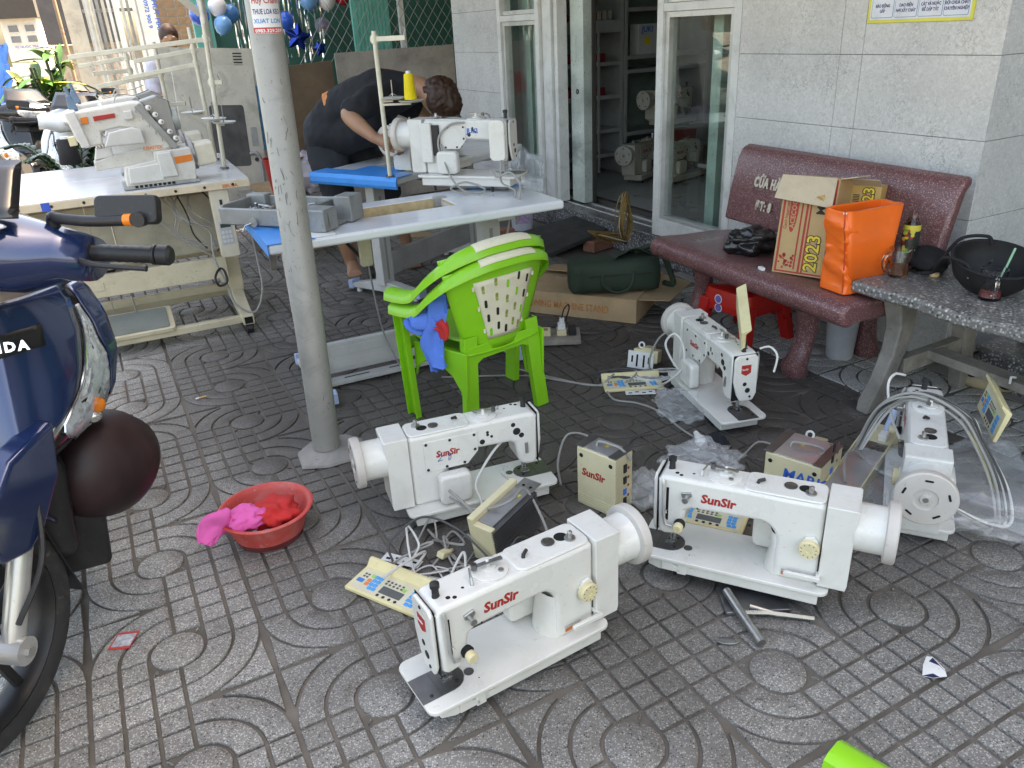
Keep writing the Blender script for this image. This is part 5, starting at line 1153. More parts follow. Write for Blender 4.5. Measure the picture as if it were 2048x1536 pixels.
rag('blue_rag', 'loose left flap of blue rag beside the knotted one on the green chairs', [(-.255, 2.58, .43), (-.30, 2.58, .42), (-.335, 2.585, .425), (-.35, 2.59, .445)], (.045, .018), blue_c, amp=.035, seed=4)
rag('red_rag', 'small red rag knotted beside the blue rag on the chairs', [(-.255, 2.572, .42), (-.235, 2.568, .40), (-.235, 2.566, .365)], (.036, .018), redc, amp=.03, seed=3)
# ================================================================ red basin with cloths
bs = thing('basin', 'worn red plastic basin on the pavement holding wet cloths', 'basin', (-.755, 1.965, 0))
MB().lathe([(.001, .004), (.088, .002), (.094, .0), (.1, .012), (.125, .085), (.133, .094), (.139, .094), (.14, .098), (.134, .101), (.128, .099), (.118, .085), (.092, .016), (.086, .010), (.001, .009)], n=56).build('bowl', M('faded red plastic', (.55, .07, .06), .5, 0, var=.12, scale=7, grime=.45, gcol=(.65, .35, .32), gscale=9), bs, smooth=50)
MB().lathe([(.1, 0), (.105, .018), (.001, .022)], (0, 0, .005), n=32).build('water', M('dark water', (.12, .03, .03), .08), bs)
def heap(name, label, c, r, mt, seed, cat='cloth'): return crumple(name, label, c, r, mt, cat, .42, 2.6, seed, .3, 32, 20, False)
heap('pink_cloth', 'bright pink cloth hanging over the left rim of the red basin', (-.80, 1.905, .1), (.062, .05, .03), pink, 2)
rag('pink_cloth', 'pink cloth end drooping outside the basin rim', [(-.83, 1.89, .112), (-.868, 1.865, .108), (-.893, 1.845, .085), (-.9, 1.835, .07)], (.045, .02), pink, amp=.025, seed=8)
heap('red_cloth', 'crumpled red cloth in the right of the red basin', (-.725, 1.95, .085), (.07, .06, .04), redc, 7)
# ================================================================ control boxes, panels and brackets on the pavement
boxm = M('yellowed control box enamel', (.66, .59, .38), .45, 0, var=.06, scale=6, grime=.3, gcol=(.3, .22, .12)); sheet = M('grey metal sheet', (.5, .5, .52), .32, .7, var=.12, grime=.3)
def ctrl_box(label, Mx, L=.146, D=.085, H=.2, name='SunSir', col=None, tx=.02, tz=.11, ts=.034):
    t = thing('control_box', label, 'control box', M=Mx, group='machine control boxes')
    b = MB().box(0, L, 0, D, 0, H).build('case', boxm, t, bevel=.004)
    MB().box(.004, L-.004, .006, D-.006, H, H+.003).build('top_sheet', sheet, t, bevel=.001)
    for x in (.0, L-.022): MB().box(x-.006, x+.024, .0, D, H+.0032, H+.0055).build('end_bracket', stl_d, t, bevel=.001)
    text(name, ts, col or red_l, b, FY(tx, -.0006, tz) @ Matrix.Rotation(0, 4, 'Z'), bold=.001, shear=.1)
    for k in range(4): MB().box(.004, L-.004, -.0012, 0, .012+k*.008, .016+k*.008).build('rib', boxm, b, smooth=0)
    rep('hole', HOLE, blk, b, [FY(.018, -.0002, H-.025), FY(L-.018, -.0002, H-.025)])
    for z, h, m_ in ((.155, .028, blk), (.115, .024, blk), (.075, .02, blue_c), (.04, .028, blk)): MB().box(L, L+.004, D*.45, D*.45+.014, z-h/2, z+h/2).build('socket', m_, b, bevel=.001)
    for z in (.15, .118, .09, .055): MB().cyl((L, D*.75, z), (L+.0008, D*.75, z), .005, n=10).build('red_mark', red_l, b)
    MB().tube(cr([(.05, D*.4, H+.003), (.055, D*.45, H+.018), (.09, D*.5, H+.02), (.13, D*.6, H+.012), (.16, D*.7, H-.02)]), .004, 8).build('cable_stub', jc, t)
    MB().prism([(0, 0), (.014, 0), (.007, .012)], 0, .0006, 'xy').build('warning_mark', yel, t, smooth=0, M=TM((.07, D*.55, H+.0032)))
    return t
ctrl_box('cream control box with red lettering standing upright between the machines', TM((.184, 2.045, 0), 0, 0, -45))
tb = thing('control_box', 'control box on its side with black cooling fins beside the nearest machines', 'control box', M=TM((-.075, 1.745, .0), 0, -8, 50) , group='machine control boxes')
MB().box(0, .2, .052, .075, .0, .15).build('cream_side', boxm, tb, bevel=.004); MB().box(.006, .2, 0, .05, .0, .13).build('heat_sink_core', stl_d, tb, bevel=.002)
for k in range(16): MB().box(.004, .2, -.016, 0, .004+k*.008, .0075+k*.008).build('cooling_fin', M('dark anodised fin', (.14, .14, .145), .4, .6), tb, smooth=0)
MB().box(.02, .185, .0, .051, .131, .134).build('top_sheet', sheet, tb, bevel=.001); MB().prism([(.185, -.012), (.23, -.012), (.23, .05), (.185, .05)], .134, .1365, 'xy').build('mount_plate', stl, tb, bevel=.001); MB().box(.0, .02, -.01, .055, .0, .132).build('end_plate', boxm, tb, bevel=.003)
rep('hole', HOLE, blk, tb, [TZ(.2, .005, .1366) @ Matrix.Scale(.7, 4), TZ(.2, .03, .1366) @ Matrix.Scale(.7, 4)])
MB().prism([(0, 0), (.014, 0), (.007, .012)], 0, .0006, 'xy').build('warning_mark', yel, tb, smooth=0, M=TM((.15, .01, .1345)))
ctrl_box('cream control box lying low with blue lettering behind the right machine', TM((.775, 2.085, .0), 0, 0, -43), .175, .17, .12, 'MARK', M('blue logo ink', (.02, .12, .5), .45), .06, .05, .05)
t4 = thing('control_box', 'long open control box chassis leaning between the two right machines', 'control box', M=TM((.985, 1.90, .0), 0, -4, 49), group='machine control boxes')
MB().box(0, .46, 0, .1, .0, .05).build('case', boxm, t4, bevel=.003); MB().box(.01, .33, .006, .094, .05, .053).build('inner_sheet', sheet, t4, bevel=.001)
for y in (0, .096): MB().box(0, .45, y, y+.004, .05, .06).build('flange', boxm, t4, smooth=0)
MB().box(.28, .33, .006, .094, .053, .056).build('clamp_plate', stl, t4, bevel=.001); MB().box(.35, .385, .02, .045, .05, .075).build('white_connector', white_p, t4, bevel=.002); MB().tube(cr([(.07, .05, .055), (.08, .06, .08), (.14, .08, .1), (.2, .07, .09), (.22, .05, .056)]), .004, 6).build('cable_loop', jc, t4)
for k in range(5): MB().cyl((.36+k*.018, .075, .05), (.36+k*.018, .075, .0508), .004, n=8).build('vent_hole', MATS['deep black'], t4)
MB().cyl((.40, .035, .055), (.455, .03, .115), .012, n=14).build('grey_plug', capm, t4)
def ctl_panel(label, Mx):
    t = thing('machine_keypad', label, 'keypad', M=Mx, group='machine keypads')
    MB().prism([(0, 0), (.10, 0), (.118, .034), (.108, .034), (.092, .016), (.0, .012)], 0, .24, 'yz').build('case', ivory2, t, bevel=.003)
    fc = lambda x, y: Matrix.Translation((x, y, .0125+y*.0435)) @ Matrix.Rotation(R(2.5), 4, 'X')
    MB().prism(rrect(.012, .228, .008, .084, .004), 0, .0006, 'xy').build('face_sheet', M('panel face', (.66, .62, .46), .4), t, smooth=0, M=fc(0, 0))
    lcd = MB().prism(rrect(.1, .172, .022, .048, .002), .0008, .0014, 'xy').build('lcd', M('grey lcd', (.12, .13, .13), .15), t, smooth=0, M=fc(0, 0))
    key = MB().prism(rrect(-.006, .006, -.0055, .0055, .0015, 2), 0, .0015, 'xy')
    kb, ko, kg, kd = [MB().prism(rrect(-.006, .006, -.0055, .0055, .0015, 2), 0, .0015, 'xy').mesh('key') for _ in range(4)]
    kb.materials.append(M('blue key', (.04, .35, .75), .4)); ko.materials.append(M('orange key', (.75, .22, .08), .4)); kg.materials.append(M('green key', (.3, .6, .15), .4)); kd.materials.append(M('dark key', (.1, .1, .1), .5))
    for me, ps in ((kb, [(.064, .066), (.078, .066), (.064, .052), (.078, .052), (.064, .038), (.078, .038), (.068, .024), (.082, .024), (.194, .062), (.208, .062), (.194, .048), (.208, .048), (.194, .034), (.208, .034), (.198, .02), (.212, .02)]), (ko, [(.05, .048), (.05, .034)]), (kg, [(.05, .066), (.162, .058)])): rep('key', me, None, t, [fc(x, y) @ TZ(0, 0, .0007) for x, y in ps])
    rep('small_key', kd, None, t, [fc(x, y) @ TZ(0, 0, .0007) @ Matrix.Scale(.55, 4) for x, y in [(.1+.013*k, .068) for k in range(5)] + [(.1+.013*k, .058) for k in range(5)] + [(.024, .066), (.034, .066), (.024, .056), (.034, .056)]])
    rep('round_key', PLUG, None, t, [fc(.106+.02*k, .013) @ TZ(0, 0, .0007) @ Matrix.Scale(.4, 4) for k in range(4)])
    MB().prism(rrect(.014, .036, .032, .046, .002), .0008, .0014, 'xy').build('blue_badge', M('blue badge', (.03, .2, .55), .4), t, smooth=0, M=fc(0, 0))
    return t
ctl_panel('yellowed control panel with blue and orange keys lying left of the nearest machine', TM((-.483, 1.685, 0), 0, 0, -33))
ctl_panel('yellowed control panel lying by the tangled cables left of the bench machine', TM((.372, 2.815, .0), 0, 0, 1))
ctl_panel('yellowed control panel lying under the arm of the tilted right machine', TM((.42, 1.93, .0), 0, 0, -28))
ctl_panel('yellowed control panel standing on edge on top of the machine near the bench', TM((.80, 2.47, .285), 0, 0, 80) @ TM((0, 0, 0), 0, -22, 0) @ TM((0, 0, 0), 84, 0, 0))
ctl_panel('yellowed control panel standing tilted at the right of the wheel end machine', TM((1.50, 2.20, .17), 76, 0, 250))
def bracket(label, Mx):
    t = thing('lifter_bracket', label, 'bracket', M=Mx, group='knee lifter brackets')
    MB().prism([(0, 0), (.115, 0), (.115, .075), (0, .075)], -.002, .002).build('white_plate', white_p, t, bevel=.001)
    for x in (.02, .042, .072, .094): MB().prism(rrect(x-.004, x+.004, .025 if x in (.02, .094) else .008, .055 if x in (.02, .094) else .062, .0035, 3), -.0026, .0026).build('plate_slot', MATS['deep black'], t, smooth=0)
    MB().box(.02, .13, .003, .06, .03, .085).build('solenoid', ivory, t, bevel=.006); MB().box(.06, .1, .0, .062, .04, .095).build('solenoid_band', ivory, t, bevel=.003)
    MB().tube([(.05+.012*math.cos(a), .02, .1+.012*math.sin(a)) for a in [2*PI*i/12 for i in range(12)]], .004, 6, True).build('eye_ring', white_p, t)
    MB().box(.0, .115, .0, .05, .0, .004).build('base_plate', white_p, t, bevel=.001)
    return t
bracket('white slotted bracket with ivory solenoid near the bench machine cables', TM((.5, 3.06, 0), -12, 0, -30))
bracket('white slotted bracket with ivory solenoid behind the blue lettered control box', TM((.90, 2.22, .0), -20, 0, -38))
def metal_strip(label, Mx):
    t = thing('slotted_strip', label, 'metal strip', M=Mx); MB().box(0, .12, 0, .035, 0, .003).build('strip', white_p, t, bevel=.001)
    for k in range(4): MB().box(.012+k*.027, .026+k*.027, .008+.008*(k % 2), .016+.008*(k % 2), .003, .0034).build('slot', MATS['deep black'], t, smooth=0)
metal_strip('white slotted metal strip behind the front left control panel', TM((-.40, 1.80, .004), 0, 0, -25)); metal_strip('white slotted metal strip in front of the panel by the bench machine', TM((.45, 2.775, .004), 0, 0, -3))
# steel tube stand under the tilted machine
ts_ = thing('steel_stand', 'folding steel tube stand lying under the tilted right machine', 'stand')
MB().tube([(.515, 1.56, .03), (.53, 1.49, .022), (.553, 1.39, .013)], [.011, .011, .012], 12).build('tube_leg', stl, ts_); MB().tube([(.53, 1.49, .02), (.6, 1.49, .014), (.705, 1.465, .01)], .006, 8).build('rod', stl, ts_); MB().tube([(.56, 1.51, .02), (.62, 1.485, .012), (.70, 1.47, .008)], .006, 8).build('rod', stl, ts_)
MB().box(.5, .66, 1.5, 1.6, .0, .012).build('base_plate', stl_d, ts_, bevel=.003)
bl_ = thing('metal_blade', 'small curved metal blade lying in front of the steel stand', 'blade', (.48, 1.412, .004), R(-8)); MB().prism(arc(0, .004, .03, 180, 360, 10, .016) + [(.03, .008), (-.03, .008)], 0, .003, 'xy').build('blade', stl, bl_, bevel=.0008); MB().box(-.022, .016, .002, .006, .003, .006).build('slot', stl_d, bl_)
# ================================================================ cables
grc = M('grey cable', (.3, .29, .27), .5); dkc = M('dark cable', (.07, .07, .07), .5); whc = M('white cable', (.62, .61, .58), .45)
def cable(label, pts, r=.0035, mt=None, k=8):
    g_ = {'loose': 'cable tangle', 'dark': 'dark coil', 'pale': 'pale coil', 'cable': 'draped bundle'}.get(label.split()[0]) if ('loop in the coil' in label or label.startswith(('loose', 'cable of'))) else None
    return tag(MB().tube(cr(pts, k), r, 8).build('cable', mt or grc), label, 'cable', g_)
z_ = .004
cable('thick grey cable bundle leaving the back of the pen marked machine', [(-.20, 1.93, .14), (-.16, 1.88, .13), (-.1, 1.82, .1), (-.04, 1.80, .06), (-.02, 1.74, .02), (-.05, 1.68, z_), (-.06, 1.6, z_)], .005)
cable('grey cable looping from the pen marked machine to the finned box', [(-.2, 1.925, .12), (-.14, 1.86, .12), (-.07, 1.80, .16), (-.02, 1.80, .18), (.02, 1.87, .17), (.06, 1.84, .1), (.09, 1.8, .03), (.13, 1.78, z_)], .004)
cable('thin dark cable arching from the floor to the left control panel', [(-.36, 1.77, .02), (-.37, 1.82, .05), (-.28, 1.86, .1), (-.18, 1.80, .1), (-.1, 1.74, .05), (-.06, 1.72, z_)], .0035, dkc)
cable('white cable running down the back cover of the pen marked machine', [(-.02, 2.09, .225), (-.06, 2.06, .2), (-.1, 2.02, .16), (-.125, 1.985, .12), (-.11, 1.96, .07), (-.12, 1.93, .03), (-.09, 1.9, .01), (-.03, 1.87, z_)], .004, whc)
cable('thin white wire draped over the bed of the pen marked machine', [(-.05, 2.12, .075), (.0, 2.04, .077), (.02, 2.0, .08), (-.02, 1.95, .06), (-.06, 1.93, .02)], .002, whc)
for i in range(20):
    random.seed(40+i); x, y = random.uniform(-.33, -.0), random.uniform(1.62, 1.9)
    cable('loose cable in the tangle between the two left machines', [(x, y, z_), (x+random.uniform(.03, .1), y+random.uniform(-.1, .1), random.uniform(.01, .06)), (x+random.uniform(-.06, .1), y+random.uniform(-.1, .1), random.uniform(.004, .09)), (x+random.uniform(-.04, .06), y+random.uniform(-.12, .04), z_+.004), (-.1+random.uniform(-.1, .06), 1.62+random.uniform(-.02, .06), z_)], random.uniform(.0022, .0042), (grc, whc, dkc, grc)[i % 4])
pg = thing('cable_plug', 'pale cable connector on the pavement between the left machines', 'connector', M=TM((-.22, 1.79, .012), 10, 20, 60)); MB().box(-.022, .022, -.012, .012, 0, .018).build('shell', ivory, pg, bevel=.003); MB().cyl((.022, 0, .009), (.04, 0, .009), .006).build('strain_relief', ivory, pg)
cable('long grey cable snaking from the cable tangle to the white plug', [(.38, 2.83, z_), (.40, 2.74, z_), (.48, 2.70, z_), (.55, 2.62, z_), (.60, 2.48, z_), (.64, 2.38, .01)], .004)
cable('grey cable arching over the upright cream control box', [(.14, 2.14, z_), (.14, 2.25, .03), (.18, 2.32, .09), (.26, 2.3, .08), (.3, 2.22, .02), (.31, 2.15, z_)], .004)
cable('dark cable lying behind the upright cream control box', [(.33, 2.03, .02), (.38, 2.1, .05), (.4, 2.2, .02), (.38, 2.3, z_), (.42, 2.42, z_), (.5, 2.45, z_)], .003, dkc)
cable('dark cable from the green chairs to the tangle by the bench machine', [(-.3, 3.05, z_), (.05, 3.02, z_), (.2, 2.95, z_), (.35, 2.88, z_), (.42, 2.92, .03), (.46, 2.98, z_), (.4, 3.0, z_), (.36, 2.94, z_)], .004)
cable('second dark cable running beside it to the tangle', [(.02, 3.1, z_), (.15, 3.0, z_), (.3, 2.9, z_), (.44, 2.86, .01), (.52, 2.93, .03), (.5, 3.0, .01)], .004)
for i in range(10):
    random.seed(70+i); a0 = random.uniform(0, 6); c = Vector((.44+.03*(i % 3), 2.95, 0)) if i < 4 else Vector((.60, 2.92, 0)); r = random.uniform(.05, .09)
    cable(('dark' if i < 4 else 'pale') + ' cable loop in the coil left of the bench machine', [c+Vector((r*1.3*math.cos(a0+k*.8), r*.6*math.sin(a0+k*.8), .006+.02*abs(math.sin(k*1.3+i)))) for k in range(9)], .0035, dkc if i < 4 else (whc, grc)[i % 2])
cable('white cable loop standing against the bench machine', [(.66, 2.74, .1), (.62, 2.76, .16), (.6, 2.77, .22), (.63, 2.76, .26), (.66, 2.74, .22), (.66, 2.72, .14), (.62, 2.74, .08), (.6, 2.8, .03)], .0045, whc)
cable('grey cable hanging from the bench machine motor', [(.70, 2.88, .24), (.62, 2.93, .19), (.58, 2.95, .1), (.58, 2.97, .02), (.6, 3.0, z_)], .004)
cable('white cable hooked over the face of the bench machine', [(.865, 2.475, .302), (.895, 2.46, .312), (.915, 2.44, .285), (.905, 2.43, .23)], .004, whc)
for i, (dx, dz) in enumerate(((0, 0), (.02, .01), (.03, 0), (.01, .012), (.035, .012), (.045, .0), (.015, -.01))):
    cable('cable of the bundle draped over the wheel end machine', [(1.06+dx*.5, 2.1, .10+dz), (1.1+dx, 2.08, .25+dz), (1.17+dx, 2.02, .315+dz), (1.26+dx, 1.95, .28+dz), (1.31+dx, 1.90+dx, .2+dz), (1.34+dx, 1.84, .1+dz), (1.32+dx, 1.77, .03), (1.26+dx*.5, 1.76, .05), (1.2, 1.78, .09)], .0045 if i % 2 else .0035, (grc, dkc, whc)[i % 3])
cable('yellow and white wires hanging at the right of the wheel end machine', [(1.28, 1.95, .27), (1.33, 1.9, .18), (1.35, 1.85, .1), (1.39, 1.83, .04)], .0025, M('pale yellow wire', (.65, .58, .3), .5))
cable('white thread loop arching over the far end of the wheel end machine', [(1.22, 2.17, .315), (1.18, 2.16, .325), (1.15, 2.13, .3), (1.15, 2.08, .22), (1.17, 2.05, .16)], .004, whc)
cable('thin grey cable curving behind the blue lettered box', [(.7, 2.2, z_), (.78, 2.28, z_), (.84, 2.32, .02), (.9, 2.26, .02), (.86, 2.2, .05), (.84, 2.14, .12)], .0035)
wp_ = thing('power_plug', 'white round power plug lying behind the tilted right machine', 'plug', M=TM((.645, 2.335, .018), 0, 78, 100)); MB().lathe([(.018, 0), (.02, .02), (.013, .035), (.008, .06)], n=18).build('body', white_p, wp_); MB().cyl((.0, 0, -.018), (0, 0, 0), .014).build('pin_block', white_p, wp_)
sk_ = crumple('black_sock', 'small black cloth pad lying beside the white power plug', (.69, 2.29, .03), (.035, .07, .03), M('black cloth', (.012, .013, .02), .9), 'cloth', .25, 2, 3, .3, 24, 14, False)
# ================================================================ clear plastic
clr = glass('clear plastic film', (.97, .975, .98), .1, .05, 1.4, milk=.13)
def film_heap(label, c, r, seed, cat='plastic bag'): return crumple('plastic_film', label, c, r, clr, cat, .5, 2.6, seed, .2, 60, 36, False)
film_heap('large crumpled clear plastic sheet on the pavement at the right edge', W(-1.1, .80, .045), (.26, .24, .045), 5, 'plastic sheet'); film_heap('clear plastic bag crumpled behind the tilted right machine', (.60, 2.17, .05), (.11, .08, .045), 9); film_heap('clear plastic bag under the needle end of the tilted machine', (.385, 2.02, .05), (.05, .06, .05), 12); film_heap('clear plastic bag squashed beside the bench machine bed', (.64, 2.62, .03), (.09, .11, .04), 15)
# ================================================================ litter
lc = thing('leaflet', 'small red and white printed card lying on the pavement at left', 'card', M=TM((-1.015, 1.532, .002), 0, 0, 5)); MB().prism([(-.03, -.03), (.024, -.032), (.03, .03), (-.022, .03)], 0, .0012, 'xy').build('card', M('red card', (.55, .05, .05), .5), lc, smooth=0); MB().prism([(-.024, -.022), (.022, -.023), (.026, .021), (-.02, .021)], .0012, .0016, 'xy').build('print', M('grey print', (.45, .47, .5), .5, var=.5, scale=80), lc, smooth=0)
cb_ = thing('cigarette_butt', 'cigarette butt on the pavement near the blue scooter', 'cigarette', M=TM((-1.31, 2.974, .006), 90, 0, -58)); MB().cyl((0, 0, -.02), (0, 0, .008), .004, n=10).build('filter', M('cigarette filter', (.6, .38, .15), .8), cb_); MB().cyl((0, 0, .008), (0, 0, .022), .004, n=10).build('paper', white_p, cb_)
sc2 = thing('paper_scrap', 'torn white and navy paper scrap on the pavement at lower right', 'paper', M=TM((.905, 1.295, .003), 0, 0, 0)); MB().prism([(-.03, -.02), (-.01, -.028), (.022, -.026), (.028, -.005), (.02, .032), (.008, .036), (-.012, .012)], 0, .001, 'xy').build('scrap', white_p, sc2, smooth=0); MB().prism([(.005, .02), (.022, .005), (.026, -.012), (.019, .03)], .001, .0014, 'xy').build('navy_print', M('navy print', (.02, .02, .08), .5), sc2, smooth=0); MB().prism([(-.03, -.02), (-.01, -.028), (.005, -.027), (-.004, -.016)], .001, .0014, 'xy').build('navy_print', MATS['navy print'], sc2, smooth=0)
# ================================================================ terrazzo bench
rterr = speckle('dark red terrazzo', (.15, .062, .064), [(.3, (.22, .095, .095)), (.18, (.035, .018, .02)), (.3, (.48, .3, .29)), (.22, (.3, .15, .15))], 210, .33, dirt=.15, dcol=(.05, .025, .02))
WB = WM @ Matrix.Translation((.03, .2, 0)) @ Matrix.Rotation(R(-2.5), 4, 'Z')
be = thing('stone_bench', 'dark red terrazzo bench with cream lettering standing against the tiled wall', 'bench', M=WB)
def sweep_x(prof, x0, x1, n=1): return MB().prism(prof, x0, x1, 'yz')
sp_ = [(.0, .345), (.0, .395), (.12, .408), (.3, .415), (.42, .425)] + arc(.44, .378, .046, 80, -95, 8) + [(.40, .342), (.2, .338)]
sweep_x(sp_, -.58, .59).build('seat', rterr, be, bevel=.018, seg=4, smooth=45)
bp2 = [(.055, .455), (.03, .6), (-.005, .74), (-.03, .785), (-.075, .8), (-.08, .765), (-.055, .74), (-.02, .6), (.005, .455)]
bk_ = sweep_x(bp2, -.575, .585).build('backrest', rterr, be, bevel=.016, seg=4, smooth=45)
for x in (.33, -.27): MB().beam((x, .03, .36), (x, .018, .52), .07, .05, (0, 1, 0)).build('back_support', rterr, be, bevel=.012)
for x in (.43, -.235):
    for y, f in ((.30, 1), (-.06, -.4)):
        rings = []
        for k, (z, dy, w) in enumerate(((0, .02*f, .055), (.04, .03*f, .056), (.1, .0, .045), (.2, -.025*f, .045), (.3, -.01*f, .055), (.36, .02*f, .065))):
            rings.append([Vector((x+w*math.cos(2*PI*i/12)*(.95 if i % 2 else 1.05), y+dy+w*.9*math.sin(2*PI*i/12), z)) for i in range(12)])
        MB().loft(rings).build('leg', rterr, be, smooth=60)
cml = M('cream lettering paint', (.6, .52, .42), .7, var=.15, scale=40)
# the lettering follows the backrest face (u runs right to left when seen from the street)
bm1 = basis((.41, .0385, .635), (-1, 0, 0), (0, -.24, 1)); bm2 = basis((.375, .052, .535), (-1, 0, 0), (0, -.2, 1))
text('CỬA HÀ', .06, cml, bk_, bm1, bold=.0028, ext=.002, sx=.66, space=1.15); text('ĐT: 8', .056, cml, bk_, bm2, bold=.0028, ext=.002, sx=.66, space=1.15); text('NG', .06, cml, bk_, basis((-.22, .034, .66), (-1, 0, 0), (0, -.24, 1)), bold=.0015, ext=.002, sx=.72)
# things on the bench
bpm = M('black plastic bag film', (.012, .012, .014), .28, var=.3, coat=.4)
crumple('plastic_bag', 'small black plastic bag lying on the bench left of the carton', W(.18, .46, .465), (.105, .08, .055), bpm, 'plastic bag', .38, 2.2, 6, .15, 60, 36, False)
us = thing('lighter', 'small black and white stick lying on the bench before the carton', 'lighter', M=TM((1.02, 2.99, .43), 0, 90, 100)); MB().box(-.006, .006, -.008, .008, -.02, .012).build('white_body', white_p, us, bevel=.002); MB().box(-.005, .005, -.007, .007, .012, .024).build('black_cap', blk, us, bevel=.001)
kraft = M('kraft carton', (.46, .31, .15), .75, var=.1, scale=6, grime=.2); yk = M('yellow kraft carton', (.52, .33, .11), .7, var=.1, scale=6, grime=.2); prt = M('carton red print', (.4, .045, .035), .7, var=.2, scale=40); pbk = M('carton black print', (.03, .025, .02), .7); pye = M('carton yellow print', (.75, .55, .06), .7)
ct = thing('carton', 'open noodle carton with red border and 2023 print leaning on the bench back', 'carton', M=TM((1.052, 2.958, .424), -9, 0, -41))
b = MB().box(0, .205, 0, .17, 0, .37).build('body', kraft, ct, bevel=.002)
VU = lambda x, z: basis((x, -.0012, z), (0, 0, 1), (-1, 0, 0))     # lettering that reads upwards on the front
for a in ((.008, .2, .006, .012), (.008, .016, .012, .365), (.192, .2, .012, .365), (.098, .106, .012, .365), (.112, .118, .012, .365), (.08, .086, .02, .365)): MB().box(a[0], a[1], -.0008, -.0002, a[2], a[3]).build('red_border', prt, b, smooth=0)
MB().prism(arc(.052, .255, .017, 0, 352, 20, .095), -.0011, -.0005).build('red_oval', prt, b, smooth=0); text('ACECOOK', .026, kraft, b, VU(.061, .175), bold=.0005); text('Canh happiness', .017, prt, b, VU(.032, .17))
for s_, bo, mt, d in (('2023', .004, pbk, -.0010), ('2023', .001, pye, -.0016)): text(s_, .07, mt, b, basis((.168, d, .02), (0, 0, 1), (-1, 0, 0)), bold=bo)
text('MON', .044, pbk, b, VU(.168, .235), bold=.001); text('Nam Moi', .012, pye, b, VU(.184, .03))
random.seed(2)
for i in range(26): MB().prism(arc(random.uniform(.02, .075), random.uniform(.016, .075), random.uniform(.003, .007), 0, 300, 5), -.0007, -.0003).build('print_blossom', prt, b, smooth=0)
for i in range(22): MB().prism(arc(random.uniform(.122, .14), random.uniform(.02, .12), .003, 0, 300, 5), -.0007, -.0003).build('print_dot', pye, b, smooth=0)
fpm = M('inner kraft', (.5, .41, .29), .8, var=.1, grime=.2)
MB().add([(-.01, -.004, .372), (.195, -.004, .372), (.2, -.03, .265), (-.02, -.032, .285)], [(0, 1, 2, 3)]).build('front_flap', fpm, ct, smooth=0, solid=.004); MB().add([(.205, 0, .37), (.205, .17, .37), (.26, .16, .385), (.26, .01, .38)], [(0, 1, 2, 3)]).build('side_flap', fpm, ct, smooth=0, solid=.004)
MB().lathe([(.014, 0), (.001, .01)], (.155, -.026, .30), (0, -1, .1), 3, 1.4, 1).build('torn_hole', yk, ct, smooth=0)
c2 = thing('carton', 'second noodle carton standing behind the orange bag on the bench', 'carton', M=TM((1.24, 3.02, .43), -6, 0, -38)); b = MB().box(0, .21, 0, .1, 0, .315).build('body', yk, c2, bevel=.002)
text('N', .07, pbk, b, basis((.09, -.001, .225), (0, 0, 1), (-1, 0, 0)), bold=.002)
for s_, bo, mt, d in (('2023', .004, pbk, -.0010), ('2023', .001, pye, -.0016)): text(s_, .055, mt, b, basis((.185, d, .2), (0, 0, 1), (-1, 0, 0)), bold=bo)
for k in range(8): MB().box(.112, .135, -.0008, -.0002, .235+k*.006, .238+k*.006).build('barcode_bar', pbk, b, smooth=0)
MB().add([(0, 0, .315), (.21, 0, .315), (.205, -.035, .34), (-.01, -.03, .335)], [(0, 1, 2, 3)]).build('top_flap', fpm, c2, smooth=0, solid=.003)
# orange shopping bag
ob = thing('shopping_bag', 'bright orange woven shopping bag with yellow lemon print on the bench', 'bag', M=TM((1.274, 2.71, .425), 0, 0, 20))
orm = M('orange bag film', (.92, .15, .02), .36, 0, var=.12, scale=6, coat=.15)
random.seed(6)
def bagpt(a, z, hx, hy, amp, o=0):
    c, s = math.cos(a), math.sin(a); e = .2
    x = hx*math.copysign(abs(c)**e, c); y = hy*math.copysign(abs(s)**e, s)
    cre = abs(nz((x*9+z*13, y*9-z*10, z*5+3)))**.5; q = amp*(1.1*nz((x*8+z*7, y*8, z*6)) - .9*cre + .35*abs(nz((x*31, y*31+z*14, z*21))))
    return Vector((x*(1+q)+c*o, y*(1+q*1.5)+s*o, z+.006*nz((x*20, y*20, 9))*(z > .2)))
BZ = [(z, x*1.12, y*.8, m*1.7) for z, x, y, m in [(0, .085, .075, .02), (.004, .098, .085, .03), (.035, .1, .085, .08), (.07, .104, .084, .12), (.105, .106, .082, .13), (.14, .108, .08, .13), (.175, .11, .077, .12), (.21, .112, .075, .1), (.245, .115, .07, .08), (.275, .117, .066, .06), (.30, .118, .062, .05)]]
_b = BZ; BZ = [tuple(p+(q-p)*k/5 for p, q in zip(a_, c_)) for a_, c_ in zip(_b, _b[1:]) for k in range(5)] + [_b[-1]]
def bagat(a, z, o):
    for (z0, x0, y0, m0), (z1, x1, y1, m1) in zip(BZ, BZ[1:]):
        if z <= z1: t = (z-z0)/(z1-z0); return bagpt(a, z, x0+(x1-x0)*t, y0+(y1-y0)*t, m0+(m1-m0)*t, o)
    return bagpt(a, z, *BZ[-1][1:], o)
AN = [2*PI*i/72 for i in range(72)]
MB().loft([[bagpt(a, *b_) for a in AN] for b_ in BZ] + [[bagpt(a, .298, .126, .061, .06) for a in AN], [bagpt(a, .15, .11, .065, .06) for a in AN], [bagpt(a, .02, .08, .06, .02) for a in AN]]).build('bag_body', orm, ob, smooth=180)
for a0 in (R(205), R(338)): MB().tube([bagat(a0, .01+.029*k, .0015) for k in range(11)], .0022, 6).build('seam', M('dark orange seam', (.5, .05, .01), .5), ob)
MB().tube([bagat(R(190+10*k), .292, -.001) for k in range(17)], .004, 6).build('white_hem', white_p, ob)
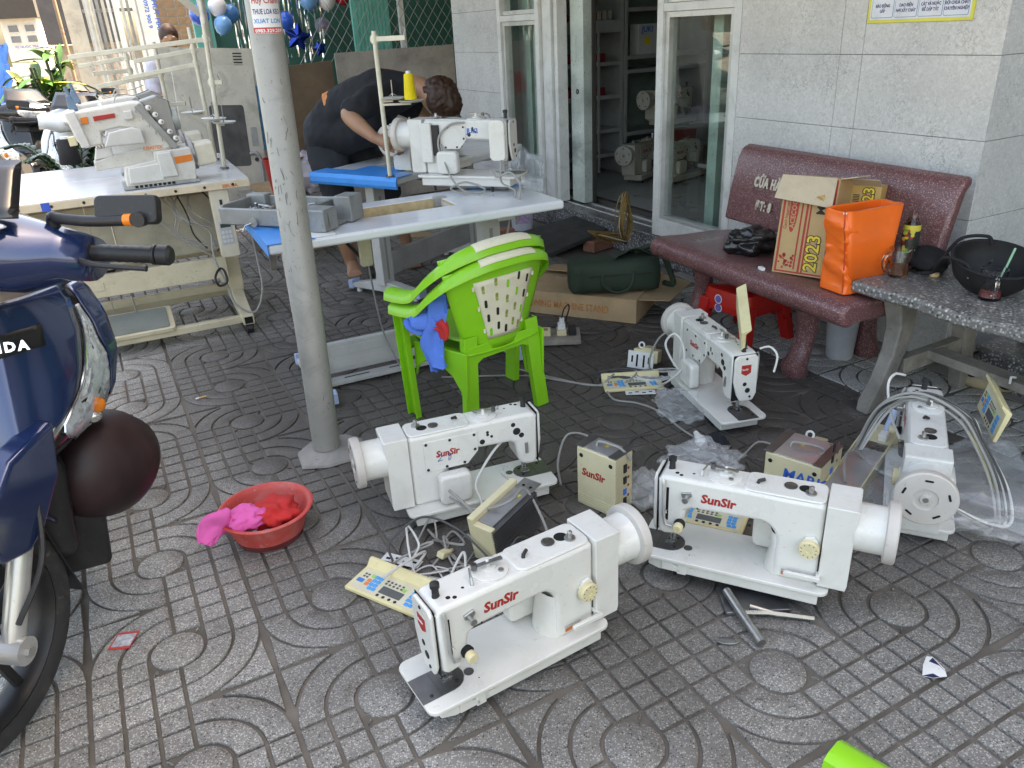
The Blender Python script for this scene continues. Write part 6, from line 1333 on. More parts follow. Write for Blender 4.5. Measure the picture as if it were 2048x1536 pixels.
MB().grid(lambda a, q: bagat(-math.acos(max(.0, min(1, (.06+.042*math.cos(2*PI*a)*q)/.12))**5), .12+.065*math.sin(2*PI*a)*q*(1.0+.25*math.sin(2*PI*a)), .004), 24, 6).build('lemon_print', M('lemon yellow print', (.8, .58, .02), .4), ob, smooth=180)
# red plastic stool below the bench
rs = thing('plastic_stool', 'red plastic stool with two round stickers tucked under the bench', 'stool', M=TM((1.075, 3.33, 0), 0, 0, -58))
redp = M('red stool plastic', (.5, .015, .012), .32, 0, var=.06, grime=.12)
MB().loft([[Vector((x*k, y*k, z)) for x, y in rrect(-.13, .13, -.13, .13, .03)] for k, z in ((1.05, .18), (1.02, .22), (.98, .245), (.9, .25))]).build('seat', redp, rs, smooth=50)
for sx in (-1, 1):
    for sy in (-1, 1):
        MB().loft([[Vector((sx*(.112+.03*(1-k))+dx*(.8+.2*k), sy*(.112+.03*(1-k))+dy*(.8+.2*k), z)) for dx, dy in ((-.028, -.028), (.028, -.028), (.028, .028), (-.028, .028))] for k, z in ((0, 0), (.25, .045), (.26, .05), (1, .2))]).build('leg', redp, rs, bevel=.006)
for s in range(4): MB().prism([(-.1, .2), (.1, .2), (.1, .13), (.08, .15), (-.08, .15), (-.1, .13)], -.134, -.128).build('apron', redp, rs, bevel=.002, M=Matrix.Rotation(s*PI/2, 4, 'Z'))
for x, z in ((-.035, .205), (-.032, .165)):
    st_ = MB().lathe([(.021, 0), (.021, .0006), (.001, .0006)], (x, -.1355, z), (0, -1, 0), 24).build('round_sticker', white_p, rs); MB().lathe([(.017, .0007), (.017, .0012), (.001, .0012)], (x, -.1355, z), (0, -1, 0), 20).build('sticker_print', M('violet print', (.15, .12, .4), .4, var=.6, scale=90), st_)
jg = thing('plastic_jug', 'milky plastic container half full of grey liquid behind the near bench leg', 'container', (1.405, 3.04, 0)); MB().lathe([(.05, 0), (.055, .01), (.066, .2), (.063, .2), (.05, .012), (.001, .01)], n=28).build('jug_wall', M('milky plastic', (.62, .64, .68), .35, trans=.3), jg, smooth=50); MB().lathe([(.0505, .013), (.0555, .055), (.001, .056)], n=24).build('liquid', M('grey liquid', (.3, .28, .26), .2), jg)
# ================================================================ granite slab table
GT = thing('granite_table', 'rough grey granite slab table on curved stone legs at the right edge', 'table', M=WM)
out = [(-.455, .60), (-.45, .3), (-.47, .06), (-.9, .05), (-1.7, .05), (-1.7, .62)] + [(-1.7+.1*i, .605+.012*math.sin(i*1.7)) for i in range(1, 12)]
MB().prism(out, .437, .48, 'xy').build('slab', granite, GT, bevel=.012, seg=3, smooth=40)
stn = M('worn grey stone', (.24, .22, .195), .85, var=.3, scale=10, grime=.5, bmp=.6, bscale=50)
for u, n, f in ((-.575, .47, 1), (-.62, .14, -.3), (-1.55, .45, 1)):
    rings = []
    for z, dn, w in ((0, .1*f, .03), (.04, .085*f, .036), (.12, .04*f, .034), (.22, -.0*f, .036), (.32, -.015*f, .04), (.43, .01*f, .048)): rings.append([Vector((u+w*a*.8, n+dn+w*b2, z)) for a, b2 in ((-1, -1), (1, -1), (1.1, 0), (1, 1), (-1, 1), (-1.1, 0))])
    MB().loft(rings).build('leg', stn, GT, bevel=.008, smooth=40)
MB().beam((-.59, .44, .16), (-.62, .14, .19), .04, .06).build('brace', wood_g, GT, bevel=.004); MB().beam((-.61, .3, .185), (-1.55, .3, .17), .07, .035).build('stretcher', wood_g, GT, bevel=.004)
MB().tube([(-.93, .345, .19), (-.93, .345, .215), (-.945, .345, .218)], .004, 6).build('nail', white_p, GT)
gl_m = M('mug glass', (1, 1, 1), .02, 0, var=0, trans=1.0, ior=1.45)
def mug(label, loc, liq, h, rz=0):
    t = thing('glass_mug', label, 'glass', loc, R(rz), 'glass mugs on the granite table')
    MB().lathe([(.001, 0), (.03, 0), (.033, .004), (.032, .05), (.034, .058), (.038, .066), (.039, .1), (.0365, .1), (.0355, .067), (.0305, .055), (.0295, .01), (.001, .009)], n=32).build('glass_wall', gl_m, t, smooth=40)
    MB().lathe([(.001, .0095), (.029, .0105), (.0298, h), (.001, h)], n=28).build('drink', liq, t, smooth=40)
    MB().tube(cr([(-.032, 0, .02), (-.055, 0, .026), (-.066, 0, .05), (-.06, 0, .078), (-.038, 0, .086)]), .0055, 8).build('handle', gl_m, t)
    return t
tea = M('brown tea', (.32, .1, .025), .05, trans=.6); rdr = M('red drink', (.5, .04, .035), .05, trans=.6); ice = None
mug('glass mug with brown tea at the left end of the granite table', (1.395, 2.645, .481), tea, .042, 10); mug('glass mug with red drink and green straw on the granite table', (1.556, 2.36, .481), rdr, .035, 70); mug('glass mug with brown tea at the right edge of the granite table', (1.70, 2.53, .481), tea, .045, 10)
tag(MB().tube([(1.57, 2.365, .495), (1.66, 2.44, .62)], .0035, 8).build('drinking_straw', M('green straw', (.25, .5, .32), .4)), 'pale green drinking straw in the red drink', 'straw')
bo = thing('drink_bottle', 'clear tea bottle with yellow and green label on the granite table', 'bottle', (1.475, 2.75, .481), R(0))
MB().lathe([(.001, 0), (.026, 0), (.029, .006), (.029, .14), (.027, .155), (.0165, .178), (.0135, .184), (.0135, .2), (.012, .2), (.012, .185), (.027, .14), (.027, .01), (.001, .008)], n=32).build('bottle_wall', gl_m, bo, smooth=40)
MB().lathe([(.0295, .012), (.0297, .012), (.0297, .145), (.0275, .157)], n=32, cap=False).build('label_sleeve', M('bottle label black', (.03, .035, .03), .35), bo, smooth=60); MB().lathe([(.0299, .136), (.0299, .145), (.028, .157)], n=32, cap=False).build('yellow_band', M('label yellow', (.65, .55, .08), .35), bo)
random.seed(4)
for i in range(34):
    a = R(random.uniform(190, 262)); z = random.uniform(.03, .138); MB().lathe([(random.uniform(.004, .009), 0), (.001, .0006)], (.0297*math.cos(a), .0297*math.sin(a), z), (math.cos(a), math.sin(a), 0), 8).build('label_fruit', random.choice((M('label green', (.12, .4, .06), .4), M('label yellow', (.65, .55, .08), .35), red_l)), bo)
MB().prism(rrect(-.008, .012, .03, .07, .001, 1), -.0302, -.0299).build('label_panel', M('label grey', (.5, .5, .5), .4), bo, smooth=0); MB().lathe([(.015, .2), (.015, .201)], n=20).build('neck_ring', white_p, bo) if 0 else None
# black sun hat and second cap
hat_m = M('black hat cloth', (.012, .012, .014), .85, var=.2, bmp=.2, bscale=300)
ht_ = thing('half_helmet', 'matt black half helmet lying upside down on the granite table', 'helmet', M=WM @ TM((-.78, .34, .478), 0, 0, 200) @ TM((0, 0, .0), 14, 8, 0))
hsh = M('matt black helmet shell', (.011, .011, .012), .6, var=.2)
MB().lathe([(.001, 0), (.04, .004), (.075, .022), (.1, .055), (.112, .095), (.115, .12), (.109, .121), (.105, .095), (.09, .055), (.06, .025), (.001, .014)], n=40, sx=1.12).build('shell', hsh, ht_, smooth=60)
MB().tube([(.128*math.cos(a), .1145*math.sin(a), .1205) for a in [2*PI*i/40 for i in range(40)]], .0045, 8, True).build('rim_trim', hat_m, ht_)
MB().grid(lambda a, q: (.115+.075*q*math.cos((a-.5)*1.9), .11*math.sin((a-.5)*2.0), .112+.028*q), 12, 5).build('peak', hsh, ht_, smooth=180, solid=.004)
for s_ in (-1, 1): MB().tube(cr([(-.04, .1*s_, .11), (-.06, .1*s_, .135), (-.13, .07*s_, .12), (-.16, .03*s_, .05), (-.17, .0, .012), (-.2, -.02, .008)]), .006, 6).build('chin_strap', hat_m, ht_)
MB().lathe([(.012, 0), (.012, .002), (.001, .002)], (-.02, .1, .06), (-.1, 1, -.35), 18).build('emblem', M('grey emblem', (.12, .12, .13), .4), ht_)
for a in (40, 140, 250): MB().lathe([(.004, 0), (.003, .002), (.001, .002)], (.122*math.cos(R(a)), .109*math.sin(R(a)), .09), (math.cos(R(a)), math.sin(R(a)), -.2), 10).build('rivet', stl, ht_)
hb2 = crumple('black_bag', 'soft black pouch lying beside the bottle on the granite table', W(-.52, .3, .52), (.07, .1, .04), hat_m, 'pouch', .25, 2.2, 11, .2, 28, 16, False)
c4 = thing('baseball_cap', 'dark cap with white cord at the far right of the table', 'cap', M=WM @ TM((-1.02, .12, .481), 0, 0, 200)); MB().lathe([(.09, 0), (.092, .03), (.075, .09), (.04, .115), (.001, .12)], n=26).build('crown', hat_m, c4, smooth=180); MB().grid(lambda a, q: (.07+.07*q*math.cos((a-.5)*2.4), .09*math.sin((a-.5)*2.4), .01-.01*q), 10, 4).build('peak', hat_m, c4, smooth=180, solid=.004); MB().tube(cr([(-.05, .05, .1), (-.0, .09, .11), (.05, .06, .1), (.03, .0, .118)]), .004, 6).build('cord', white_p, c4)
cap_l = thing('bottle_cap', 'pale plastic lid lying on the granite table', 'lid', (1.514, 2.62, .481)); MB().lathe([(.016, 0), (.016, .011), (.014, .013), (.001, .012)], n=20).build('lid', M('tan lid', (.62, .42, .22), .5), cap_l, smooth=40)
ky = thing('key_bunch', 'bunch of keys with black and white tag on the granite table', 'keys', (1.59, 2.52, .481), R(20))
MB().tube([(.016*math.cos(a), .016*math.sin(a), .002) for a in [2*PI*i/14 for i in range(14)]], .0014, 6, True).build('key_ring', stl, ky); MB().box(-.045, -.012, -.008, .004, .001, .006).build('key', stl, ky, bevel=.001); MB().box(.0, .035, .004, .022, .001, .009).build('tag', blk, ky, bevel=.003); MB().box(-.03, -.0, .012, .02, .001, .005).build('key', white_p, ky, bevel=.001)
tag(MB().prism([(-.035, -.02), (.03, -.024), (.045, .01), (.0, .024), (-.03, .01)], 0, .0012, 'xy').build('paper_packet', M('brown packet', (.3, .2, .1), .5)), 'small brown torn packet beside the keys', 'packet').location = (1.605, 2.60, .4815)
# below the table: clog, jar, coil
cg = thing('wooden_clog', 'pale wooden clog with dark openings under the granite table', 'clog', M=TM((1.83, 2.66, .04), 10, 0, -30)); clm = M('pale worn wood', (.42, .34, .22), .7, var=.2, grime=.3)
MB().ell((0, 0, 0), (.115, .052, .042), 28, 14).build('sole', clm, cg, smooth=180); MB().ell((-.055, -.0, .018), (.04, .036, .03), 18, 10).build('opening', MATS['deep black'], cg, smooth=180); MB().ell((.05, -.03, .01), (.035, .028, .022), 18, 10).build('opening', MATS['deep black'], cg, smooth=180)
jr = thing('jar', 'cream plastic jar on the granite step under the table', 'jar', W(-.92, -.08, .15)); MB().lathe([(.045, 0), (.05, .01), (.052, .07), (.045, .09), (.047, .1), (.001, .102)], n=24).build('jar_wall', M('cream jar', (.55, .5, .36), .45, grime=.2), jr, smooth=50)
wc_ = thing('hose_coil', 'black hose coil lying on the step under the granite table', 'hose', W(-.75, -.2, .16))
for k in range(4): MB().tube([(.1*math.cos(a), .08*math.sin(a), .012+.02*k) for a in [2*PI*i/24 for i in range(24)]], .009, 8, True).build('hose_turn', blk, wc_)
# ================================================================ carton with duffel bag, plug board, ramp
bc = thing('carton', 'flat brown carton with orange lettering on the ground under the duffel bag', 'carton', M=TM((.063, 3.855, 0), 0, 0, -27))
b = MB().box(0, .63, 0, .48, 0, .118).build('body', card, bc, bevel=.002)
text('SEWING MACHINE STAND', .052, M('faded orange ink', (.45, .17, .05), .8, var=.3, scale=60), b, FY(.04, -.001, .04), bold=.0006, sx=.72)
MB().add([(0, .0, .119), (.63, .0, .121), (.63, .22, .128), (0, .24, .124)], [(0, 1, 2, 3)]).build('top_flap', card, bc, smooth=0, solid=.004); MB().add([(0, .48, .119), (.63, .48, .119), (.63, .27, .15), (0, .3, .14)], [(0, 1, 2, 3)]).build('top_flap', card, bc, smooth=0, solid=.004); MB().add([(.632, .02, .118), (.632, .46, .118), (.80, .4, .11), (.78, .06, .115)], [(0, 1, 2, 3)]).build('side_flap', card, bc, smooth=0, solid=.004)
MB().box(.1, .5, .23, .27, .119, .1215).build('grey_part', sheet, bc)
df = thing('duffel_bag', 'dark green duffel bag with handles lying on the flat carton', 'bag', M=TM((.55, 3.74, .13), 0, 0, 4)); dg = M('dark green canvas', (.022, .038, .024), .8, var=.2, scale=8, bmp=.3, bscale=500)
def dring(x, ry, rz_): return [Vector((x+.006*nz((x*9, i*.7, 1)), ry*math.copysign(abs(math.cos(2*PI*i/26))**.6, math.cos(2*PI*i/26))*(1+.12*nz((x*11, i*.5, 3))), .085+rz_*math.copysign(abs(math.sin(2*PI*i/26))**.6, math.sin(2*PI*i/26))*(1+.14*nz((x*11, i*.5, 7))))) for i in range(26)]
MB().loft([dring(-.24, .03, .03), dring(-.235, .08, .07), dring(-.22, .095, .08), dring(-.1, .1, .082), dring(.05, .1, .08), dring(.16, .1, .09), dring(.2, .085, .085), dring(.215, .04, .04)]).build('bag_body', dg, df, smooth=60)
MB().tube(cr([(-.09, -.101, .11), (-.085, -.11, .06), (-.03, -.115, .02), (.03, -.113, .03), (.06, -.108, .07), (.065, -.1, .12)]), .008, 6).build('handle', dg, df); MB().box(-.15, .15, -.107, -.1, .1, .105).build('zip', blk, df, smooth=0)
MB().tube(cr([(.1, .03, .17), (.17, .02, .2), (.23, -.02, .16), (.26, -.06, .08), (.27, -.08, .03), (.24, -.02, .02)]), .014, 6).build('shoulder_strap', dg, df); MB().grid(lambda a, q: (-.02+.2*a, -.05+.12*q, .165+.05*math.sin(PI*a)*(1-q)+.01*nz((a*6, q*6, 0))), 10, 6).build('open_flap', dg, df, smooth=180, solid=.005)
for y in (-.1,): MB().box(-.195, -.19, -.1, -.095, .02, .14).build('side_seam', dg, df)
pbd = thing('socket_board', 'small grey plank with two ivory power sockets on the ground', 'socket board', M=TM((.095, 3.335, 0), 0, 0, -3)); MB().box(0, .235, 0, .17, .008, .03).build('plank', wood_g, pbd, bevel=.003)
for x in (.05, .125): q = MB().box(x, x+.045, .06, .12, .03, .055).build('socket', ivory, pbd, bevel=.003); MB().box(x+.012, x+.033, .075, .105, .055, .0554).build('socket_face', M('worn socket', (.3, .22, .12), .6), q, smooth=0)
MB().box(.18, .215, .06, .12, .03, .065).build('black_adaptor', blk, pbd, bevel=.003); MB().box(.13, .165, .075, .11, .055, .085).build('plug', white_p, pbd, bevel=.003); MB().cyl((.148, .09, .085), (.15, .09, .11), .012).build('plug_neck', white_p, pbd); MB().tube(cr([(.15, .09, .11), (.16, .09, .15), (.18, .1, .17), (.185, .1, .15), (.17, .1, .1), (.17, .12, .05)]), .0035, 6).build('cord', blk, pbd)
pg2 = thing('power_plug', 'white three pin plug lying left of the socket board', 'plug', M=TM((.065, 3.56, .014), 0, 0, 10)); MB().box(-.025, .02, -.014, .014, -.012, .012).build('body', white_p, pg2, bevel=.004); MB().cyl((-.025, 0, 0), (-.05, 0, 0), .007).build('cord_sleeve', white_p, pg2); MB().box(.02, .04, -.008, -.004, -.003, .003).build('pin', stl, pg2)
cable('black cord from the socket board to the carton', [(.3, 3.44, .03), (.4, 3.46, .006), (.5, 3.5, .006), (.56, 3.56, .006)], .004, dkc)
ra = thing('ramp', 'black ramp plate propped on a brick before the shop step', 'ramp'); MB().add([(.288, 4.833, .0), (.677, 4.996, .10), (.5, 5.361, .115), (.079, 5.403, .0), (.288, 4.833, .03), (.677, 4.996, .13), (.5, 5.361, .145), (.079, 5.403, .03)], [(3,2,1,0), (4,5,6,7), (0,1,5,4), (1,2,6,5), (2,3,7,6), (3,0,4,7)]).build('plate', M('black rubbery plate', (.03, .028, .026), .7, grime=.4), ra, bevel=.005)
red_b = M('clay brick', (.3, .13, .085), .85, var=.2, grime=.3, bmp=.4, bscale=80)
def brick_t(label, loc, rz): tag(MB().box(-.1, .1, -.05, .05, 0, .07).build('brick', red_b, bevel=.004, M=TM(loc, 0, 0, rz)), label, 'brick')
brick_t('clay brick propping up the black ramp plate', (.62, 4.99, 0), 40); brick_t('clay brick lying below the long white table', (-.03, 5.39, 0), 20)
ck = tag(MB().prism([(-.12, -.06), (.1, -.06), (.13, .03), (.05, .08), (-.1, .07)], 0, .012, 'xy').build('carton_piece', card), 'torn piece of brown cardboard under the far table', 'cardboard'); ck.location = (-.62, 5.6, .0)
wb = thing('paint_bucket', 'white printed paint bucket behind the long white table', 'bucket', (.14, 5.65, 0)); MB().lathe([(.075, 0), (.085, .19), (.089, .19), (.089, .2), (.082, .2), (.001, .19)], n=28).build('bucket', M('white bucket plastic', (.55, .56, .62), .35), wb, smooth=50); MB().prism(rrect(-.05, .05, .06, .15, .01), -.085, -.08).build('label', M('bucket print', (.35, .25, .4), .5, var=.5, scale=50), wb, bevel=.002)
tag(MB().lathe([(.09, 0), (.105, .17), (.11, .18), (.1, .18), (.001, .16)], n=24).build('red_bucket', M('red plastic', (.5, .02, .02), .35), smooth=50), 'red plastic bucket seen below the long white table', 'bucket').location = (-.30, 5.75, 0)
film_heap('clear plastic bag standing by the shop door behind the table end', W(2.82, .12, .34), (.12, .1, .17), 21)
wl = thing('wire_coil', 'tangled coil of brown wire leaning on the granite step', 'wire coil', M=WM); brw = M('brown enamelled wire', (.26, .16, .05), .4, .3, var=.3, scale=30); brp = M('pale wire', (.42, .36, .26), .5)
random.seed(13)
for i in range(30):
    up = i % 2; c = Vector((1.58+random.uniform(-.03, .03), .13, .13)); d = Vector((random.uniform(-.1, .1), random.uniform(-.06, .0), 1)) if up else Vector((random.uniform(-.2, .2), .9, .35)); d.normalize(); L = random.uniform(.14, .3); w = random.uniform(.025, .065); s = Vector((random.uniform(-.4, .6), random.uniform(.6, 1), random.uniform(-.2, .4))).normalized()
    MB().tube(cr([c, c+d*L*.5+s*w, c+d*L, c+d*L*.5-s*w*1.1], 6, True), .0032, 6, True).build('wire_loop', random.choice((brw, brw, brp)), wl)
MB().cyl((1.56, .13, .13), (1.61, .13, .13), .016).build('wire_tie', blk, wl)
cr2 = tag(MB(WM).box(.35, .52, .05, .1, .0, .14).build('crate_slat', red_p, bevel=.004), 'red plastic crate edge behind the far bench leg', 'crate')
# ================================================================ fire notice on the wall
po = thing('fire_notice', 'fire instruction poster with yellow frame on the tiled wall at the top edge', 'poster', M=WM); MB().box(-.337, .11, .0005, .006, 1.295, 1.75).build('yellow_frame', M('yellow frame', (.72, .66, .1), .4), po, bevel=.001); MB().box(-.325, .098, .006, .0066, 1.307, 1.74).build('white_sheet', M('poster white', (.7, .72, .78), .3), po, smooth=0)
pb_, pn_ = M('poster blue line', (.08, .2, .4), .4), M('poster navy ink', (.03, .03, .15), .4)
for i, lines in enumerate((('BÁO ĐỘNG', 'GẤP'), ('DAO ĐIỆN', 'NƠI XẢY CHÁY'), ('CHỮA BẰNG', 'CÁT VÀ NƯỚC', 'ĐỂ DẬP TẮT'), ('ĐỘI CHỮA CHÁY', 'CHUYÊN NGHIỆP'))):
    x1 = .092-.104*i; x0 = x1-.099
    MB().prism(rrect(x0, x1, 1.313, 1.60, .006), .0067, .0071).build('box_line', pb_, po, smooth=0); MB().prism(rrect(x0+.0018, x1-.0018, 1.3148, 1.598, .005), .0072, .0075).build('box_fill', MATS['poster white'], po, smooth=0)
    for j, s_ in enumerate(reversed(lines)): text(s_, .0155, pn_, po, basis(((x0+x1)/2, .0077, 1.332+j*.0185), (-1, 0, 0), (0, 0, 1)), align='CENTER', bold=.0004, sx=.78)
# ================================================================ people
skin = M('tanned skin', (.36, .19, .115), .5, 0, var=.1, scale=14); hair_m = M('dark brown hair', (.045, .02, .012), .45, var=.5, scale=60, bmp=.6, bscale=250); nail = M('nail', (.5, .32, .25), .35)
def limb(mb, pts, n=14):
    c = cr([p[0] for p in pts], 6); rr = []
    for i in range(len(c)):
        s = i/6; k = min(int(s), len(pts)-2); rr.append(pts[k][1]+(pts[k+1][1]-pts[k][1])*(s-k))
    mb.tube(c, rr, n); mb.ell(pts[0][0], pts[0][1]); mb.ell(pts[-1][0], pts[-1][1])
V = Vector
mn = thing('person', 'person in black T-shirt and shorts bending over a machine, barefoot', 'person', (-.88, 4.5, 0))
I_ = Matrix.Translation((.88, -4.5, 0))
def hand(mb, w, d, up, k=1.0, side=1, curl=.5):      # wrist, direction, back-of-hand normal
    d = V(d).normalized(); n = V(up); n = (n-d*n.dot(d)).normalized(); s = d.cross(n)*side
    mb.tube([V(w), V(w)+d*.03, V(w)+d*.07, V(w)+d*.095], [.024, .030, .034, .03], 12); 
    for q in (-.024, -.008, .008, .024): mb.ell(V(w)+d*.09+s*q, .0115)
    for i, (q, L) in enumerate(((-.027, .072), (-.009, .082), (.009, .078), (.026, .062))):
        b = V(w)+d*.088+s*q; p1 = b+d*L*.42-n*L*.1*curl*2; p2 = p1+d*L*.25-n*L*.28*curl*2; p3 = p2+d*L*.04-n*L*.3*curl*2
        mb.tube(cr([b, p1, p2, p3], 4), [.0092]*5+[.0085]*4+[.0078]*3+[.006], 8); mb.ell(p3, .0062)
    b = V(w)+d*.03-s*.026; p1 = b-s*.026+d*.03-n*.01; p2 = p1-s*.006+d*.03-n*.012; mb.tube(cr([b, p1, p2], 4), [.013]*4+[.0105]*4+[.008], 8); mb.ell(p2, .0085)
body = MB(I_)
limb(body, [(V((-.97, 4.58, .80)), .085), (V((-.93, 4.5, .50)), .062), (V((-.925, 4.49, .40)), .055), (V((-.927, 4.50, .27)), .052), (V((-.92, 4.53, .15)), .037), (V((-.915, 4.54, .115)), .037)])
limb(body, [(V((-.84, 4.72, .80)), .085), (V((-.70, 4.80, .48)), .062), (V((-.66, 4.84, .34)), .053), (V((-.63, 4.9, .18)), .038), (V((-.62, 4.91, .1)), .036)])
for ax, ay, dx, z in ((-.915, 4.545, -.02, .105), (-.62, 4.91, .05, .035)):   # feet with toes towards the camera
    d = V((.28+dx, -1, 0)).normalized(); s = V((d.y, -d.x, 0))
    body.loft([[V((ax, ay, z))+d*f+s*(w*math.cos(2*PI*i/14))+V((0, 0, h*math.sin(2*PI*i/14)+h-.03)) for i in range(14)] for f, w, h in ((-.065, .02, .02), (-.04, .032, .034), (.03, .036, .036), (.09, .042, .024), (.135, .046, .016))])
    for k, (q, L, r) in enumerate(((-.033, .042, .0125), (-.012, .045, .0095), (.006, .041, .009), (.022, .035, .0085), (.037, .027, .008))): body.tube([V((ax, ay, z-.015))+d*.12+s*q*-1, V((ax, ay, z-.018))+d*(.13+L*.6)+s*q*-1.1, V((ax, ay, z-.022))+d*(.13+L)+s*q*-1.1], [r, r, r*.75], 8)
limb(body, [(V((-.93, 4.63, .86)), .12), (V((-.76, 4.56, 1.0)), .12), (V((-.58, 4.48, 1.07)), .125), (V((-.47, 4.44, 1.085)), .062), (V((-.40, 4.41, 1.085)), .056), (V((-.35, 4.39, 1.06)), .056)])
limb(body, [(V((-.60, 4.33, 1.06)), .062), (V((-.69, 4.22, 1.02)), .050), (V((-.752, 4.175, .995)), .042), (V((-.70, 4.12, .945)), .042), (V((-.64, 4.075, .90)), .031), (V((-.615, 4.06, .882)), .027)])
hand(body, (-.615, 4.06, .882), (.72, -.18, -.3), (-.1, -.95, .45), curl=.45)
limb(body, [(V((-.52, 4.62, 1.04)), .06), (V((-.42, 4.62, .92)), .045), (V((-.32, 4.58, .86)), .032)]); hand(body, (-.32, 4.58, .86), (.8, -.2, -.2), (0, -.2, 1))
HQ = Euler((0, R(62), 0)).to_matrix()
hc_ = V((-.305, 4.38, 1.03)); body.ell(hc_, (.078, .075, .105), 20, 14, Euler((0, R(115), 0)).to_matrix()); body.ell(hc_+V((.03, 0, -.06)), (.05, .052, .055)); body.ell(hc_+V((.085, 0, -.065)), (.014, .012, .02))
body.ell(hc_+V((-.0, -.076, -.012)), (.018, .010, .028), 12, 8, Euler((0, R(30), 0)).to_matrix())
remesh(body, 'body', skin, mn, .0065, 4)
sh_ = MB(I_)
limb(sh_, [(V((-.97, 4.60, .80)), .13), (V((-.90, 4.58, .93)), .13), (V((-.77, 4.53, 1.01)), .132), (V((-.61, 4.47, 1.055)), .135), (V((-.51, 4.45, 1.065)), .105), (V((-.44, 4.45, 1.075)), .07)], 24)
limb(sh_, [(V((-.58, 4.38, 1.06)), .085), (V((-.66, 4.25, 1.035)), .074), (V((-.725, 4.19, 1.008)), .066)], 18)
limb(sh_, [(V((-.56, 4.58, 1.05)), .085), (V((-.48, 4.62, .97)), .07)]); limb(sh_, [(V((-.93, 4.57, .86)), .13), (V((-.78, 4.50, .88)), .11), (V((-.68, 4.48, .93)), .12)], 18)
tee = remesh(sh_, 'shirt', M('black cotton', (.014, .015, .018), .9, var=.25, scale=10, bmp=.25, bscale=400), mn, .012, 3)
dsp = bpy.data.textures.new('folds', 'CLOUDS'); dsp.noise_scale = .09
m_ = tee.modifiers.new('w', 'DISPLACE'); m_.texture = dsp; m_.strength = .028; m_.mid_level = .5; m_.texture_coords = 'LOCAL'
so_ = MB(I_)
limb(so_, [(V((-.96, 4.62, .86)), .145), (V((-.965, 4.57, .72)), .12), (V((-.935, 4.51, .56)), .092), (V((-.93, 4.50, .485)), .088)], 20); limb(so_, [(V((-.88, 4.68, .84)), .13), (V((-.78, 4.75, .66)), .105), (V((-.70, 4.79, .49)), .09)], 20)
sho = remesh(so_, 'shorts', M('charcoal denim', (.022, .024, .03), .85, var=.25, scale=12, bmp=.3, bscale=350), mn, .012, 3); m_ = sho.modifiers.new('w', 'DISPLACE'); m_.texture = dsp; m_.strength = .02; m_.texture_coords = 'LOCAL'
hr = MB(I_); hr.ell(hc_+V((.012, .0, .022)), (.09, .084, .098), 24, 16, Euler((0, R(105), 0)).to_matrix()); hr.ell(hc_+V((.055, 0, -.03)), (.07, .08, .085)); hr.ell(hc_+V((.0, -.03, -.01)), (.07, .062, .075)); hr.ell(hc_+V((-.03, 0, .03)), (.06, .07, .06))
hro = remesh(hr, 'hair', hair_m, mn, .008, 1); dh = bpy.data.textures.new('hair', 'CLOUDS'); dh.noise_scale = .018; m_ = hro.modifiers.new('w', 'DISPLACE'); m_.texture = dh; m_.strength = .022; m_.texture_coords = 'LOCAL'
pm = MB(I_)
pr_ = M('orange shirt print', (.6, .2, .06), .8, var=.4, scale=30)
def onback(a, q):
    s = -.90+.16*a; base = V((-.92, 4.60, .93)).lerp(V((-.60, 4.48, 1.055)), (a*.5+.05)); an = R(100+50*q); n_ = V((-.35, 0, .94)).normalized(); sd = V((0, -1, 0)); return base + (n_*math.sin(an)+sd*-math.cos(an))*.145
pm.grid(onback, 8, 8); pm.build('shirt_print', pr_, mn, smooth=180, solid=.003)
# seated person in a pale shirt
p2 = thing('person', 'person in pale lilac shirt with dark hair behind the leaning table tops', 'person', W(5.5, 2.08), TH+PI)
b2_ = MB()
limb(b2_, [(V((0, 0, .75)), .12), (V((0, 0, 1.0)), .12), (V((.02, 0, 1.2)), .12), (V((.05, 0, 1.29)), .05), (V((.06, 0, 1.33)), .05)])
for s in (-1, 1): limb(b2_, [(V((0, .09*s, .78)), .08), (V((.05, .1*s, .45)), .06), (V((0, .1*s, .1)), .04), (V((.06, .1*s, .04)), .035)]); limb(b2_, [(V((.02, .16*s, 1.22)), .05), (V((.05, .2*s, 1.0)), .042), (V((.2, .14*s, .92)), .032), (V((.26, .1*s, .93)), .026)]); hand(b2_, (.26, .1*s, .93), (1, -.2*s, .1), (0, 0, 1))
b2_.ell((.09, 0, 1.405), (.078, .068, .1)); b2_.ell((.165, 0, 1.395), (.016, .013, .02)); b2_.ell((.09, .068, 1.40), (.012, .008, .02)); b2_.ell((.09, -.068, 1.40), (.012, .008, .02)); b2_.ell((.12, 0, 1.345), (.045, .045, .035))
remesh(b2_, 'body', skin, p2, .009, 4)
for s in (-1, 1): MB().ell((.155, .028*s, 1.415), (.008, .012, .006)).build('eye', M('eye white', (.7, .7, .68), .2), p2, smooth=180)
s2 = MB(); limb(s2, [(V((0, 0, .78)), .15), (V((0, 0, 1.0)), .15), (V((.02, 0, 1.2)), .15), (V((.03, 0, 1.26)), .09)], 20)
for s in (-1, 1): limb(s2, [(V((.02, .14*s, 1.2)), .085), (V((.04, .2*s, 1.05)), .07), (V((.07, .195*s, .98)), .058)], 16)
s2o = remesh(s2, 'shirt', M('pale lilac cotton', (.5, .5, .6), .85, var=.12, scale=9, bmp=.2, bscale=300), p2, .012, 4); m_ = s2o.modifiers.new('w', 'DISPLACE'); m_.texture = dsp; m_.strength = .03; m_.texture_coords = 'LOCAL'
s3 = MB()
for s in (-1, 1): limb(s3, [(V((0, .07*s, .82)), .12), (V((.05, .1*s, .45)), .085), (V((0, .1*s, .15)), .065)], 16)
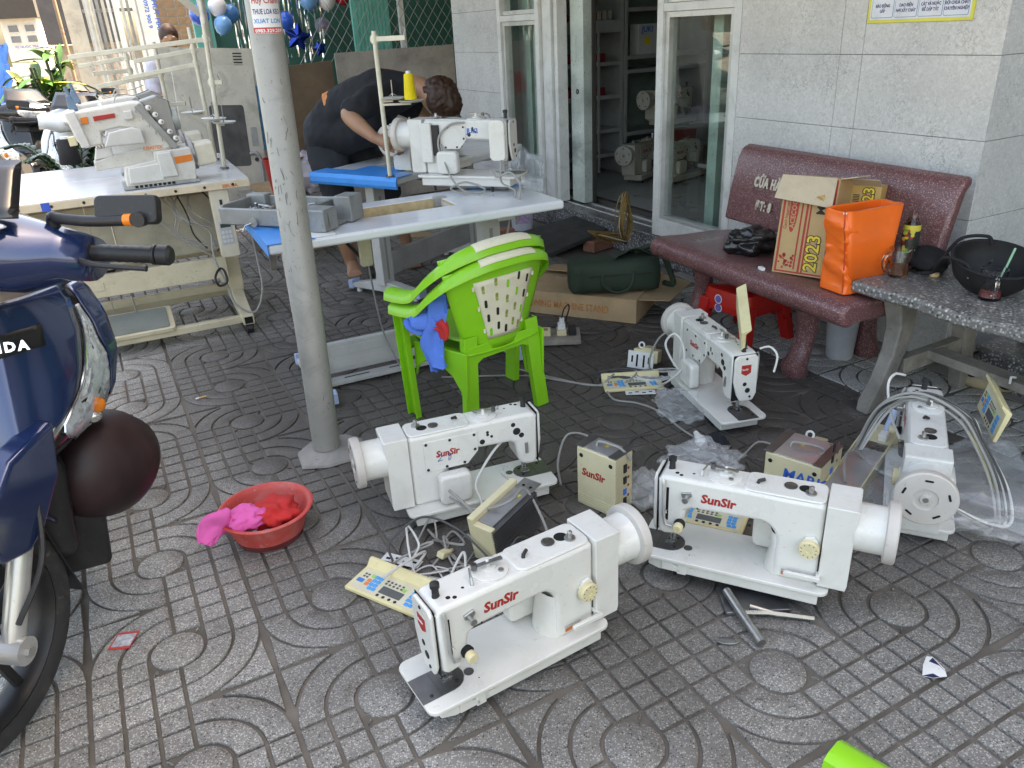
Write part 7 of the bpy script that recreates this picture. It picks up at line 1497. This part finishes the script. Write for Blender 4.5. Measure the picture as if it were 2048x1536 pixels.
remesh(s3, 'trousers', M('charcoal denim', (.022, .024, .03), .85), p2, .014, 4)
h3 = MB(); h3.ell((.075, 0, 1.43), (.09, .08, .092)); h3.ell((.03, 0, 1.39), (.05, .072, .08)); remesh(h3, 'hair', hair_m, p2, .01, 1)
# ================================================================ inside the shop
cabm = M('grey aluminium cabinet', (.42, .43, .44), .4, .2, grime=.2); cabin = M('cabinet inner panel', (.2, .27, .26), .5); rtray = M('dark red tray', (.25, .02, .025), .5)
def cabinet(label, n0, n1, shelves, top=2.3, mid=None):
    t = thing('shelf_cabinet', label, 'cabinet', M=WM); U = 3.3
    MB().box(U+.36, U+.37, n1, n0, .18, top).build('back_panel', cabin, t, smooth=0)
    for n in (n0-.03, n1): MB().box(U, U+.36, n, n+.03, .18, top).build('side_post', cabm, t, bevel=.002)
    for z in shelves: MB().box(U, U+.36, n1+.03, n0-.03, z-.03, z).build('shelf', cabm, t, bevel=.002)
    if mid: MB().box(U-.006, U+.01, mid, mid+.02, .2, 1.28).build('mullion', cabm, t, bevel=.002)
    return t
cabinet('glazed aluminium cabinet with dark red trays inside the doorway', -.18, -1.07, (.35, .545, .806, 1.058, 1.30, 1.33, 1.6), mid=-.84)
MB().box(3.295, 3.34, -1.04, -.2, 1.285, 1.36).build('wide_rail', cabm, [o for o in COL.objects if o.name.startswith('shelf_cabinet')][0], bevel=.002)
cabinet('second aluminium cabinet deeper in the shop with a boxed machine on its shelf', -1.08, -1.95, (.5, .985, 1.09, 1.44))
def inbox(name, label, cat, mt, u, n, z, su, sn, sz): 
    t = thing(name, label, cat, M=WM @ Matrix.Translation((u, n, z))); MB().box(0, su, -sn, 0, 0, sz).build('body', mt, t, bevel=.003); MB().box(-.001, su, -sn, 0, sz, sz+.004).build('rim', mt, t, bevel=.001); return t
inbox('parts_tray', 'dark red tray on the middle shelf of the first cabinet', 'tray', rtray, 3.34, -.3, 1.059, .25, .62, .055); inbox('parts_tray', 'dark red tray on the lower shelf of the first cabinet', 'tray', rtray, 3.34, -.3, .807, .25, .62, .055); inbox('parts_tray', 'red tray near the top of the first cabinet', 'tray', rtray, 3.34, -.6, 1.361, .25, .32, .05)
inbox('blue_box', 'small pale blue box at the top of the first cabinet', 'box', M('pale blue box', (.3, .4, .55), .5), 3.33, -.72, 1.362, .06, .09, .07)
for k in range(3): inbox('parts_jar', ('left', 'middle', 'right')[k] + ' small clear jar at the top of the first cabinet', 'jar', M('parts jar', (.4, .38, .34), .2), 3.33, -.84-.05*k, 1.362, .04, .035, .06)
jb = inbox('machine_box', 'white printed machine carton on the second cabinet shelf', 'box', M('white carton', (.5, .52, .53), .5), 3.28, -1.2, 1.092, .12, .2, .22)
text('JUKI', .06, M('blue logo ink', (.02, .12, .5), .45), jb, basis((-.001, -.03, .165), (0, -1, 0), (0, 0, 1)), bold=.001); MB().box(-.0012, -.0002, -.11, -.06, .07, .13).build('yellow_label', yel, jb, smooth=0)
ox = inbox('orange_carton', 'upright orange carton just inside the doorway', 'carton', M('orange carton', (.45, .17, .04), .6), 2.9, -.4, .171, .1, .12, .3)
text('SIRUBA', .05, M('green ink', (.05, .25, .08), .6), ox, basis((-.001, -.045, .25), (0, 0, -1), (0, -1, 0)), sx=.9)
old = mw_old
machine('old yellowed machine head with handwheel on the shop floor inside the doorway', (0, 0, 0), 0, old, 'SIRUBA', badge=False, dial=False, group='machine heads inside the shop', guard=False, M0=WM @ TM((3.16, -1.22, .171), 0, 0, 118))
machine('yellowed machine head right of the first one inside the doorway', (0, 0, 0), 0, old, 'SIRUBA', badge=False, dial=True, group='machine heads inside the shop', mot=False, M0=WM @ TM((2.85, -1.42, .171), 0, 0, 105))
machine('machine head half visible behind the right shop window', (0, 0, 0), 0, old, 'SIRUBA', badge=False, dial=False, group='machine heads inside the shop', M0=WM @ TM((1.9, -1.5, .33), 0, 0, 150))
tag(MB(WM).box(1.6, 2.5, -1.75, -1.2, .30, .33).build('low_bench', cabm, bevel=.003), 'low white bench under the machine behind the right window', 'bench'); 
for x in (1.65, 2.4): tag(MB(WM).box(x, x+.05, -1.7, -1.25, .171, .299).build('bench_block', cabm, bevel=.003), 'block holding up the low white bench, %s end' % ('right' if x < 2 else 'left'), 'block')
machine('machine head standing on a shelf deep in the second cabinet', (0, 0, 0), 0, old, 'JUKI', badge=False, dial=False, group='machine heads inside the shop', M0=WM @ TM((3.35, -1.75, .52), 0, 0, 100))
rt = inbox('red_tool_box', 'dark red box behind the machine heads inside the doorway', 'box', rtray, 3.0, -1.3, .171, .16, .3, .33)
crumple('white_sack', 'white plastic sack on the floor behind the right shop window', W(1.45, -.75, .25), (.13, .12, .09), M('white sack', (.6, .63, .68), .4), 'sack', .25, 3, 4, .1)
# ================================================================ plants at left
lf1 = M('broad leaf green', (.045, .12, .025), .4, var=.5, scale=2, spec=.5); lf2 = M('dark glossy leaf', (.018, .05, .016), .25, var=.3, scale=5); lf3 = M('yellow green leaf', (.3, .34, .05), .45, var=.3, scale=3)
def leaf_mesh(mb, base, d, L, w, droop=.3, n=6):
    d = V(d).normalized(); s = d.cross(V((0, 0, 1))); s = s.normalized() if s.length > .01 else V((1, 0, 0)); up = s.cross(d); vs = []
    for i in range(n+1):
        t = i/n; c = V(base)+d*(L*t)+V((0, 0, -droop*L*t*t)); ww = w*math.sin(PI*min(1, .08+t*.92))**.8*(1-.15*t)
        vs += [c-s*ww+up*ww*.25, c, c+s*ww+up*ww*.25]
    mb.add(vs, [(3*i+a, 3*i+a+1, 3*i+a+4, 3*i+a+3) for i in range(n) for a in (0, 1)])
pt = thing('leafy_plant', 'large potted plant with broad green and yellow leaves at far left', 'plant', (-3.62, 7.0, 0))
MB().lathe([(.16, 0), (.2, .3), (.22, .32), (.2, .33), (.001, .3)], n=24).build('pot', red_b, pt, smooth=40)
random.seed(17)
for k in range(14):
    x, y = random.uniform(-.2, .16), random.uniform(-.12, .12); h = random.uniform(.8, 1.4); MB().tube(cr([(x*.4, y*.4, .3), (x, y, .6), (x*1.6, y*1.5, h)]), .012, 6).build('stem', lf2, pt)
    for i in range(17):
        a = random.uniform(0, 6.28); z = random.uniform(.6, h+.06); el = random.uniform(-.1, 1.3); L = random.uniform(.2, .38); mb = MB(); leaf_mesh(mb, (x*1.3, y*1.3, z), (math.cos(a), math.sin(a), el), L, L*random.uniform(.1, .17), random.uniform(.1, .6)); mb.build('leaf', lf3 if random.random() < .15 else lf1, pt, smooth=180)
zp = thing('zz_plant', 'dark green feather leaved plant behind the shiny white table', 'plant', (-2.62, 4.98, 0)); MB().lathe([(.13, 0), (.16, .3), (.17, .32), (.15, .32), (.001, .29)], n=24).build('pot', cement, zp, smooth=40)
for k, (a, h, r) in enumerate(((175, .62, .42), (160, .5, .38), (190, .4, .3), (120, .6, .3), (60, .55, .25), (200, .55, .22), (20, .5, .3), (90, .6, .2))):
    d = V((math.cos(R(a)), math.sin(R(a)), 0)); pth = cr([V((0, 0, .28)), d*r*.25+V((0, 0, .3+h*.5)), d*r*.65+V((0, 0, .3+h*.85)), d*r+V((0, 0, .3+h*.85))], 6); MB().tube(pth, .008, 6).build('stem', lf2, zp)
    for i in range(5, len(pth)-1):
        tg = (pth[i+1]-pth[i]).normalized(); s = tg.cross(V((0, 0, 1))).normalized()
        for q in (-1, 1): mb = MB(); leaf_mesh(mb, pth[i], tg*.5+s*q*.8+V((0, 0, .25)), .1, .022, .25, 5); mb.build('leaf', lf2, zp, smooth=180)
